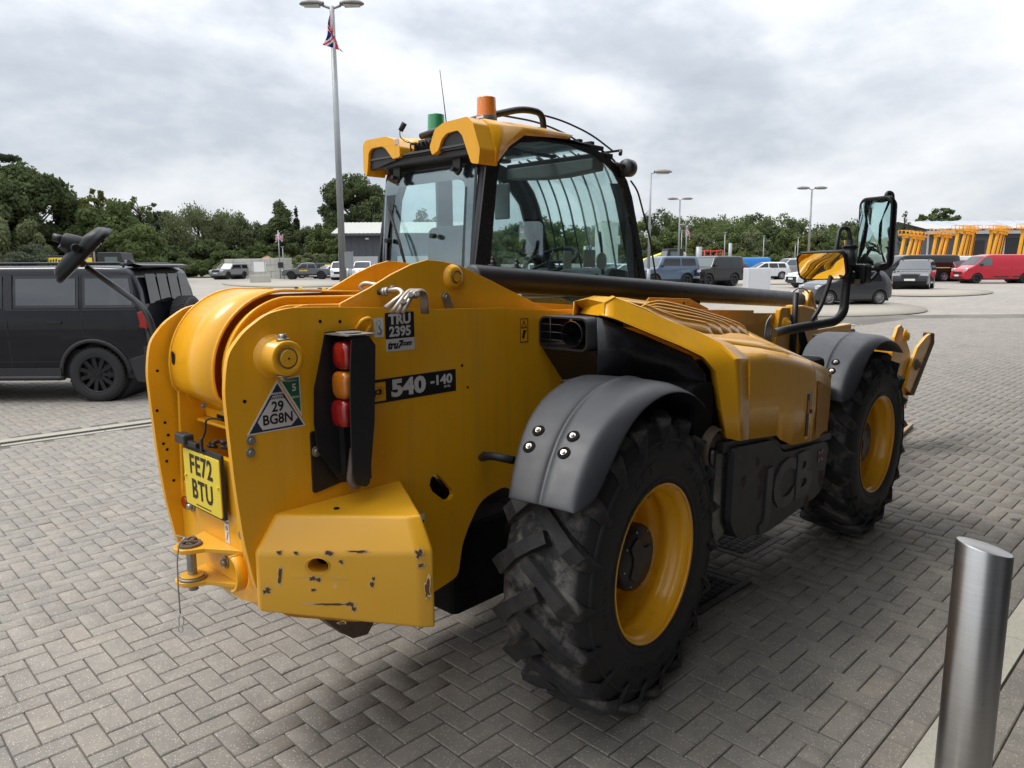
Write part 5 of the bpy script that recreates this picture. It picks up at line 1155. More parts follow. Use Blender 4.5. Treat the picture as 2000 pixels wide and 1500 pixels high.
# roof hoop and guard rods
hoop = bend([(.70, .24, 2.60), (.70, .24, 2.70), (.60, .40, 2.72), (.50, .62, 2.68), (.52, .95, 2.62)], .06)
mb = MB(); mb.tube(bend([(.93, .23, 2.60), (.92, .235, 2.705), (.78, .26, 2.712), (.60, .42, 2.66), (.50, .62, 2.615), (.48, .80, 2.59)], .07), .019, 10); mb.build('roof_hoop', M_BLKM, T)
for i in range(5):
    y = .26 + i * .15; mb = MB(); mb.tube(bend([(.80 - i * .03, y, 2.70 - i * .006), (1.10, y, 2.70), (1.42, y, 2.65), (1.66, y, 2.57)], .25, 8), .006, 8); mb.build('roof_guard_rod', M_BLKM, T)
mb = MB(); mb.tube([(1.66, .20, 2.57), (1.66, 1.0, 2.57)], .008, 8); mb.cyl((1.66, .20, 2.57), (1.64, .19, 2.54), .012, n=8); mb.build('roof_guard_rail', M_BLKM, T)
mb = MB(); mb.lathe([(.0, .0), (.05, 0), (.058, .02), (.055, .07), (.03, .09), (0, .09)], (1.63, .15, 2.455), 'x', 22); mb.cyl((1.58, .19, 2.48), (1.64, .15, 2.46), .014, n=8); mb.build('work_lamp', M_PLAS, T)
pipe('aerial_stay', [(1.72, .16, 2.38), (1.78, .145, 2.32), (1.90, .12, 2.02), (2.0, .10, 1.62)], .006, M_BLKM, .05)
# interior
mb = MB(); mb.grid([[(x, y, z) for x, z in ((.58, 1.45), (.55, 1.70), (.53, 1.95), (.535, 2.02), (.58, 2.05), (.63, 2.02), (.66, 1.90), (.70, 1.55), (.74, 1.48), (1.05, 1.46), (1.10, 1.40))] for y in (.42, .46, .60, .75, .80)]); mb.build('seat', M_SEAT, T, thick=.05, bevel=.02)
mb = MB(); mb.box(.55, 1.05, .42, .80, 1.25, 1.42); mb.build('seat_base', M_BLKM, T, bevel=.04)
mb = MB(); mb.prism(rrect(.43, .79, 1.80, 2.06, .06), .50, .60, 'yz'); mb.build('headrest', M_SEAT, T, bevel=.03, seg=3)
tilt = Matrix.Rotation(rad(-28), 3, 'Y'); c_ = Vector((1.42, .60, 1.86))
mb = MB(); mb.tube([c_ + tilt @ Vector((.19 * math.cos(a), .19 * math.sin(a), 0)) for a in np.linspace(0, 2 * math.pi, 40)], .014, 10)
for a in (0.5, 2.6, 4.7): mb.cyl(c_, c_ + tilt @ Vector((.18 * math.cos(a), .18 * math.sin(a), 0)), .010, n=8)
mb.cyl(c_, c_ + tilt @ Vector((0, 0, -.4)), .03, n=12); mb.build('steering_wheel', M_RUB, T)
mb = MB(); mb.prism([(1.55, 1.3), (1.55, 1.72), (1.66, 1.82), (1.86, 1.80), (1.96, 1.3)], .25, 1.0, 'xz'); mb.build('dashboard', M_PLAS, T, bevel=.03)
for x, z, w, h_ in ((1.10, 1.83, .075, .11), (1.30, 1.84, .12, .11)):
    mb = MB(); mb.prism(rrect(x, x + w, z - .02, z + h_ - .02, .01), .215, .222, 'xz'); mb.build('window_sticker', mat('sticker_back', (.34, .36, .34), .6), T)
mb = MB(); mb.prism(arc(1.49, 1.86, .055, 0, 360, 26)[:-1], .215, .222, 'xz'); mb.build('window_disc', mat('sticker_back', (.34, .36, .34), .6), T)
mb = MB(); mb.prism(rrect(.50, .62, 2.07, 2.32, .05, 6), .99, 1.01, 'xz') if False else mb.obox((1.30, .93, 2.27), (.02, .14, .24)); mb.build('interior_mirror', mat('grey_mirror_back', (.17, .19, .19), .5), T, bevel=.02)
mb = MB(); mb.tube([(1.30, .93, 2.36), (1.32, .98, 2.42)], .008, 6); mb.tube(bend([(1.62, .30, 1.75), (1.60, .30, 1.95), (1.55, .28, 2.05)], .04), .01, 6); mb.box(.62, 1.2, .26, .34, 1.5, 1.64); mb.build('cab_fittings', M_PLAS, T)
mb = MB(); mb.prism([(.35, 1.2), (.35, 1.45), (.60, 1.45), (1.0, 1.38), (1.9, 1.38), (1.9, 1.2)], CYR + .02, CYL - .02, 'xz'); mb.build('cab_floor_box', M_BLKM, T)
# --- mirrors on the right front
arm = [at(1512, 650, 4.15), at(1560, 640, 4.2), at(1632, 628, 4.3), at(1648, 610, 4.32), at(1652, 560, 4.32), at(1660, 470, 4.32)]
mb = MB(); mb.tube(bend(arm, .07), .0265, 14); mb.build('mirror_arm', M_BLKM, T)
mb = MB(); mb.cyl(at(1659, 520, 4.32), at(1660.5, 483, 4.32), .035, n=18); mb.cyl(at(1660.5, 484, 4.32), at(1660.6, 481, 4.32), .045, n=18); mb.build('mirror_sleeve', M_PLAS, T)
mb = MB(); mb.tube(bend([at(1578, 636, 4.24), at(1602, 602, 4.26), at(1622, 545, 4.26), at(1636, 470, 4.28), at(1640, 446, 4.30), at(1658, 444, 4.33), at(1661, 480, 4.32)], .05), .013, 10); mb.build('mirror_stay', M_BLKM, T)
mb = MB(); mb.tube(bend([at(1734, 450, 4.45), at(1744, 400, 4.45), at(1742, 378, 4.45), at(1734, 376, 4.45), at(1728, 392, 4.45)], .03), .014, 10); mb.build('mirror_hook', M_BLKM, T); mb = MB(); mb.tube(bend([at(1675, 552, 4.36), at(1700, 550, 4.40), at(1716, 530, 4.42), at(1720, 500, 4.43)], .04), .012, 10); mb.build('mirror_bracket', M_BLKM, T)
def mirror(c, wdt, hgt, nrm_, r_, name, roll=0):
    n = Vector(nrm_).normalized(); upv = Vector((0, 0, 1)); X = upv.cross(n).normalized(); Y = n.cross(X)
    if roll: M_ = Matrix.Rotation(roll, 3, n); X = M_ @ X; Y = M_ @ Y
    g = empty(name, (0, 0, 0), parent=T)
    out_ = rrect(-wdt / 2, wdt / 2, -hgt / 2, hgt / 2, r_, 6); rows = []
    for s_, o_ in ((.90, .006), (.96, .008), (1, .004), (1, -.02), (.93, -.045), (.7, -.065), (.3, -.075), (.01, -.076)):
        rows.append([c + X * x * (1 - (1 - s_) * 1.0) + Y * (y * s_) + n * o_ for x, y in out_])
    mb = MB(); mb.grid(rows, True, True); mb.build('mirror_housing', M_MIRH, g)
    mb = MB(); cols = []
    for s_ in (.91, .6, .3, .01): cols.append([c + X * x * s_ + Y * y * s_ + n * (.0065 + .006 * (1 - s_ * s_)) for x, y in out_])
    mb.grid(cols, True, True); mb.build('mirror_glass', M_MIRR, g); return g
view = lambda p: (CAM - p).normalized()
c1 = at(1708, 457, 4.40)
mirror(c1, .235, .435, Vector((-1, .42, -.02)), .05, 'wing_mirror')
c2 = at(1605, 519, 4.28)
mirror(c2, .30, .168, Vector((-1, .10, -.30)), .045, 'wide_angle_mirror', rad(2))
mb = MB(); mb.obox(at(1680, 535, 4.38), (.12, .10, .12)); mb.cyl(at(1660, 540, 4.32), at(1690, 535, 4.42), .03, n=12); mb.build('mirror_motor', M_MIRH, T, bevel=.02)
mb = MB(); mb.obox(at(1674, 552, 4.33), (.035, .03, .04), (0, 0, .4)); mb.tube([at(1648, 553, 4.30), at(1664, 554, 4.31)], .003, 6); mb.build('mirror_clamp', M_RUST, T)
# --- left rear work mirror on its bent pole
pole_ = [at(298, 640, 2.80), at(287, 612, 2.80), at(268, 590, 2.81), at(170, 522, 2.84)]
mb = MB(); mb.tube(bend([Vector((-1.33, .19, 1.40))] + pole_, .06), .0115, 12); mb.build('rear_mirror_pole', M_BLKM, T)
c3 = at(167, 500, 2.82)
a_img = (RGT * 105 - UPV * -95).normalized() if False else (RGT * (213 - 115) + UPV * (550 - 450)).normalized()
nn = (RGT * .60 - UPV * .68 + FWD * .45).normalized()
nn = (nn - a_img * nn.dot(a_img)).normalized(); bb = a_img.cross(nn)
g = empty('rear_view_mirror', (0, 0, 0), parent=T)
out_ = rrect(-.135, .135, -.085, .085, .055, 7); rows = []
for s_, o_ in ((.95, .008), (1, .004), (1.0, -.010), (.95, -.016), (.93, -.024), (.82, -.040), (.5, -.050), (.01, -.054)):
    rows.append([c3 + a_img * (x * s_) + bb * (y * s_) + nn * o_ for x, y in out_])
mb = MB(); mb.grid(rows, True, True); mb.build('mirror_housing', M_MIRH, g)
mb = MB(); mb.add([c3 + a_img * x * .95 + bb * y * .95 + nn * .0085 for x, y in out_], [tuple(range(len(out_)))]); mb.build('mirror_glass', M_MIRR, g)
mb = MB(); k0, k1 = c3 - nn * .045 + a_img * .02, c3 - nn * .045 - RGT * .075 + UPV * .035
mb.cyl(at(168, 482, 2.78), at(124, 470, 2.76), .034, .031, n=20); mb.cyl(at(148, 484, 2.70), at(146, 484, 2.74), .015, n=14); mb.cyl(at(163, 487, 2.76), c3 - nn * .03, .026, n=14); mb.build('mirror_ball_mount', M_MIRH, g, bevel=.004)
mb = MB(); mb.cyl(at(124, 468, 2.78), at(104, 463, 2.77), .015, n=14); mb.tube([at(118, 478, 2.78), at(140, 495, 2.81), at(165, 518, 2.82)], .014, 8); mb.build('mirror_spigot', M_BLKM, g)
# ------------------------------------------------------------------ unseen building behind the camera, its canopy sized to shade the near side
M_PANEL = mat('grey_cladding', (.10, .105, .115), .55, var=.05)
bld = empty('unseen_building', (0, 0, 0), label='unseen dark grey building behind the photographer, its canopy shaped for shade', cat='building')
mb = MB(); pts = [bp(-6, -3.3), bp(34, -3.3), bp(34, -16), bp(-6, -16)]; mb.prism([(p.x, p.y) for p in pts], -.02, 9.5, 'xy'); mb.build('wall', M_PANEL, bld)
mb = MB(); pts = [bp(-1.6, 1.25), bp(14, 1.25), bp(14, -3.28), bp(-1.6, -3.28)]; mb.prism([(p.x, p.y) for p in pts], 5.2, 5.7, 'xy'); mb.build('canopy', M_PANEL, bld)  # out of view; lowered and extended to darken the machine's right side
for i in range(6):
    mb = MB(); a, b = bp(-5 + i * 5.5, -3.285), bp(-1 + i * 5.5, -3.285); mb.prism([(a.x, a.y), (b.x, b.y), (b.x, b.y + .01), (a.x, a.y + .01)], .1, 3.6, 'xy'); mb.build('shop_window', mat('shop_glass', (.02, .025, .03), .06), bld)
# ------------------------------------------------------------------ bollard
def steel_mat():
    t = NT('brushed_steel'); P = t.obj()
    mp_ = t.n('ShaderNodeMapping', {'Vector': P, 'Scale': (6, 6, 220)})
    n = t.noise(1.5, 5, .6, mp_.outputs[0])
    c = t.mix(n, (.55, .54, .52), (.74, .73, .71))
    sc = t.ramp(t.noise(3, 6, .8, t.n('ShaderNodeMapping', {'Vector': P, 'Scale': (30, 30, 3), 'Rotation': (.4, .2, 0)}).outputs[0]), [(.62, 0), (.68, .5)])
    c = t.mix(sc, c, (.28, .26, .24))
    b = t.n('ShaderNodeBsdfPrincipled', {'Base Color': c, 'Metallic': 1.0, 'Roughness': t.math('ADD', .24, t.math('MULTIPLY', n, .16)), 'Anisotropic': .0, 'Normal': t.bump(n, .08, .002)})
    return t.out(b.outputs[0])
M_BRUSH = steel_mat()
bo = empty('bollard', at(1921, 1062, 2.05) * 1, label='brushed stainless steel bollard with a sloping top beside the kerb', cat='bollard')
bl = at(1922, 1078, 2.03); bo.location = (bl.x, bl.y, 0)
mb = MB(); R_b = .0697; vs_ = []; N = 64; tl = Vector((RGT.x, RGT.y, 0)).normalized()
for i in range(N):
    a = 2 * math.pi * i / N; dx, dy = R_b * math.cos(a), R_b * math.sin(a)
    vs_.append((dx, dy))
ht_ = lambda dx, dy: 1.055 - .24 * (Vector((dx, dy, 0)).dot(tl))
mb.grid([[(dx, dy, .0), (dx, dy, ht_(dx, dy) - .004), (dx * .965, dy * .965, ht_(dx, dy))] for dx, dy in vs_ + vs_[:1]]); mb.build('post', M_BRUSH, bo)
mb = MB(); mb.grid([[(dx * s_, dy * s_, ht_(dx * s_, dy * s_) + .005 * (1 - s_ * s_)) for dx, dy in vs_] for s_ in (.965, .9, .7, .4, .01)], True, True); mb.build('domed_cap', M_BRUSH, bo)
# plank on the ground in front
mb = MB(); q0, q1 = G(1757, 862), G(1783, 842); dq = (q1 - q0).normalized(); sd_ = Vector((-dq.y, dq.x, 0))
pl_ = [q0 - dq * 1.4, q1, q1 + sd_ * .18, q0 - dq * 1.4 + sd_ * .18]
mb.prism([(p.x, p.y) for p in pl_], .012, .05, 'xy'); tag(mb.build('wooden_plank', mat('pale_wood', (.42, .30, .18), .7, var=.2, vs=30), bevel=.003), 'pale timber board lying on the paving beyond the front tyre', 'plank')

# ------------------------------------------------------------------ vehicles
def car_paint(name, c, rough=.25, metal=.0):
    return mat(name, c, rough, metal, coat=1.0, var=.03, spec=.10, rv=.05)
M_CGL = mat('car_glass', (.006, .008, .009), .03, var=.02, spec=.7, rv=.02)
M_CGL2 = mat('car_glass_light', (.09, .12, .12), .08, var=.02, spec=.8)
M_CTY = mat('car_tyre', (.018, .018, .019), .75, bump=.3, bs=150)
M_ALLOY = mat('alloy', (.42, .42, .43), .3, .8)
M_BALLOY = mat('black_alloy', (.016, .016, .018), .25, .3)
M_TRIM = mat('car_trim', (.018, .018, .02), .6)
M_LAMP = mat('headlamp', (.62, .64, .66), .12, .3)
M_TAIL = mat('tail_lamp', (.30, .01, .01), .15)
WHEELS = {}
def car_wheel(parent, x, y, r, side, rim, spokes=5, width=.23, style=0):
    key = (round(r, 3), side, rim.name, spokes, style)
    if key not in WHEELS:
        mb = MB(); w = width; k = side
        mb.lathe([(r * .66, w * .46 * k), (r * .74, w * .5 * k), (r * .92, w * .5 * k), (r * .985, w * .42 * k), (r, w * .28 * k), (r, -w * .28 * k), (r * .97, -w * .45 * k), (r * .66, -w * .46 * k)], (0, 0, 0), 'y', 40)
        for i in range(44):
            a = 2 * math.pi * i / 44
            for yy in (-.35, -.12, .12, .35):
                c_ = Vector((r * 1.001 * math.cos(a + yy * .1), yy * w, r * 1.001 * math.sin(a + yy * .1))); mb.obox(c_, (.012, w * .17, r * .07), (0, -a, 0))
        ty = mb.mesh('tyre', M_CTY)
        mb = MB(); mb.lathe([(r * .67, w * .44 * k), (r * .655, w * .47 * k), (r * .62, w * .43 * k), (r * .60, w * .30 * k), (r * .60, -w * .3 * k)], (0, 0, 0), 'y', 40)
        for i in range(spokes):
            a = 2 * math.pi * i / spokes + .3
            for da in ((-.16, .16) if style == 1 else (0,)):
                p0 = Vector((r * .10 * math.cos(a + da), w * .34 * k, r * .10 * math.sin(a + da))); p1 = Vector((r * .635 * math.cos(a + da * .7), w * .40 * k, r * .635 * math.sin(a + da * .7)))
                t_ = (p1 - p0).normalized(); n_ = Vector((-t_.z, 0, t_.x)); ww = r * (.055 if spokes > 6 or style else .10)
                mb.add([p0 - n_ * ww, p0 + n_ * ww, p1 + n_ * ww * 1.35, p1 - n_ * ww * 1.35] + [q - Vector((0, .05 * k, 0)) for q in (p0 - n_ * ww, p0 + n_ * ww, p1 + n_ * ww, p1 - n_ * ww)], [(0, 1, 2, 3), (0, 4, 5, 1), (1, 5, 6, 2), (3, 2, 6, 7), (0, 3, 7, 4)])
        mb.cyl((0, w * .2 * k, 0), (0, w * .40 * k, 0), r * .15, n=20)
        for i in range(5): mb.cyl((r * .09 * math.cos(i * 1.257), w * .40 * k, r * .09 * math.sin(i * 1.257)), (r * .09 * math.cos(i * 1.257), w * .425 * k, r * .09 * math.sin(i * 1.257)), r * .025, n=6)
        ri = mb.mesh('rim', rim)
        mb = MB(); mb.cyl((0, 0, 0), (0, w * .12 * k, 0), r * .42, n=30); br = mb.mesh('brake_disc', mat('brake_steel', (.12, .115, .11), .5, .6))
        mb = MB(); mb.cyl((0, -w * .3 * k, 0), (0, -w * .25 * k, 0), r * .63, n=24); bk = mb.mesh('wheel_back', M_TRIM)
        WHEELS[key] = (ty, ri, br, bk)
    w_ = empty('wheel', (x, y, r), parent=parent)
    for me, nm in zip(WHEELS[key], ('tyre', 'rim', 'brake_disc', 'wheel_back')):
        o = bpy.data.objects.new(nm, me); COL.objects.link(o); o.parent = w_
    return w_
def car(loc, hd, paint, label, cat='car', group=None, top=None, W_=1.82, wb=(-1.3, 1.3), r=.33, sill=.30, belt=.92, tum=.15, plan=.10, wins=(), screen=None, rear=None, rim=None, spokes=5, style=0, seams=(), handles=(), glass=None, sglass=None, rails=False, arch=None, grille=None, lamps=None, plate=True, clad=None, mirror=None, tail=None, step=.045, scr_glass=None, pitch=0):
    glass = glass or M_CGL; rim = rim or M_ALLOY
    root = empty('parked_car' if cat == 'car' else cat.replace(' ', '_'), loc, YAW - math.pi / 2 + rad(hd), label, cat, group); root.rotation_euler[1] = pitch
    xs = [p[0] for p in top]; zs = [p[1] for p in top]; x0, x1 = xs[0], xs[-1]
    zt = lambda x: float(np.interp(x, xs, zs)); H_ = max(zs)
    ra = arch or r * 1.17
    def hw(x, z):
        e_ = min(x - x0, x1 - x) / .55; tp = 1 - plan * max(0, 1 - max(e_, 0)) ** 2.2
        zz = max(0, z - belt) / max(.1, H_ - belt); lo = max(0, (belt - .25) - z) * .06
        return W_ / 2 * tp * (1 - tum * zz ** 1.15) - lo
    def zb(x):
        b = sill
        if x < x0 + .3: b = sill + (x0 + .3 - x) * .25
        if x > x1 - .3: b = sill - .04 + (x - x1 + .3) * .15
        for xw in wb:
            d_ = abs(x - xw)
            if d_ < ra: b = max(b, r + math.sqrt(ra * ra - d_ * d_))
        return b
    X = sorted(set([round(v, 4) for v in np.arange(x0, x1, step)] + [x1] + [round(xw + s_ * ra * q, 4) for xw in wb for s_ in (-1, 1) for q in (.999, .98, .93, .85)]))
    X = [x for x in X if x0 <= x <= x1]
    rows = []
    for x in X:
        b, t = zb(x), zt(x); b = min(b, t - .05)
        lv = [b, min(b + .06, t - .04), b + (t - b) * .35, b + (t - b) * .6, b + (t - b) * .8]
        ring = [(x, hw(x, z), z) for z in lv]
        cr = .07 if t > belt + .3 else .045
        ring += [(x, hw(x, t) , t - cr), (x, hw(x, t) - cr * .28, t - cr * .28), (x, hw(x, t) - cr, t), (x, hw(x, t) * .5, t + .015), (x, 0, t + .022)]
        ring = ring + [(x, -p[1], p[2]) for p in ring[-2::-1]]
        rows.append(ring)
    mb = MB(); mb.grid(rows)
    for row in (rows[0], rows[-1]): mb.add(row, [tuple(range(len(row)))])
    mb.build('body', paint, root)
    mb = MB(); mb.box(x0 + .15, x1 - .2, -W_ / 2 + .12, W_ / 2 - .12, sill - .08, sill + .35); mb.build('underbody', M_TRIM, root)
    def spatch(xa, xb, xc, xd, z0, z1, m_, name, off=.006, sides=(1, -1)):
        """side panel: bottom from xa to xb, top from xc to xd"""
        for s_ in sides:
            g_ = []
            for i in range(5):
                v_ = i / 4; z = z0 + (z1 - z0) * v_; a = xa + (xc - xa) * v_; b = xb + (xd - xb) * v_
                g_.append([(a + (b - a) * j / 6, s_ * (hw(a + (b - a) * j / 6, z) + off), z) for j in range(7)])
            mb = MB(); mb.grid(g_); mb.build(name, m_, root)
    for w in wins: spatch(*w[:6], w[6] if len(w) > 6 else (sglass or glass), 'side_window')
    for nm, rg, dx in (('windscreen', screen, 1), ('rear_window', rear, -1)):
        if rg:
            g_ = []
            for i in range(8):
                x = rg[0] + (rg[1] - rg[0]) * i / 7; w = hw(x, zt(x)) - .09
                g_.append([(x + dx * .008, w * q, zt(x) + .008 + .020 * (1 - q * q)) for q in np.linspace(-1, 1, 7)])
            mb = MB(); mb.grid(g_); mb.build(nm, (scr_glass or glass) if nm == 'windscreen' else glass, root)
    for xs_, za, zb_ in seams: spatch(xs_ - .004, xs_ + .004, xs_ - .004, xs_ + .004, za, zb_, M_TRIM, 'door_gap', .002)
    for hx, hz in handles:
        for s_ in (1, -1):
            mb = MB(); mb.box(hx - .10, hx + .10, s_ * (hw(hx, hz) - .004) - .02, s_ * (hw(hx, hz) - .004) + .02, hz - .018, hz + .018); mb.build('door_handle', paint, root, bevel=.006)
    if clad:
        for xw in wb:
            for s_ in (1, -1):
                pts = []
                for a in range(0, 181, 10):
                    for rr_ in (ra, ra + clad): pts.append((xw + rr_ * math.cos(rad(a)), r + rr_ * math.sin(rad(a))))
                g_ = [[(p[0], s_ * (hw(p[0], p[1]) + .012), p[1]) for p in pts[i:i + 2]] for i in range(0, len(pts), 2)]
                mb = MB(); mb.grid(g_); mb.build('arch_trim', M_TRIM, root, thick=.02)
        for s_ in (1, -1):
            mb = MB(); mb.box(wb[0] + ra + .02, wb[1] - ra - .02, s_ * (W_ / 2 - .02) - .02, s_ * (W_ / 2 - .02) + .02, sill - .03, sill + .09); mb.build('sill_trim', M_TRIM, root)
    for xw in wb:
        for s_ in (1, -1): car_wheel(root, xw, s_ * (W_ / 2 - .14), r, s_, rim, spokes, style=style)
        mb = MB(); mb.cyl((xw, -W_ / 2 + .2, r), (xw, W_ / 2 - .2, r), ra * .98, n=24); mb.build('wheel_arch', M_TRIM, root)
    def fx_(z):
        return max([x for x in X if zt(x) >= z] or [x1])
    def rx_(z):
        return min([x for x in X if zt(x) >= z] or [x0])
    if lamps:
        lx, lz, lw, lh = lamps; lx = fx_(lz - lh * .35) + .012
        for s_ in (1, -1):
            mb = MB(); yc = s_ * (hw(lx, lz) - lw / 2 + .02); mb.prism(rrect(yc - lw / 2, yc + lw / 2, lz - lh / 2, lz + lh / 2, lh * .4), lx - .15, lx + .015, 'yz'); mb.build('headlight', M_LAMP, root, bevel=.01)
    if grille:
        gx, gz, gw, gh = grille; gx = fx_(gz - gh * .2) + .010; mb = MB(); mb.prism(rrect(-gw / 2, gw / 2, gz - gh / 2, gz + gh / 2, gh * .2), gx - .2, gx + .012, 'yz'); gr_ = mb.build('grille', M_TRIM, root)
        mb = MB(); mb.prism(rrect(-W_ * .36, W_ * .36, sill + .02, sill + .17, .04), gx - .25, gx + .02, 'yz'); mb.build('lower_intake', M_TRIM, root)
    if plate:
        pz = sill + .22
        for s_, m_, xx in ((1, M_PLW, x1 + .022), (-1, M_PLY, x0 - .012)):
            mb = MB(); mb.box(min(xx, xx + .008 * s_), max(xx, xx + .008 * s_), -.26, .26, pz - .055, pz + .055); po = mb.build('number_plate', m_, root)
            mb = MB(); text(mb, 'AV21 KXB' if s_ > 0 else 'AV21 KXB', .085, (xx + s_ * .0095, 0, pz), (0, s_, 0), (0, 0, 1), bold=.002, ext=.0004) if False else mb.box(min(xx + s_ * .008, xx + s_ * .0095), max(xx + s_ * .008, xx + s_ * .0095), -.20, .20, pz - .028, pz + .028) if False else None
    if tail:
        tx, tz, tw, th_ = tail; tx = rx_(tz + th_ * .3) - .004
        for s_ in (1, -1):
            mb = MB(); yc = s_ * (hw(tx, tz) - tw / 2 + .012); mb.prism(rrect(min(yc - tw / 2, yc + tw / 2), max(yc - tw / 2, yc + tw / 2), tz - th_ / 2, tz + th_ / 2, .03), tx - .012, tx + .14, 'yz'); mb.build('tail_light', M_TAIL, root, bevel=.01)
    if mirror:
        mx_, mz = mirror
        for s_ in (1, -1):
            mb = MB(); y_ = s_ * (hw(mx_, mz) + .10); mb.obox((mx_, y_, mz), (.12, .19, .15)); mb.build('door_mirror', paint if False else M_TRIM, root, bevel=.03)
    if rails:
        for s_ in (1, -1):
            y_ = s_ * (hw(0, H_) - .14); mb = MB(); mb.tube(bend([(rails[0], y_, zt(rails[0]) + .01), (rails[0] + .08, y_, H_ + .05), (rails[1] - .08, y_, H_ + .05), (rails[1], y_, zt(rails[1]) + .01)], .05), .015, 6); mb.build('roof_rail', M_TRIM, root)
    root['hw'] = 0; del root['hw']
    return root, hw, zt, spatch
P_BLK = car_paint('black_car_paint', (.012, .013, .016)); P_DGR = car_paint('dark_grey_paint', (.05, .053, .06), .3, .3); P_GRY = car_paint('grey_car_paint', (.115, .12, .13), .3, .3)
P_WHT = car_paint('white_car_paint', (.66, .67, .68)); P_SIL = car_paint('silver_paint', (.38, .39, .41), .3, .5); P_RED = car_paint('red_car_paint', (.48, .012, .03)); P_BLU = car_paint('slate_blue_paint', (.10, .145, .21), .3, .3); P_BBL = car_paint('bright_blue_paint', (.02, .20, .60)); P_DRD = car_paint('dark_red_paint', (.16, .012, .012)); P_BK2 = mat('near_black_paint', (.008, .009, .013), .3, coat=.65, var=.03, spec=.08, rv=.05)
DEF = dict(top=[(-2.32, .62), (-2.30, 1.2), (-2.24, 1.62), (-2.16, 1.90), (-2.08, 1.95), (-1.5, 1.972), (.3, 1.972), (.62, 1.93), (.72, 1.87), (1.12, 1.24), (1.22, 1.19), (2.0, 1.135), (2.12, 1.08), (2.17, .95), (2.18, .45)], W_=1.99, r=.405, sill=.42, belt=1.30, tum=.10, plan=.08)
def defender(loc, hd, paint, label, wb, short=False, **k):
    """tall square off-roader: the 90 has one rear side window, the 110 two doors"""
    d = dict(DEF)
    sh = 0 if short else -.04
    d['top'] = [((x - sh - .0) if x < .0 else (x + 0), z) for x, z in DEF['top']]
    if short: wins = [(-1.98, -.80, -1.90, -.80, 1.36, 1.83), (-.68, -.08, -.68, -.10, 1.36, 1.83) if False else (-.70, .78, -.70, .50, 1.36, 1.83)]
    else: wins = [(-2.16, -1.42, -2.10, -1.42, 1.38, 1.84), (-1.36, -.42, -1.36, -.42, 1.38, 1.84), (-.26, .86, -.26, .52, 1.38, 1.84)]
    return car(loc, hd, paint, label, wins=wins, wb=wb, screen=(.75, 1.10), clad=.055, lamps=(2.14, 1.0, .24, .17), grille=(2.165, 1.0, 1.1, .16), mirror=(.78, 1.36), tail=(-2.31 - sh, 1.2, .12, .26), **d, **k)

# the large dark off-roader beside the tail of the machine
ang = YAW + math.pi / 2
Pw = G(192, 789); fwv = Vector((math.cos(ang), math.sin(ang), 0)); lfv = Vector((-math.sin(ang), math.cos(ang), 0))
K_ = .945; cl_ = Pw + fwv * 1.51 * K_ - lfv * .985 * K_
root, hw_, zt_, sp_ = defender(cl_, 180, P_BK2, 'large dark grey off-roader with black alloy wheels parked behind the machine', (-1.51, 1.51), rim=M_BALLOY, spokes=11, style=0, glass=M_CGL,
    seams=((-1.39, 1.0, 1.86), (-.30, .45, 1.86), (.80, .5, 1.3)), handles=((-1.0, 1.17), (-.08, 1.17)), scr_glass=M_CGL, step=.04)
root.scale = (K_, K_, K_)
sp_(-2.18, -1.40, -2.16, -1.40, 1.345, 1.365, M_TRIM, 'waist_strip', .010)
sp_(-1.38, -.31, -1.38, -.31, 1.345, 1.365, M_TRIM, 'waist_strip', .010)
sp_(-.40, -.28, -.40, -.28, 1.36, 1.86, M_TRIM, 'door_pillar', .008)
sp_(-1.02, .78, -1.02, .78, .595, .605, M_TRIM, 'body_crease', .003); sp_(-1.02, .78, -1.02, .78, 1.205, 1.212, M_TRIM, 'shoulder_crease', .001)
for s_ in (1, -1):
    mb = MB(); mb.tube(bend([(-1.02, s_ * .93, .36), (-1.0, s_ * .99, .36), (.95, s_ * .99, .36), (1.0, s_ * .93, .36)], .04), .035, 10); mb.build('side_step', M_TRIM, root)
    mb = MB(); y_ = s_ * .76; mb.tube(bend([(-1.95, y_, 1.965), (-1.90, y_, 2.02), (-.05, y_, 2.02), (.0, y_, 1.965)], .05), .018, 8); mb.build('roof_rail', M_TRIM, root)
    mb = MB(); mb.prism([(-1.98, .62), (-2.10, .30), (-2.26, .27), (-2.32, .40), (-2.25, .70)], s_ * .90, s_ * .955, 'xz'); mb.build('mudflap', M_TRIM, root, bevel=.01)
    mb = MB(); mb.prism(rrect(-2.32, -2.24, .62, .82, .02), s_ * .62, s_ * .97, 'xz'); mb.build('rear_bumper_corner', M_TRIM, root, bevel=.02)
for i in range(4):
    w_ = -.72 + i * .36 + .02; mb = MB(); mb.prism([(w_, 1.43), (w_ + .33, 1.43), (w_ + .31, 1.86), (w_ + .02, 1.86)], -2.295, -2.285, 'yz'); o = mb.build('tailgate_window', M_CGL, root); o.rotation_euler = (0, rad(9), 0); o.location = (.22 + .19, 0, -.43 - .0)
    o.rotation_euler = (0, 0, 0); o.location = (0, 0, 0)
    for v in o.data.vertices: v.co.x += (v.co.z - 1.25) * .14 - .0
mb = MB(); g_ = [[(-1.98, y, 1.985), (-2.12, y, 2.01), (-2.27, y, 1.975), (-2.12, y, 1.955)] for y in np.linspace(-.80, .80, 9)]; mb.grid(g_, True, True); mb.build('roof_spoiler', P_BK2, root)
mb = MB(); mb.prism([(-1.75, 1.99), (-1.66, 2.075), (-1.63, 2.08), (-1.60, 1.99)], -.02, .02, 'xz'); mb.build('shark_fin', M_TRIM, root)
sw = empty('spare_wheel', (-2.44, -.10, 1.10), parent=root)
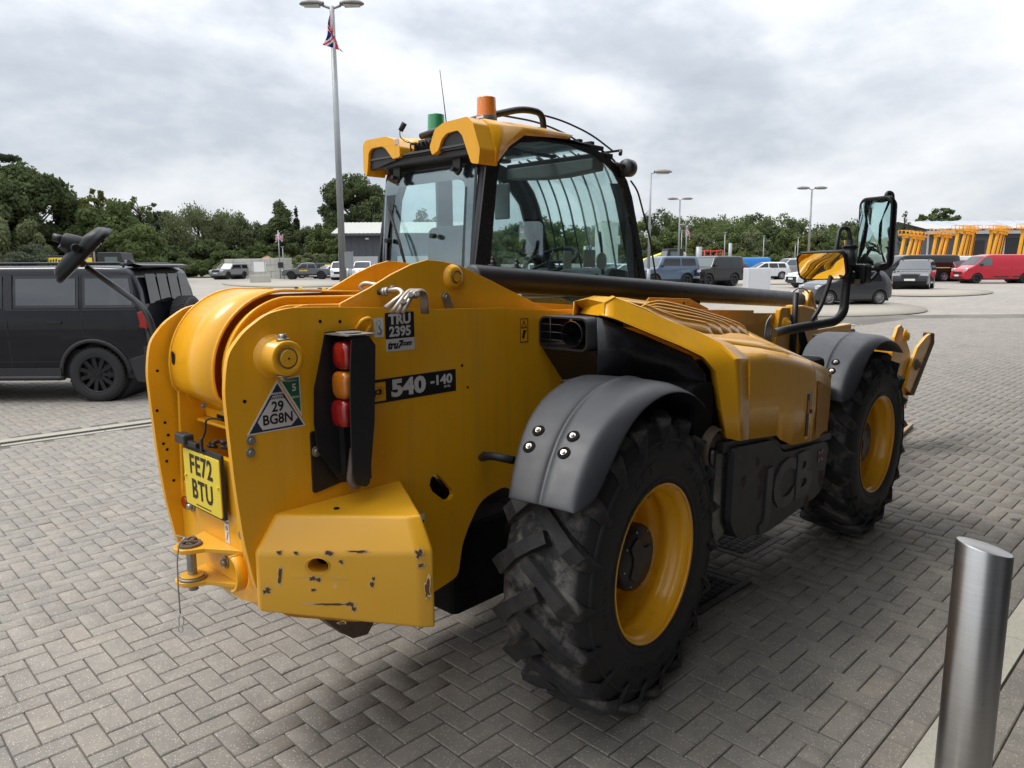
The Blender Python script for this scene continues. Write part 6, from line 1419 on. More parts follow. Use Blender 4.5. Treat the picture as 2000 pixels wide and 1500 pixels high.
mb = MB(); mb.lathe([(.27, -.11), (.30, -.125), (.37, -.125), (.395, -.10), (.405, -.06), (.405, .06), (.395, .1), (.37, .12), (.27, .11)], (0, 0, 0), 'x', 44)
for i in range(52):
    a = 2 * math.pi * i / 52
    for xx in (-.075, -.025, .025, .075): mb.obox((xx, .406 * math.cos(a + xx * .4), .406 * math.sin(a + xx * .4)), (.036, .030, .012), (a + math.pi / 2, 0, 0))
mb.build('tyre', M_CTY, sw); mb = MB(); mb.lathe([(0, -.10), (.26, -.10), (.27, -.09)], (0, 0, 0), 'x', 30); mb.build('wheel_cover', M_TRIM, sw)
sp_(-2.12, -1.46, -2.07, -1.46, 1.42, 1.80, mat('privacy_glass', (.020, .025, .033), .03, spec=1.0, coat=.6, rv=.02), 'side_window', .012)
sp_(-1.32, -.46, -1.32, -.46, 1.42, 1.80, mat('privacy_glass', (.020, .025, .033), .03, spec=1.0, coat=.6, rv=.02), 'side_window', .012)
sp_(-.22, .76, -.22, .50, 1.42, 1.80, M_CGL2, 'side_window', .012)

# --- vehicles across the yard
def cpt(px, py): return G(px, py)
def suv_top(L=4.5, H=1.62, hood=.98, nose=.75, ws=(.35, 1.05), tail=.55):
    a, b = -L / 2, L / 2
    return [(a, .55), (a + .03, .95), (a + .12, 1.05), (a + tail, H - .10), (a + tail + .25, H - .01), (-.2, H), (ws[0] - .15, H - .02), (ws[0], H - .07), (ws[1], hood + .06), (ws[1] + .15, hood), (b - .25, hood - .10), (b - .06, nose), (b, .45)]
# pickups on the left
pick = [(-2.62, .60), (-2.60, 1.12), (-1.15, 1.14), (-1.10, 1.16), (-.98, 1.66), (-.85, 1.76), (-.2, 1.80), (.35, 1.76), (.50, 1.70), (1.05, 1.20), (1.2, 1.15), (2.35, 1.06), (2.58, .90), (2.62, .45)]
pick_c = [(-2.62, .60), (-2.60, 1.15), (-2.50, 1.70), (-2.3, 1.80)] + pick[6:]
car(cpt(449, 545), 256, mat('mid_grey_paint', (.22, .225, .23), .3, .4, coat=.6), 'silver pickup with a canopy, facing the camera near the grey block wall', 'pickup', top=pick_c, W_=1.86, wb=(-1.55, 1.55), r=.39, sill=.45, belt=1.15, tum=.13, wins=[(-2.3, -1.2, -2.2, -1.2, 1.22, 1.62), (-1.02, .85, -.92, .42, 1.2, 1.62)], screen=(.5, 1.05), rear=None, lamps=(2.55, .92, .36, .16), grille=(2.61, .90, .95, .30), mirror=(.75, 1.24), rails=(-2.3, .3), rim=M_BALLOY, clad=.05)
r_, h_, z_, s_ = car(cpt(601, 545), 186, P_GRY, 'dark grey pickup with yellow door lettering parked side on by the block wall', 'pickup', top=pick, W_=1.88, wb=(-1.58, 1.62), r=.40, sill=.48, belt=1.15, tum=.13, wins=[(-1.02, -.20, -.92, -.25, 1.2, 1.62), (-.10, .85, -.12, .42, 1.2, 1.62)], screen=(.5, 1.05), lamps=(2.55, .92, .36, .16), grille=(2.61, .90, .95, .28), mirror=(.75, 1.24), rim=M_BALLOY, clad=.05, seams=((-.15, .5, 1.15), (.95, .5, 1.15)), handles=((-.5, 1.06), (.2, 1.06)))
for xa_, wd_ in ((.72, .10), (.58, .10), (.44, .12), (.26, .11), (.12, .12), (-.02, .11)):
    mb = MB(); y_ = h_(.35, .85) + .012; mb.prism([(xa_, .86), (xa_ - wd_, .87), (xa_ - wd_ - .03, 1.0), (xa_ - .03, 1.0)], y_, y_ + .004, 'xz'); mb.build('lettering', M_PLY, r_)
mb = MB(); mb.tube(bend([(-1.2, .75, 1.15), (-1.25, .72, 1.60), (-1.25, -.72, 1.60), (-1.2, -.75, 1.15)], .1), .04, 8); mb.build('roll_bar', M_TRIM, r_)
car(gd(620, 92), 200, P_BLK, 'black service pickup with yellow markings behind the grey pickup', 'pickup', top=pick_c, W_=1.86, wb=(-1.55, 1.55), r=.39, sill=.45, belt=1.15, tum=.13, wins=[(-2.3, -1.2, -2.2, -1.2, 1.22, 1.62, M_PLY), (-1.02, .85, -.92, .42, 1.2, 1.62)], screen=(.5, 1.05), lamps=(2.55, .92, .36, .16), mirror=(.75, 1.24))
hatch = [(-2.05, .50), (-2.03, .92), (-1.92, 1.05), (-1.72, 1.38), (-1.45, 1.455), (-.3, 1.48), (.15, 1.45), (.30, 1.40), (1.02, .98), (1.2, .93), (1.85, .82), (2.03, .65), (2.06, .35)]
van_s = [(-2.2, .45), (-2.18, 1.7), (-2.08, 1.80), (.6, 1.84), (.85, 1.78), (1.50, 1.15), (1.62, 1.08), (2.05, .95), (2.18, .75), (2.2, .35)]
car(gd(646, 88), 225, P_WHT, 'white car half hidden behind the galvanised lamp post', 'car', top=hatch, W_=1.78, wb=(-1.27, 1.33), r=.31, sill=.26, belt=.95, wins=[(-1.6, .7, -1.45, .2, 1.0, 1.36)], screen=(.30, 1.0), lamps=(1.96, .70, .35, .13), grille=(2.03, .6, .8, .12))
car(cpt(668, 546), 275, P_WHT, 'white small van just right of the tall lamp post', 'van', top=van_s, W_=1.83, wb=(-1.35, 1.38), r=.32, sill=.28, belt=1.1, tum=.12, wins=[(.35, 1.35, .35, .85, 1.15, 1.62)], screen=(.88, 1.5), lamps=(2.10, .85, .30, .28), grille=(2.19, .70, 1.0, .26), mirror=(1.2, 1.2))
car(cpt(712, 546), 272, P_WHT, 'white small van with dark windscreen beside the green box', 'van', top=van_s, W_=1.83, wb=(-1.35, 1.38), r=.32, sill=.28, belt=1.1, tum=.12, wins=[(.35, 1.35, .35, .85, 1.15, 1.62)], screen=(.88, 1.5), lamps=(2.10, .85, .30, .28), grille=(2.19, .60, .8, .14), mirror=(1.2, 1.2))
box_c = [(-1.5, .5), (-1.49, 1.5), (-1.45, 1.56), (1.45, 1.56), (1.49, 1.5), (1.5, .5)]
car(gd(463, 92), 255, mat('pale_blue_paint', (.45, .55, .62), .35), 'pale blue box trailer behind the silver pickup', 'trailer', top=box_c, W_=1.6, wb=(-.3, .3), r=.28, sill=.45, belt=1.4, tum=.02, plate=False)
# right-hand group
defender(cpt(1293, 560), 205, P_BLU, 'slate blue short off-roader nearest the cab, front to the left', (-1.27, 1.32), True, rim=M_BALLOY, scr_glass=M_CGL2, seams=((-.74, .5, 1.85), (.84, .5, 1.3)))
defender(cpt(1388, 558), 214, P_BLK, 'black short off-roader with silver front bumper and grille bar', (-1.27, 1.32), True, rim=M_BALLOY, scr_glass=M_CGL2, seams=((-.74, .5, 1.85), (.84, .5, 1.3)))
lb = [o for o in bpy.data.objects if o.get('label', '').startswith('black short off-roader')][0]
mb = MB(); mb.prism(rrect(-.92, .92, .52, .68, .05), 2.14, 2.24, 'yz'); mb.build('front_bumper', P_SIL, lb, bevel=.02)
lb2 = [o for o in bpy.data.objects if o.get('label', '').startswith('slate blue')][0]
car(cpt(1492, 545), 181, P_WHT, 'white hatchback seen side on with multi-spoke alloys', 'car', top=hatch, W_=1.79, wb=(-1.27, 1.33), r=.32, sill=.27, belt=.93, wins=[(-1.62, -.98, -1.50, -.90, .99, 1.36), (-.90, -.12, -.84, -.12, .98, 1.37), (-.04, .86, -.04, .26, .98, 1.37)], screen=(.30, 1.0), rear=(-1.93, -1.72), lamps=(1.93, .72, .35, .15), grille=(2.03, .55, 1.0, .2), tail=(-2.0, .92, .30, .17), spokes=10, seams=((-.08, .32, .93), (-.95, .5, .93), (1.0, .32, .93)), handles=((-.6, .86), (.1, .86)), mirror=(.68, 1.0), sglass=M_CGL)
disc = [(-2.38, .60), (-2.36, 1.20), (-2.30, 1.60), (-2.22, 1.82), (-2.1, 1.87), (-.8, 1.88), (-.7, 1.84), (.25, 1.82), (.45, 1.76), (1.10, 1.18), (1.3, 1.12), (2.2, 1.04), (2.36, .9), (2.4, .45)]
car(gd(1538, 70), 186, P_SIL, 'silver estate off-roader behind the round driving mirror', 'car', top=disc, W_=1.95, wb=(-1.42, 1.46), r=.38, sill=.42, belt=1.15, wins=[(-2.2, -1.25, -2.15, -1.25, 1.2, 1.68), (-1.12, -.25, -1.12, -.25, 1.2, 1.68), (-.12, .95, -.12, .5, 1.2, 1.68)], screen=(.47, 1.1), lamps=(2.33, .9, .3, .2), clad=.06, sglass=M_CGL2, seams=((-.18, .5, 1.15), (-1.18, .5, 1.15)))
car(gd(1448, 76), 180, P_BBL, 'bright blue panel van behind the white hatchback', 'van', top=[(-2.5, .5), (-2.48, 1.75), (-2.4, 1.93), (-2.2, 1.97), (1.1, 1.97), (1.3, 1.9), (1.9, 1.2), (2.4, 1.0), (2.5, .5)], W_=1.95, wb=(-1.6, 1.6), r=.33, sill=.3, belt=1.2, tum=.08, wins=[(.7, 1.6, .7, 1.2, 1.2, 1.7)], screen=(1.3, 1.9), seams=((-.4, .4, 1.8), (.6, .4, 1.8)))
car(gd(1347, 58), 200, P_BLK, 'low black coupe between the two short off-roaders', 'car', top=[(x, z * .86) for x, z in hatch], W_=1.8, wb=(-1.27, 1.33), r=.32, sill=.22, belt=.82, wins=[(-1.4, .7, -1.2, .2, .86, 1.2)], screen=(.30, 1.0), lamps=(1.93, .62, .35, .13))
car(gd(1412, 66), 185, P_DGR, 'dark car mostly hidden behind the black off-roader', 'car', top=hatch, W_=1.78, wb=(-1.27, 1.33), r=.31, sill=.26, belt=.95, wins=[(-1.6, .7, -1.45, .2, 1.0, 1.36)], screen=(.30, 1.0))
car(gd(1500, 84), 180, P_BLK, 'black saloon in the far row beyond the white hatchback', 'car', top=hatch, W_=1.78, wb=(-1.27, 1.33), r=.31, sill=.26, belt=.95, wins=[(-1.6, .7, -1.45, .2, 1.0, 1.36)], screen=(.30, 1.0))
car(gd(1602, 46), 188, P_WHT, 'white crossover behind the small black hatchback', 'car', top=suv_top(4.2, 1.58), W_=1.80, wb=(-1.25, 1.3), r=.34, sill=.32, belt=1.0, wins=[(-1.6, .8, -1.45, .3, 1.05, 1.46)], screen=(.36, 1.05), lamps=(2.0, .80, .3, .12), grille=(2.08, .55, 1.2, .22), clad=.05)
fiat = [(-1.76, .50), (-1.74, .88), (-1.68, .98), (-1.42, 1.36), (-1.22, 1.47), (-.5, 1.52), (.02, 1.50), (.18, 1.45), (.92, 1.04), (1.05, 1.0), (1.50, .90), (1.72, .72), (1.80, .35)]
car(cpt(1648, 594), 188, P_DGR, 'small dark grey rounded city car with petal alloys, nearest of the parked cars', 'car', top=fiat, W_=1.68, wb=(-1.13, 1.19), r=.30, sill=.24, belt=.95, tum=.2, plan=.16, wins=[(-1.2, -.52, -1.1, -.55, 1.0, 1.38), (-.42, .72, -.45, .15, 1.0, 1.38)], screen=(.2, .9), rear=(-1.66, -1.44), lamps=(1.66, .76, .22, .17), grille=(1.76, .45, .9, .12), tail=(-1.70, .85, .14, .24), spokes=11, seams=((.80, .3, .95), (-.47, .3, .95)), handles=((-.25, .88),), mirror=(.56, 1.04), sglass=M_CGL)
x1top = suv_top(4.5, 1.62, 1.0, .80, (.10, .85), .6)
car(cpt(1784, 564), 236, P_BLK, 'black crossover with a wide kidney grille facing the camera', 'car', top=x1top, W_=1.85, wb=(-1.30, 1.39), r=.36, sill=.32, belt=1.02, wins=[(-1.85, -1.18, -1.6, -1.15, 1.07, 1.46), (-1.08, -.20, -1.05, -.20, 1.06, 1.50), (-.10, .82, -.10, .28, 1.06, 1.50)], screen=(.12, .84), lamps=(2.14, .80, .40, .13), grille=(2.22, .68, .80, .30), spokes=10, mirror=(.62, 1.12), rails=(-1.6, .1), scr_glass=mat('screen_glass', (.08, .085, .09), .08))
vv_ = [(-2.6, .45), (-2.59, 1.6), (-2.52, 1.90), (-2.3, 1.96), (.8, 1.97), (1.10, 1.92), (1.25, 1.84), (1.95, 1.22), (2.1, 1.14), (2.42, .98), (2.58, .75), (2.6, .35)]
r_, h_, z_, s_ = car(cpt(1940, 552), 178, P_RED, 'bright red panel van seen side on with black wheels', 'van', top=vv_, W_=1.95, wb=(-1.60, 1.70), r=.33, sill=.30, belt=1.20, tum=.10, wins=[(.78, 1.80, .78, 1.35, 1.22, 1.74)], screen=(1.26, 1.92), lamps=(2.42, .92, .34, .24), grille=(2.56, .72, 1.1, .16), rim=M_BALLOY, spokes=7, seams=((.70, .38, 1.85), (-.55, .38, 1.85), (1.85, .4, 1.15)), handles=((.88, 1.04), (.48, 1.04)), mirror=(1.52, 1.28), tail=(-2.57, 1.1, .14, .5), sglass=M_CGL2)
s_(-2.3, -.70, -2.3, -.70, .40, .47, M_TRIM, 'rub_strip', .02); s_(-.45, .60, -.45, .60, .40, .47, M_TRIM, 'rub_strip', .02)
r_, h_, z_, s_ = car(gd(1776, 57), 184, P_BLK, 'long black van with a yellow stripe behind the black crossover', 'van', top=[(x * 1.2, z) for x, z in vv_], W_=2.0, wb=(-1.9, 1.95), r=.34, sill=.35, belt=1.25, tum=.08, wins=[(-2.9, -.7, -2.8, -.7, 1.25, 1.72), (-.5, .7, -.5, .7, 1.25, 1.72), (.95, 2.2, .95, 1.6, 1.25, 1.72)], screen=(1.5, 2.3), clad=None)
s_(-2.9, 2.2, -2.9, 2.2, .98, 1.04, M_PLY, 'yellow_stripe', .006); s_(1.3, 2.2, 1.3, 2.2, .62, .78, M_PLY, 'yellow_marking', .006)
for px, d_, lab in ((1848, 72, 'white van with yellow lettering left of the pair beyond the red van'), (1886, 74, 'white van with yellow lettering right of the pair beyond the red van')):
    r_, h_, z_, s_ = car(gd(px, d_), 190, P_WHT, lab, 'van', top=vv_, W_=1.95, wb=(-1.6, 1.7), r=.33, sill=.3, belt=1.2, tum=.08, wins=[(.78, 1.80, .78, 1.35, 1.22, 1.74)], screen=(1.26, 1.92))
    s_(-1.8, .3, -1.8, .3, 1.30, 1.48, M_PLY, 'yellow_lettering', .006)
car(gd(1842, 58), 95, P_DRD, 'dark red estate seen from behind beside the red van', 'car', top=x1top, W_=1.85, wb=(-1.30, 1.39), r=.36, sill=.32, belt=1.02, wins=[(-1.85, .82, -1.6, .28, 1.07, 1.46)], rear=(-2.1, -1.7), tail=(-2.2, .95, .3, .2))
car(gd(1868, 66), 100, P_SIL, 'silver car glimpsed between the red van and the red estate', 'car', top=hatch, W_=1.78, wb=(-1.27, 1.33), r=.31, sill=.26, belt=.95, wins=[(-1.6, .7, -1.45, .2, 1.0, 1.36)], rear=(-1.9, -1.7))
# cars seen through the cab glass
for px, d_, hd, lab in ((1030, 60, 185, 'pale car seen through the cab beside the steering wheel'), (1165, 62, 188, 'white car seen through the cab behind the window stickers'), (1212, 54, 200, 'white hatchback seen through the right edge of the cab windscreen'), (1075, 74, 182, 'white car in the far row seen through the cab')):
    car(gd(px, d_), hd, P_WHT, lab, 'car', top=hatch, W_=1.78, wb=(-1.27, 1.33), r=.31, sill=.26, belt=.95, wins=[(-1.62, -.12, -1.50, -.12, .98, 1.37), (-.04, .86, -.04, .26, .98, 1.37)], screen=(.30, 1.0), lamps=(1.93, .72, .35, .15), sglass=M_CGL2)
# ------------------------------------------------------------------ yard furniture and buildings
M_GALV = mat('galvanised_steel', (.30, .315, .32), .5, .5, var=.12)
M_LHEAD = mat('lamp_head_grey', (.22, .21, .19), .55, var=.1)
M_LLENS = mat('lamp_glass', (.45, .45, .40), .25)
FLAGC = {}
def flag_mats():
    o_ = []
    for nm, c in (('flag_blue', (.02, .035, .20)), ('flag_white', (.80, .78, .78)), ('flag_red', (.65, .03, .05))):
        if nm not in _mc:
            t = NT(nm); _mc[nm] = t.out(t.n('ShaderNodeMixShader', {0: .45, 1: t.n('ShaderNodeBsdfDiffuse', {'Color': c}).outputs[0], 2: t.n('ShaderNodeBsdfTranslucent', {'Color': c}).outputs[0]}).outputs[0])
        o_.append(_mc[nm])
    return o_
def union_flag(name, fn, parent=None, nu_=60, nv_=34, **t):
    """fn(u,v) -> point, u along the fly 0..2, v from 0 bottom to 1 top"""
    me = bpy.data.meshes.new(name); V_ = [fn(2 * i / nu_, j / nv_) for i in range(nu_ + 1) for j in range(nv_ + 1)]
    F_ = [(i * (nv_ + 1) + j, i * (nv_ + 1) + j + 1, (i + 1) * (nv_ + 1) + j + 1, (i + 1) * (nv_ + 1) + j) for i in range(nu_) for j in range(nv_)]
    me.from_pydata([tuple(p) for p in V_], [], F_)
    for m_ in flag_mats(): me.materials.append(m_)
    for k, p in enumerate(me.polygons):
        i, j = divmod(k, nv_); u = 2 * (i + .5) / nu_ - 1; v = (j + .5) / nv_ - .5; p.use_smooth = True
        d1, d2 = abs(v - u / 2) * .894, abs(v + u / 2) * .894; d = min(d1, d2)
        c_ = 0
        if d < .10: c_ = 1
        if d < .035: c_ = 2
        if abs(u) < .167 or abs(v) < .167: c_ = 1
        if abs(u) < .10 or abs(v) < .10: c_ = 2
        p.material_index = c_
    o = bpy.data.objects.new(name, me); COL.objects.link(o)
    if parent: o.parent = parent
    return tag(o, **t)
def lamp_post(p, h, label, heads=2, arm=.55, hs=1.0, r=.085, rot=None, group='lamp posts in the yard'):
    root = empty('lamp_post', p, (YAW - math.pi / 2) if rot is None else rot, label, 'lamp post', group)
    mb = MB(); mb.cyl((0, 0, 0), (0, 0, 1.2), r * 1.25, n=12); mb.cyl((0, 0, 1.2), (0, 0, h), r, r * .62, n=12); mb.build('pole', M_GALV, root)
    for s_ in ((-1, 1) if heads == 2 else (1,)):
        mb = MB(); mb.cyl((0, 0, h - .05), (s_ * arm * .5, 0, h + .02), .03, n=8); mb.build('arm', M_GALV, root)
        mb = MB(); x0 = s_ * arm * .45
        sec_ = [(0, .09, .07), (.15, .17, .10), (.40, .19, .12), (.62, .14, .08), (.70, .05, .03)]
        mb.grid([[(x0 + s_ * a * hs, w * hs * math.cos(t), h + .05 + hh * hs * (math.sin(t) if math.sin(t) > 0 else math.sin(t) * .45)) for t in np.linspace(0, 2 * math.pi, 13)] for a, w, hh in sec_]); hd_ = mb.build('lamp_head', M_LHEAD, root)
        mb = MB(); mb.prism([(x0 + s_ * .12 * hs, -.13 * hs), (x0 + s_ * .58 * hs, -.10 * hs), (x0 + s_ * .58 * hs, .10 * hs), (x0 + s_ * .12 * hs, .13 * hs)], h + .05 - .065 * hs, h + .05 - .045 * hs, 'xy'); mb.build('lamp_lens', M_LLENS, root)
    return root
# the tall one with the flag
LP = gd(675, 18.0)
lp = lamp_post(LP, 7.74, 'tall galvanised lamp post with twin heads and a flag, nearest and leftmost of the posts', 2, .42, .78, .088)
def F1(u, v):
    a, b, c_, d_ = Vector((645, 22, 0)), Vector((632, 86, 0)), Vector((670, 104, 0)), Vector((653, 42, 0))
    q = u / 2; p = (a * (1 - v) + a.lerp(b, .45) * v) if False else None
    h0 = Vector((647, 18 + 45 * (1 - v), 0)); f0 = Vector((632 + 40 * (1 - v) ** .8 + 0 * v, 88 + 17 * (1 - v), 0))
    m_ = h0.lerp(f0, q) + Vector((4 * math.sin(q * 7 + v * 3), 0, 0)) * q
    return at(m_.x, m_.y, 16.72 + .10 * math.sin(q * 9 + v * 5))
tag(union_flag('flag', F1), 'tattered Union flag hanging from the tall left lamp post', 'flag')
sgn = empty('sign_board', (0, 0, 0), label='back of a grey framed sign fixed to the tall lamp post', cat='sign')
c_ = at(676, 508, 17.7); M3 = Matrix.Rotation(YAW - math.pi / 2, 3, 'Z')
mb = MB(); mb.obox(c_, (.34, .02, .40), M3); mb.build('panel', M_GALV, sgn)
for dx in (-.165, .165):
    mb = MB(); mb.obox(c_ + M3 @ Vector((dx, -.015, 0)), (.02, .03, .42), M3); mb.build('frame_bar', M_GALV, sgn)
for px, py_top, d, heads, lab in ((1265, 345, 45, 1, 'single-headed lamp post just right of the cab'), (1322, 394, 62, 2, 'twin-headed lamp post above the black off-roader'), (1572, 376, 52, 2, 'twin-headed lamp post left of the tall driving mirror'), (1336, 442, 105, 2, 'small distant twin-headed lamp post carrying a flag')):
    b = gd(px, d); h = CAM.z - b.z + (518 - py_top) * d / FPX * 1.0
    lamp_post(b, h, lab, heads, .45, 1.2 if heads == 2 else 1.5, .085)
for px, py_top, d, lab in ((1410, 456, 90, 'plain pole with small head above the blue van'), (1485, 463, 92, 'thin pole behind the white hatchback'), (1551, 466, 88, 'thin pole above the silver off-roader'), (1327, 452, 100, 'thin pole beside the distant flag post'), (561, 478, 84, 'thin camera pole right of the small flagpole'), (1546, 478, 110, 'short thin pole far behind the silver off-roader')):
    b = gd(px, d); h = CAM.z - b.z + (518 - py_top) * d / FPX
    o = MB().cyl(b, b + Vector((0, 0, h)), .07, .05, n=8); o.obox(b + Vector((0, 0, h)), (.35, .12, .1), Matrix.Rotation(YAW - math.pi / 2, 3, 'Z')); tag(o.build('pole', M_GALV), lab, 'pole', 'thin poles in the far yard')
for px, d, h, w, lab in ((1361, 80, 3.2, .32, 'short thick white post behind the black off-roader'), (1421, 95, 4.0, .22, 'weathered post left of centre in the far yard'), (1142, 90, 3.6, .18, 'leftmost of three pale stub posts seen through the cab'), (1150, 90, 3.7, .18, 'middle of three pale stub posts seen through the cab'), (1158, 90, 3.5, .18, 'rightmost of three pale stub posts seen through the cab')):
    b = gd(px, d); tag(MB().cyl(b, b + Vector((0, 0, h)), w, n=10).build('post', M_GALV), lab, 'post')
# small flags
def small_flag(px0, px1, py0, py1, d, lab, flip=False):
    def f(u, v):
        q = u / 2; x = px0 + (px1 - px0) * q; y = py1 + (py0 - py1) * v + 3 * math.sin(q * 8) + (6 * q if flip else 0)
        return at(x, y, d + .2 * math.sin(q * 10))
    tag(union_flag('flag', f, nu_=24, nv_=14), lab, 'flag')
small_flag(553, 538, 456, 470, 84, 'small Union flag flying left from the thin flagpole by the block wall')
small_flag(1338, 1348, 446, 460, 104, 'small Union flag hanging from the far lamp post', True)
b = gd(554, 84); fp = empty('flagpole', b, 0, 'thin flagpole in front of the block wall carrying a small black box', 'flagpole')
mb = MB(); mb.cyl((0, 0, 0), (0, 0, 5.4), .07, .05, n=8); mb.build('pole', M_GALV, fp); mb = MB(); mb.obox((0, -.12, 1.55), (.5, .2, .62), M3); mb.build('control_box', M_TRIM, fp)
# notice board on a concrete block
q = gd(515, 62); nb_ = empty('notice_board', q, YAW - math.pi / 2, 'white notice board on two legs standing in a concrete block', 'notice board')
mb = MB(); mb.box(-.78, .78, -.35, .35, 0, .68); mb.build('concrete_base', M_GREYCON, nb_, bevel=.03)
mb = MB(); mb.box(-.62, .52, -.03, .03, .95, 1.75); mb.build('board', M_WHT, nb_)
for x in (-.55, .45):
    mb = MB(); mb.box(x - .03, x + .03, -.06, -.031, .68, 1.8); mb.build('leg', M_GALV, nb_)
# white cabinet by the tube end, green box
q = gd(1476, 38); cb = empty('white_cabinet', q, YAW - math.pi / 2, 'plain white roadside cabinet beyond the black ram', 'cabinet')
mb = MB(); mb.box(-.62, .55, -.4, .4, 0, 1.30); mb.build('housing', P_WHT, cb, bevel=.03); mb = MB(); mb.box(-.50, .40, -.415, -.405, .15, 1.18); mb.build('door', P_WHT, cb, bevel=.005)
q = gd(718, 66); gb = empty('green_box', q, YAW - math.pi / 2, 'dark green utility box in front of the white vans', 'utility box')
mb = MB(); mb.box(-.48, .48, -.3, .3, 0, .95); mb.build('housing', mat('green_cabinet', (.02, .10, .075), .5), gb, bevel=.02); mb = MB(); mb.box(-.50, .50, -.32, .32, .951, .98); mb.build('lid', mat('green_cabinet', (.02, .10, .075), .5), gb)
# black and yellow kerb pieces
for i, (px, py) in enumerate(((583, 564), (629, 566), (645, 567), (660, 567), (684, 568))):
    p = G(px, py); rt = Vector((RGT.x, RGT.y, 0)).normalized(); ob = empty('kerb_block', p, YAW - math.pi / 2, ['black and yellow kerb block alone at the left of the row', 'first kerb block of the striped row from its left', 'second kerb block of the striped row', 'third kerb block of the striped row', 'striped kerb block nearest the yellow boom lugs'][i], 'kerb block')
    mb = MB(); mb.box(-.26, 0, -.07, .07, 0, .12); mb.build('black_half', M_TRIM, ob, bevel=.02); mb = MB(); mb.box(0.002, .26, -.07, .07, 0, .12); mb.build('yellow_half', M_PLY, ob, bevel=.02)
# concrete block wall
def block_wall(name, px0, px1, d0, d1, h, lab, bw=1.6, bh=.8):
    a, b = gd(px0, d0), gd(px1, d1); L_ = (b - a).length; t = (b - a).normalized(); n = Vector((-t.y, t.x, 0))
    r = empty(name, a, math.atan2(t.y, t.x), lab, 'wall'); rs = random.Random(int(px0))
    for j in range(int(round(h / bh))):
        x = -(j % 2) * bw / 2
        while x < L_:
            w = min(bw, L_ - x); x_ = max(0, x)
            if x + w - x_ > .2:
                mb = MB(); dy = rs.uniform(-.04, .04); mb.box(x_ + .012, x + w - .012, -.4 + dy, .4 + dy, j * bh + .01, (j + 1) * bh - .008); mb.build('concrete_block', M_GREYCON, r, bevel=.03, seg=1)
            x += bw
    return r
block_wall('block_wall', 452, 548, 96, 92, 2.4, 'grey concrete block wall left of the small flagpole')
block_wall('block_wall', 548, 572, 88, 91, 2.4, 'short length of concrete block wall behind the flagpole')
block_wall('block_wall', 572, 676, 98, 104, 1.7, 'lower concrete block wall behind the pickups', bh=.85)
def heap(px, d, w, h, c, lab):
    b = gd(px, d); mb = MB(); rs = random.Random(px)
    rows = []
    for i in range(9):
        s_ = i / 8; rows.append([(b.x + w * (1 - s_) * math.cos(a) * (1 + .1 * rs.random()), b.y + w * (1 - s_) * math.sin(a), b.z + h * s_ ** .8 * (1 + .05 * rs.random())) for a in np.linspace(0, 2 * math.pi, 17)[:-1]])
    mb.grid(rows, True, True); tag(mb.build('spoil_heap', mat('soil_%d' % px, c, .95, var=.3, vs=3, bump=.8, bs=6)), lab, 'soil heap')
heap(530, 106, 5, 2.9, (.30, .17, .09), 'brown heap of sand showing over the block wall, left of two'); heap(605, 108, 6, 3.0, (.36, .20, .10), 'orange heap of sand showing over the block wall, right of two'); heap(480, 106, 4, 2.7, (.14, .14, .14), 'grey heap of stone behind the left end of the block wall')
# timber fences
M_TIMB = mat('weathered_timber', (.26, .20, .14), .85, var=.3, vs=8)
def fence(px0, px1, d0, d1, h, lab, gap=2.4):
    a, b = gd(px0, d0), gd(px1, d1); L_ = (b - a).length; t = (b - a).normalized()
    r = empty('timber_fence', a, math.atan2(t.y, t.x), lab, 'fence'); rs = random.Random(int(px1))
    n = int(L_ / .30)
    bme = MB().box(-.145, .145, -.015, .015, 0, h - .1).mesh('fence_board', M_TIMB)
    for i in range(n):
        o = bpy.data.objects.new('fence_board', bme); COL.objects.link(o); o.parent = r; o.location = (i * .30 + .15, rs.uniform(-.01, .01), 0); o.scale.z = rs.uniform(.97, 1.02)
    for i in range(int(L_ / gap) + 1):
        mb = MB(); mb.box(i * gap - .06, i * gap + .06, -.12, -.02, 0, h); mb.build('fence_post', M_TIMB, r)
    for z in (.4, h * .5, h - .3):
        mb = MB(); mb.box(0, L_, -.05, -.016, z - .04, z + .04); mb.build('fence_rail', M_TIMB, r)
fence(-10, 118, 58, 62, 2.7, 'weathered brown timber fence behind the off-roader roof at far left'); fence(118, 330, 62, 84, 2.4, 'long timber fence running away behind the yellow tipper lorry')
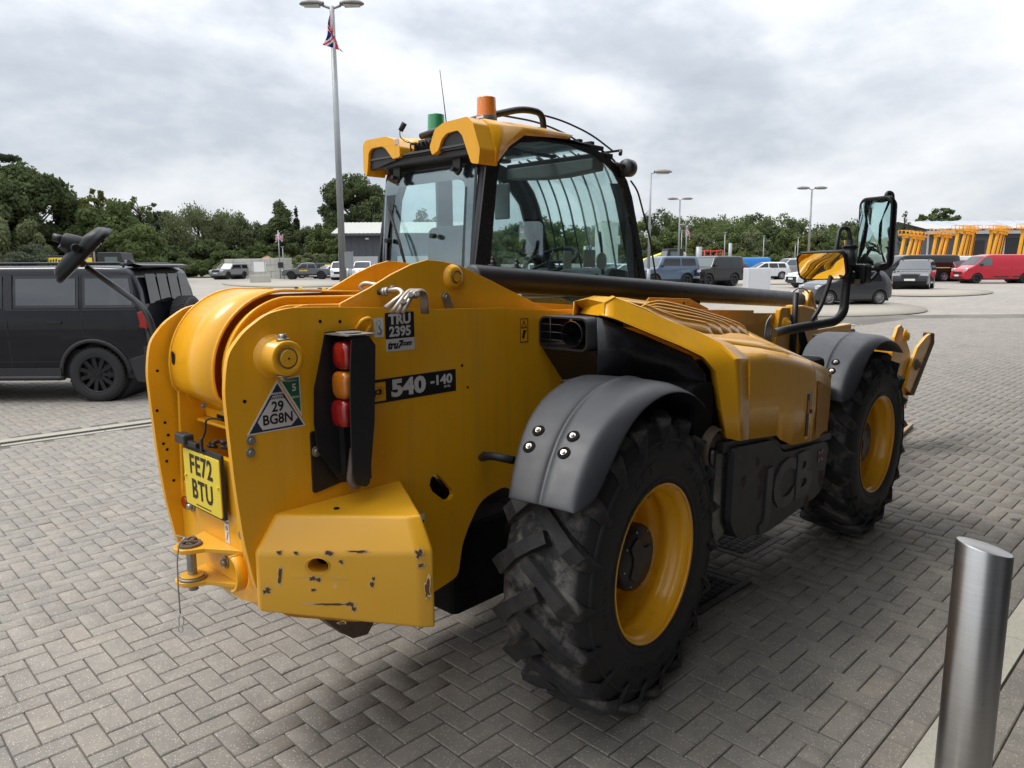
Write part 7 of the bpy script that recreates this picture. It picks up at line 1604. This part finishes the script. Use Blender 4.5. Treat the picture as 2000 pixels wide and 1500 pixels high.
# buildings
M_ROOFW = mat('pale_metal_roof', (.40, .395, .36), .5, .1, var=.08)
M_WALLD = mat('dark_grey_cladding', (.065, .07, .082), .6, var=.05)
M_WALLL = mat('pale_render', (.42, .43, .44), .8, var=.05)
def warehouse(px0, px1, d, h_eave, h_ridge, depth, lab, lower=0.0, roof=M_ROOFW, over=.5, roofstep=.5):
    a, b = gd(px0, d), gd(px1, d); L_ = (b - a).length
    r = empty('warehouse', a, YAW - math.pi / 2, lab, 'building')
    mb = MB(); mb.box(0, L_, 0, depth, lower, h_eave); mb.build('wall', M_WALLD, r)
    if lower: mb = MB(); mb.box(-.02, L_, -.02, depth, 0, lower - .003); mb.build('lower_wall', M_WALLL, r)
    for i in range(int(L_ / .9)):
        mb = MB(); mb.box(i * .9 + .42, i * .9 + .48, -.04, -.001, lower + .01, h_eave - .01); mb.build('cladding_rib', M_WALLD, r) if d < 100 else None
    mb = MB(); rows = []
    n = int(L_ / roofstep)
    for i in range(n * 2 + 1):
        x = -over + (L_ + over) * i / (n * 2); z_ = .06 if i % 2 else 0
        rows.append([(x, -over, h_eave - .05 + z_), (x, depth / 2, h_ridge + z_), (x, depth + over, h_eave - .05 + z_)])
    mb.grid(rows, False); mb.build('roof', roof, r, thick=.03)
    mb = MB(); mb.box(-over, L_, -over - .05, -over, h_eave - .30, h_eave - .02); mb.build('fascia', M_WALLD, r)
    mb = MB(); mb.prism([(0, h_eave - .003), (depth, h_eave - .003), (depth / 2, h_ridge - .05)], 0, .1, 'yz'); mb.build('gable', M_WALLD, r)
    return r, L_
wr, WL = warehouse(672, 905, 93, 5.4, 7.05, 12, 'grey clad warehouse with pale ribbed roof behind the cab', 2.6, over=.9)
mb = MB(); mb.obox((3.4, -.15, 4.75), (.4, .3, .2)); mb.build('flood_light', M_WHT, wr)
M_SOLAR = mat('solar_roof', (.33, .36, .42), .35, .2, var=.1, vs=1)
wr2, WL2 = warehouse(1800, 2150, 100, 5.85, 7.2, 14, 'large dark grey industrial unit with solar panels on its roof, right of the picture', 0, roof=M_ROOFW, over=.6, roofstep=1.2)
mb = MB(); mb.box(-.6, WL2, -.65, -.58, 5.15, 5.6) ; mb.build('gutter_band', M_WALLL, wr2)
for i in range(7):
    x = 2.4 + i * 3.2; mb = MB(); z0, z1 = 5.85, 7.2
    mb.add([(x, .3, 5.95), (x + 3.05, .3, 5.95), (x + 3.05, 6.2, 7.12), (x, 6.2, 7.12)], [(0, 1, 2, 3)]); mb.build('solar_panel', M_SOLAR, wr2, thick=.05)
mb = MB(); mb.box(9.7, 10.3, -.08, -.005, 0, 5.1); mb.build('downpipe_panel', M_WALLL, wr2)
mb = MB(); mb.box(4.6, 7.6, -.06, -.005, 0, 4.3); mb.build('roller_door', M_TRIM, wr2); mb = MB(); mb.box(10.4, 14.0, -.06, -.005, 0, 4.6); mb.build('roller_door', M_TRIM, wr2)
mb = MB(); mb.box(-.1, .08, -.12, 0, 0, 5.6); mb.build('downpipe', M_WALLL, wr2)
# silo seen through the windscreen and low sheds
q = gd(1183, 100); si = empty('silo', q, 0, 'pale green storage silo seen through the cab windscreen', 'silo')
mb = MB(); mb.cyl((0, 0, 1.6), (0, 0, 6.9), 1.55, n=24); mb.cyl((0, 0, .6), (0, 0, 1.6), .5, 1.55, n=24); mb.build('drum', mat('silo_green', (.34, .38, .34), .6), si)
for k in range(4):
    mb = MB(); a = k * math.pi / 2 + .5; mb.cyl((1.5 * math.cos(a), 1.5 * math.sin(a), 0), (1.5 * math.cos(a), 1.5 * math.sin(a), 2), .1, n=6); mb.build('leg', M_GALV, si)
mb = MB(); mb.obox((0, -1.6, 4.6), (1.0, .05, 1.1), M3); mb.build('sign_panel', P_WHT, si)
# boundary wall at the back of the yard
block_wall('boundary_wall', 980, 1700, 118, 118, 1.6, 'long pale boundary wall at the back of the yard in front of the wood', bw=3.2, bh=1.6)
# boom lifts
M_LIFT = mat('lift_orange', (.82, .40, .025), .45, var=.05)
def boom_lift(px, d, top_y, lean, lab, grp, cage=1.0):
    b = gd(px, d); h = CAM.z - b.z + (516 - top_y) * d / FPX
    r = empty('boom_lift', b, YAW - math.pi / 2, lab, 'boom lift', grp)
    mb = MB(); mb.box(-1.0, 1.0, -.9, .9, .35, 1.0); mb.build('base', M_LIFT, r, bevel=.05)
    for x in (-.8, .8):
        mb = MB(); mb.cyl((x, -1.0, .4), (x, -.7, .4), .4, n=16); mb.cyl((x, .7, .4), (x, 1.0, .4), .4, n=16); mb.build('wheels', M_CTY, r)
    mb = MB(); mb.add([(-.19, -.2, .9), (.19, -.2, .9), (.19, .2, .9), (-.19, .2, .9)] + [(lean + a * .7, c, h - .45) for a, c in ((-.22, -.15), (.22, -.15), (.22, .15), (-.22, .15))], [(0, 1, 5, 4), (1, 2, 6, 5), (2, 3, 7, 6), (3, 0, 4, 7), (4, 5, 6, 7)]); mb.build('mast', M_LIFT, r)
    mb = MB(); mb.add([(.06, -.22, 1.2), (.14, -.22, 1.2), (lean + .10, -.17, h - .6), (lean + .04, -.17, h - .6)], [(0, 1, 2, 3)]); mb.build('hose_track', M_TRIM, r, thick=.05)
    mb = MB(); w = .62 * cage
    for z in (h - .42, h - .02): mb.tube([(lean - w, -.4, z), (lean + w, -.4, z), (lean + w, .4, z), (lean - w, .4, z), (lean - w, -.4, z)], .024, 5)
    for x in (-w, -w * .35, w * .4, w):
        for y in (-.4, .4): mb.cyl((lean + x, y, h - .5), (lean + x, y, h), .03, n=5)
    mb.box(lean - w, lean + w, -.4, .4, h - .56, h - .5); mb.box(lean - .22, lean + .22, -.3, .3, h - .85, h - .56); mb.build('cage', M_LIFT, r)
k_ = 0; ordn = ['first', 'second', 'third', 'fourth', 'fifth']
for grp, pxs, ty, d in (('nearest the mirror', (1750, 1760, 1770, 1780), 452, 84), ('by the unit left corner', (1811, 1820, 1829), 450, 84), ('left of the unit centre', (1852, 1861, 1868, 1874, 1881), 443, 82), ('by the pale pillar', (1917, 1924, 1931, 1938), 443, 82), ('at the right edge', (1977, 1984, 1991, 1998), 441, 82)):
    for i, px in enumerate(pxs):
        boom_lift(px + (i * 7 % 3 - 1) * .8, d + i * .8, ty + (i * 5 % 4) * 1.6, .38 + .09 * (i * 3 % 4), 'raised orange boom lift, %s from left in cluster %s' % (ordn[i], grp), 'raised orange boom lifts')
boom_lift(1647, 80, 470, .1, 'single raised orange boom lift seen beside the mirror stay', 'raised orange boom lifts', .5)
# lorries far off
def lorry(px, d, hd, lab, L_=7.5, body=M_PLY, cabc=M_TRIM, load=True, h=2.9):
    r = empty('lorry', gd(px, d), YAW - math.pi / 2 + rad(hd), lab, 'lorry')
    mb = MB(); mb.prism([(L_ / 2 - 2.0, .7), (L_ / 2, .7), (L_ / 2, 1.7), (L_ / 2 - .25, h), (L_ / 2 - 1.9, h), (L_ / 2 - 2.0, h - .2)], -1.22, 1.22, 'xz'); mb.build('cab', cabc, r, bevel=.08)
    mb = MB(); mb.box(L_ / 2 - 1.4, L_ / 2 - .5, -1.235, 1.235, 1.75, h - .35); mb.build('side_window', M_CGL2, r); mb = MB(); mb.prism([(L_ / 2 + .012, 1.72), (L_ / 2 - .2, h - .25), (L_ / 2 - .26, h - .25), (L_ / 2 - .05, 1.72)], -1.05, 1.05, 'xz'); mb.build('windscreen', M_CGL2, r)
    mb = MB(); mb.box(-L_ / 2, L_ / 2 - 2.1, -.5, .5, .6, .95); mb.build('chassis', M_TRIM, r)
    if load: mb = MB(); mb.prism([(-L_ / 2, 1.0), (L_ / 2 - 2.2, 1.0), (L_ / 2 - 2.2, 2.3), (-L_ / 2, 2.3)], -1.22, 1.22, 'xz'); mb.build('tipper_body', M_TRIM, r, bevel=.03); mb = MB(); mb.box(-L_ / 2, L_ / 2 - 2.3, -1.25, 1.25, 1.7, 2.15); mb.build('yellow_side_board', body, r)
    for x in (-L_ / 2 + 1.0, -L_ / 2 + 2.2, L_ / 2 - 1.2):
        for y in (-1.0, 1.0): mb = MB(); mb.cyl((x, y - .16, .5), (x, y + .16, .5), .5, n=18); mb.build('wheel', M_CTY, r)
    return r
r_ = lorry(185, 58, 8, 'black and yellow tipper lorry behind the large dark off-roader', 6.2, h=2.55)
for k_ in range(10):
    mb = MB(); x_ = -2.2 + k_ * .19; mb.prism([(x_, 1.84), (x_ + .11, 1.84), (x_ + .15, 2.0 + .03 * (k_ % 3)), (x_ + .04, 2.0 + .03 * (k_ % 3))], -1.262, -1.256, 'xz'); mb.build('lettering', M_BLV, r_)
mb = MB(); mb.cyl((1.0, -1.3, .3), (1.0, -1.3, 3.6), .07, n=8); tag(mb.build('guide_post', M_TIMB), 'x', 'x'); o = bpy.data.objects['guide_post']; o.location = r_.location; o.rotation_euler = r_.rotation_euler; tag(o, 'thin wooden post in front of the tipper lorry cab', 'post')
lorry(1325, 84, 186, 'black lorry cab in the far row behind the slate blue off-roader', 4.0, load=False, h=3.1)
r = empty('road_sweeper', gd(1290, 86), YAW - math.pi / 2, 'bright yellow plant machine with a cream tank in the far row', 'plant machine')
mb = MB(); mb.prism([(-2.3, .8), (1.2, .8), (1.2, 2.6), (.6, 2.9), (-2.3, 1.9)], -1.1, 1.1, 'xz'); mb.build('body', mat('bright_yellow', (.75, .68, .02), .4), r, bevel=.05); mb = MB(); mb.prism([(.7, 1.2), (2.6, 1.2), (2.6, 2.6), (1.9, 3.0), (.75, 3.0)], -1.0, 1.0, 'xz'); mb.build('tank', mat('cream_tank', (.62, .58, .42), .5), r, bevel=.1)
for x in (-1.6, -.4, 1.6): mb = MB(); mb.cyl((x, -1.2, .5), (x, -.8, .5), .5, n=16); mb.build('wheel', M_CTY, r)
r = empty('red_stillage', gd(1387, 84), YAW - math.pi / 2, 'red metal stillage cage in the far row behind the black off-roader', 'cage')
mb = MB()
for z in (1.0, 1.6, 2.2, 2.8): mb.tube([(-1, -.5, z), (1, -.5, z), (1, .5, z), (-1, .5, z), (-1, -.5, z)], .07, 5)
for x in (-1, -.33, .33, 1): mb.cyl((x, -.5, 0), (x, -.5, 2.9), .07, n=5)
mb.build('frame', mat('red_frame', (.55, .02, .03), .5), r)
for i, px in enumerate((1342, 1352, 1362, 1374)):
    q = gd(px, 84); mb = MB(); mb.box(-.5, .5, -.3, .3, 0, 1.0 + .2 * (i % 2)); o = mb.build('barrier_stack', mat('barrier_red', (.60, .04, .04), .5) if i % 2 == 0 else M_WHT, bevel=.03); o.location = q; o.rotation_euler = (0, 0, YAW); tag(o, ['red barrier stack by the lorry cab', 'white barrier stack, second from the lorry cab', 'red barrier stack, third from the lorry cab', 'white barrier stack nearest the red cage'][i], 'barrier stack')
# raised kerbed islands of sandy blocks
def island(cx_, cy_, rx, ry, lab):
    c = G(cx_, cy_); e1 = G(cx_ + rx, cy_); e2 = G(cx_, cy_ + ry); a = (e1 - c); b = (e2 - c); mb = MB()
    V0 = [c + a * math.cos(t) + b * math.sin(t) for t in np.linspace(0, 2 * math.pi, 49)[:-1]]
    mb.grid([[Vector((p.x, p.y, terr(p.x, p.y) + .0)) for p in V0], [Vector((p.x, p.y, terr(p.x, p.y) + .03)) for p in V0], [Vector((c.x + (p.x - c.x) * .5, c.y + (p.y - c.y) * .5, terr(c.x + (p.x - c.x) * .5, c.y + (p.y - c.y) * .5) + .05)) for p in V0], [Vector((c.x, c.y, terr(c.x, c.y) + .06))] * 48], True, True)
    o = mb.build('paved_island', M_SAND); tag(o, lab, kind='structure'); return o
M_SAND = concrete_mat('sandy_blocks', (.285, .255, .205), (.36, .325, .265), .8)
island(1610, 604, 200, 15, 'low sandy paved island under the small dark city car'); island(1815, 571, 125, 8.5, 'low sandy paved island in front of the red van'); island(1500, 551, 170, 4.5, 'sandy paved strip below the white hatchback'); island(560, 553, 130, 8, 'sandy concrete area in front of the grey pickup')
# ------------------------------------------------------------------ trees
def leaf_mat(name, c0, c1, tl=.38):
    t = NT(name); g = t.n('ShaderNodeNewGeometry'); P = g.outputs['Position']
    k = g.outputs['Random Per Island']; oi = t.n('ShaderNodeObjectInfo').outputs['Random']
    c = t.mix(k, c0, c1); c = t.mix(t.ramp(t.noise(.35, 4, .6, P), [(.35, 0), (.68, .65)]), c, tuple(x * .6 for x in c0))
    c = t.mix(t.math('MULTIPLY', oi, .35), c, tuple(x * 1.25 for x in c1))
    d = t.n('ShaderNodeBsdfDiffuse', {'Color': c}).outputs[0]; tr = t.n('ShaderNodeBsdfTranslucent', {'Color': c}).outputs[0]
    m_ = t.n('ShaderNodeMixShader', {0: tl, 1: d, 2: tr}).outputs[0]
    return t.out(m_)
LM = {'dark': leaf_mat('dark_foliage', (.070, .092, .042), (.13, .16, .072)), 'mid': leaf_mat('mid_foliage', (.080, .108, .042), (.145, .180, .072)), 'light': leaf_mat('light_foliage', (.12, .145, .068), (.20, .222, .115)), 'grey': leaf_mat('grey_foliage', (.080, .100, .062), (.145, .165, .110)), 'pine': leaf_mat('pine_needles', (.030, .042, .026), (.058, .072, .040)), 'yell': leaf_mat('yellow_foliage', (.115, .135, .038), (.185, .195, .07))}
M_BARK = mat('bark', (.055, .045, .035), .9, var=.3)
def crown_arrays(seed, n_leaf=7000, n_cl=40, leaf=.30, shape='oak', gap=.0):
    """unit crown: width 2 (radius 1), height 2, centred at the origin"""
    g = np.random.default_rng(seed)
    u = g.normal(size=(n_cl, 3)); u /= np.linalg.norm(u, axis=1)[:, None]; rr = g.uniform(.35, .86, n_cl) ** .7
    c = u * rr[:, None]; cr = g.uniform(.16, .34, n_cl)
    if shape == 'willow': c[:, 2] = c[:, 2] * .9 + .05; 
    if shape == 'cone': c[:, :2] *= (1 - (c[:, 2:3] + 1) / 2) * 1.15 + .12; cr *= .8
    if shape == 'pine': c[:, 2] = np.round(c[:, 2] * 3) / 3 + g.normal(0, .03, n_cl); cr = cr * .9
    if shape == 'sparse': cr *= .55
    if shape == 'bush': c[:, 2] = np.abs(c[:, 2]) * .9 - .3
    idx = g.integers(0, n_cl, n_leaf); d = g.normal(size=(n_leaf, 3)); d /= np.linalg.norm(d, axis=1)[:, None]
    q = cr[idx] * (g.uniform(.55, 1.12, n_leaf))
    sq = np.array([1, 1, .35 if shape == 'pine' else .8])
    p = c[idx] + d * q[:, None] * sq
    if shape == 'willow': p[:, 2] -= np.abs(g.normal(0, .10, n_leaf))
    a = g.normal(size=(n_leaf, 3)); a /= np.linalg.norm(a, axis=1)[:, None]
    if shape == 'willow': a[:, 2] *= 3; a /= np.linalg.norm(a, axis=1)[:, None]
    b = np.cross(a, d); b /= np.linalg.norm(b, axis=1)[:, None] + 1e-9
    s = leaf * g.uniform(.5, 1.3, n_leaf)[:, None]
    return p, a, b, s, c, cr
def crown_mesh(name, seed, w, h, mat_, leaf=.30, **k):
    """scaled crown mesh, leaf size in metres"""
    p, a, b, s, c, cr = crown_arrays(seed, leaf=leaf, **k)
    S3 = np.array([w / 2, w / 2, h / 2]); P = p * S3
    quad = np.stack([P - a * s * .5, P + b * s * .32, P + a * s * .5, P - b * s * .32], 1).reshape(-1, 3)
    return quad, c * S3, cr
def quads_to_mesh(name, quad, mat_):
    n = len(quad) // 4; me = bpy.data.meshes.new(name); me.vertices.add(n * 4); me.vertices.foreach_set('co', quad.ravel())
    me.loops.add(n * 4); me.loops.foreach_set('vertex_index', np.arange(n * 4, dtype=np.int32)); me.polygons.add(n); me.polygons.foreach_set('loop_start', np.arange(n, dtype=np.int32) * 4); me.update(calc_edges=True); me.materials.append(mat_); return me
def tree(px, d, top_y, wpx, kind, shape, lab, seed, crown_frac=.8, leaf=.32, n=9000, cl=46, trunk=None, group='trees beyond the yard'):
    b = gd(px, d); H_ = CAM.z - b.z + (523 - top_y) * d / FPX; w = wpx * d / FPX; hC = H_ * crown_frac
    r = empty('tree' if shape not in ('bush', 'pine') else ('bush' if shape == 'bush' else 'pine_tree'), b, 0, lab, 'tree' if shape != 'bush' else 'bush', group)
    quad, c, cr = crown_mesh('crown', seed, w, hC, None, leaf * 1.15, n_leaf=int(n * (1.0 if shape == 'sparse' else 1.7)), n_cl=cl, shape=shape)
    quad[:, 2] += H_ - hC / 2
    o = bpy.data.objects.new('crown', quads_to_mesh('crown', quad, LM[kind])); COL.objects.link(o); o.parent = r
    mb = MB(); tr_ = max(.10, H_ * .018)
    if shape != 'bush':
        mb.tube([(0, 0, 0), (.1, .05, H_ * .3), (.0, .1, H_ * .6), (.05, 0, H_ * .82)], [tr_ * 1.3, tr_, tr_ * .7, tr_ * .2], 8)
        rs = random.Random(seed)
        for k in range(0, len(c), 2 if shape != 'sparse' else 1):
            z0 = min(H_ * .78, max(H_ * .18, H_ - hC / 2 + c[k][2] - w * .22)); e_ = Vector((c[k][0], c[k][1], H_ - hC / 2 + c[k][2]))
            mid_ = Vector((e_.x * .45, e_.y * .45, (z0 + e_.z) / 2 + .2)); mb.tube([(0, 0, z0), mid_, e_], [tr_ * .45, tr_ * .3, tr_ * .08], 5)
        mb.build('trunk', M_BARK, r)
    return r
T_ = [
 (18, 76, 292, 150, 'pine', 'pine', 'dark layered pine, the tallest tree at the far left edge', 1, .5, .30, 9000, 26),
 (95, 70, 322, 175, 'dark', 'oak', 'broad dark oak rising behind the large off-roader', 2, .9, .36, 15000, 60),
 (28, 66, 352, 140, 'dark', 'oak', 'dark tree below the pine at the far left edge', 3, .95, .36, 10000, 46),
 (160, 74, 372, 120, 'mid', 'oak', 'mid green tree between the dark oak and the thin-topped tree', 4, .95, .36, 9000, 44),
 (212, 72, 362, 95, 'yell', 'sparse', 'thin-topped yellowish tree beside the dark oak', 5, .7, .26, 5000, 60),
 (225, 70, 392, 130, 'mid', 'oak', 'leafy green tree under the thin-topped yellowish tree', 6, .95, .34, 10000, 46),
 (292, 76, 379, 72, 'mid', 'sparse', 'open spreading tree with bare branches against the sky', 7, .45, .26, 1500, 34),
 (275, 66, 428, 120, 'mid', 'oak', 'bright leafy tree right above the tipper lorry cab', 8, .98, .30, 9000, 46),
 (330, 92, 408, 100, 'pine', 'oak', 'dark evergreen seen between the open tree and the willow', 9, .9, .36, 6000, 36),
 (402, 78, 393, 150, 'light', 'willow', 'large rounded pale green willow behind the silver pickup', 10, .93, .28, 16000, 64),
 (458, 80, 408, 100, 'light', 'willow', 'second pale willow leaning right of the large one', 11, .93, .28, 10000, 50),
 (340, 70, 455, 80, 'mid', 'bush', 'leafy bush at the foot of the large pale willow', 12, .98, .28, 5000, 30),
 (500, 92, 424, 70, 'grey', 'oak', 'grey green tree just right of the pale willows', 13, .95, .34, 6000, 34),
 (560, 98, 392, 95, 'dark', 'cone', 'tall dark pointed tree behind the small flagpole', 14, .95, .36, 11000, 60),
 (590, 104, 408, 26, 'pine', 'cone', 'slim little conifer beside the tall dark pointed tree', 15, .9, .30, 1500, 22),
 (540, 94, 440, 80, 'mid', 'oak', 'rounded tree left of the foot of the dark pointed tree', 16, .97, .34, 7000, 38),
 (615, 96, 448, 85, 'light', 'oak', 'light green rounded tree left of the warehouse', 17, .97, .34, 9000, 44),
 (640, 112, 432, 70, 'mid', 'oak', 'mid green tree half hidden by the lamp post', 18, .97, .34, 6000, 36),
 (697, 108, 350, 128, 'dark', 'oak', 'very large dark oak standing above the warehouse roof', 19, .72, .40, 18000, 60),
 (740, 112, 378, 60, 'dark', 'oak', 'dark oak crown touching the cab edge beside the very large oak', 20, .8, .36, 6000, 34),
 (845, 120, 412, 70, 'mid', 'oak', 'rounded tree seen through the rear cab window', 21, .85, .34, 6000, 36),
 (10, 56, 402, 60, 'light', 'willow', 'pale small tree at the left edge above the timber fence', 22, .95, .24, 6000, 30),
 (85, 58, 428, 60, 'light', 'oak', 'pale feathery sapling above the timber fence', 23, .9, .22, 4000, 26),
 (75, 57, 456, 110, 'grey', 'bush', 'grey green bramble bush spilling over the timber fence', 24, 1, .20, 8000, 40),
 (1815, 118, 413, 88, 'mid', 'sparse', 'open-crowned tree standing behind the industrial unit roof', 25, .6, .40, 5000, 60),
 (1752, 104, 420, 36, 'grey', 'sparse', 'slender bare-topped birch between the mirror and the boom lifts', 26, .8, .26, 700, 30),
 (1765, 110, 452, 70, 'mid', 'oak', 'low tree behind the first cluster of boom lifts', 27, .95, .34, 5000, 30)]
for a in T_:
    a = list(a)
    if 330 <= a[0] < 700 and a[1] < 112: a[1] = 106 + a[1] * .1
    tree(*a)
# scrub along the fence and the far woodland: one mass each
def woodland(name, items, lab, mats):
    r = None
    for ci, cname in enumerate(mats):
        Q = []
        for (px, d, top_y, wpx, c_i, seed, shape) in items:
            if c_i != cname: continue
            b = gd(px, d); H_ = CAM.z - b.z + (518 - top_y) * d / FPX; w = wpx * d / FPX
            n = 5200; quad, c, cr = crown_mesh('c', seed, w, H_ * 1.05, None, .55, n_leaf=n, n_cl=30, shape=shape)
            quad = quad + np.array([b.x, b.y, b.z + H_ * .48]); Q.append(quad)
        o = bpy.data.objects.new(name if ci == 0 else 'foliage', quads_to_mesh(name, np.concatenate(Q), LM[cname])); COL.objects.link(o)
        if ci == 0: r = o; tag(o, lab, kind='stuff')
        else: o.parent = r
    return r
rs = random.Random(21); items = []
prof_x = [940, 1000, 1060, 1120, 1200, 1240, 1275, 1300, 1340, 1380, 1420, 1460, 1500, 1540, 1580, 1620, 1660, 1700, 1740, 1790, 1850]; prof_y = [440, 438, 424, 430, 436, 432, 416, 412, 420, 414, 414, 418, 420, 424, 426, 430, 432, 436, 446, 450, 455]
x = 930; i = 0
while x < 1860:
    ty = float(np.interp(x, prof_x, prof_y)) + rs.uniform(-2, 8)
    items.append((x, 165 + rs.uniform(-10, 25), ty, rs.uniform(70, 110), rs.choice(['dark', 'mid', 'mid', 'light', 'dark']), 100 + i % 9, 'oak')); x += rs.uniform(20, 32); i += 1
x = 950
while x < 1760:
    items.append((x, 142 + rs.uniform(-8, 8), rs.uniform(440, 462), rs.uniform(50, 80), rs.choice(['mid', 'mid', 'dark', 'light', 'yell']), 110 + i % 9, 'oak')); x += rs.uniform(24, 38); i += 1
x = 930
while x < 1760:
    items.append((x, 124 + rs.uniform(-4, 4), rs.uniform(474, 490), rs.uniform(40, 70), rs.choice(['light', 'light', 'yell', 'grey', 'mid']), 120 + i % 9, 'bush')); x += rs.uniform(22, 34); i += 1
woodland('woodland', items, 'green mixed woodland rising behind the far right side of the yard', ['mid', 'dark', 'light', 'yell', 'grey'])
items = []
x = -40
while x < 920:
    items.append((x, rs.uniform(98, 118), rs.uniform(452, 482), rs.uniform(60, 90), rs.choice(['mid', 'dark', 'dark']), 130 + i % 9, 'oak')); x += rs.uniform(26, 40); i += 1
x = 300
while x < 660:
    items.append((x, rs.uniform(99, 104), rs.uniform(478, 496), rs.uniform(40, 60), rs.choice(['mid', 'light']), 140 + i % 9, 'bush')); x += rs.uniform(20, 30); i += 1
woodland('woodland', items, 'dark undergrowth and trees filling in behind the left side of the yard', ['dark', 'mid', 'light'])
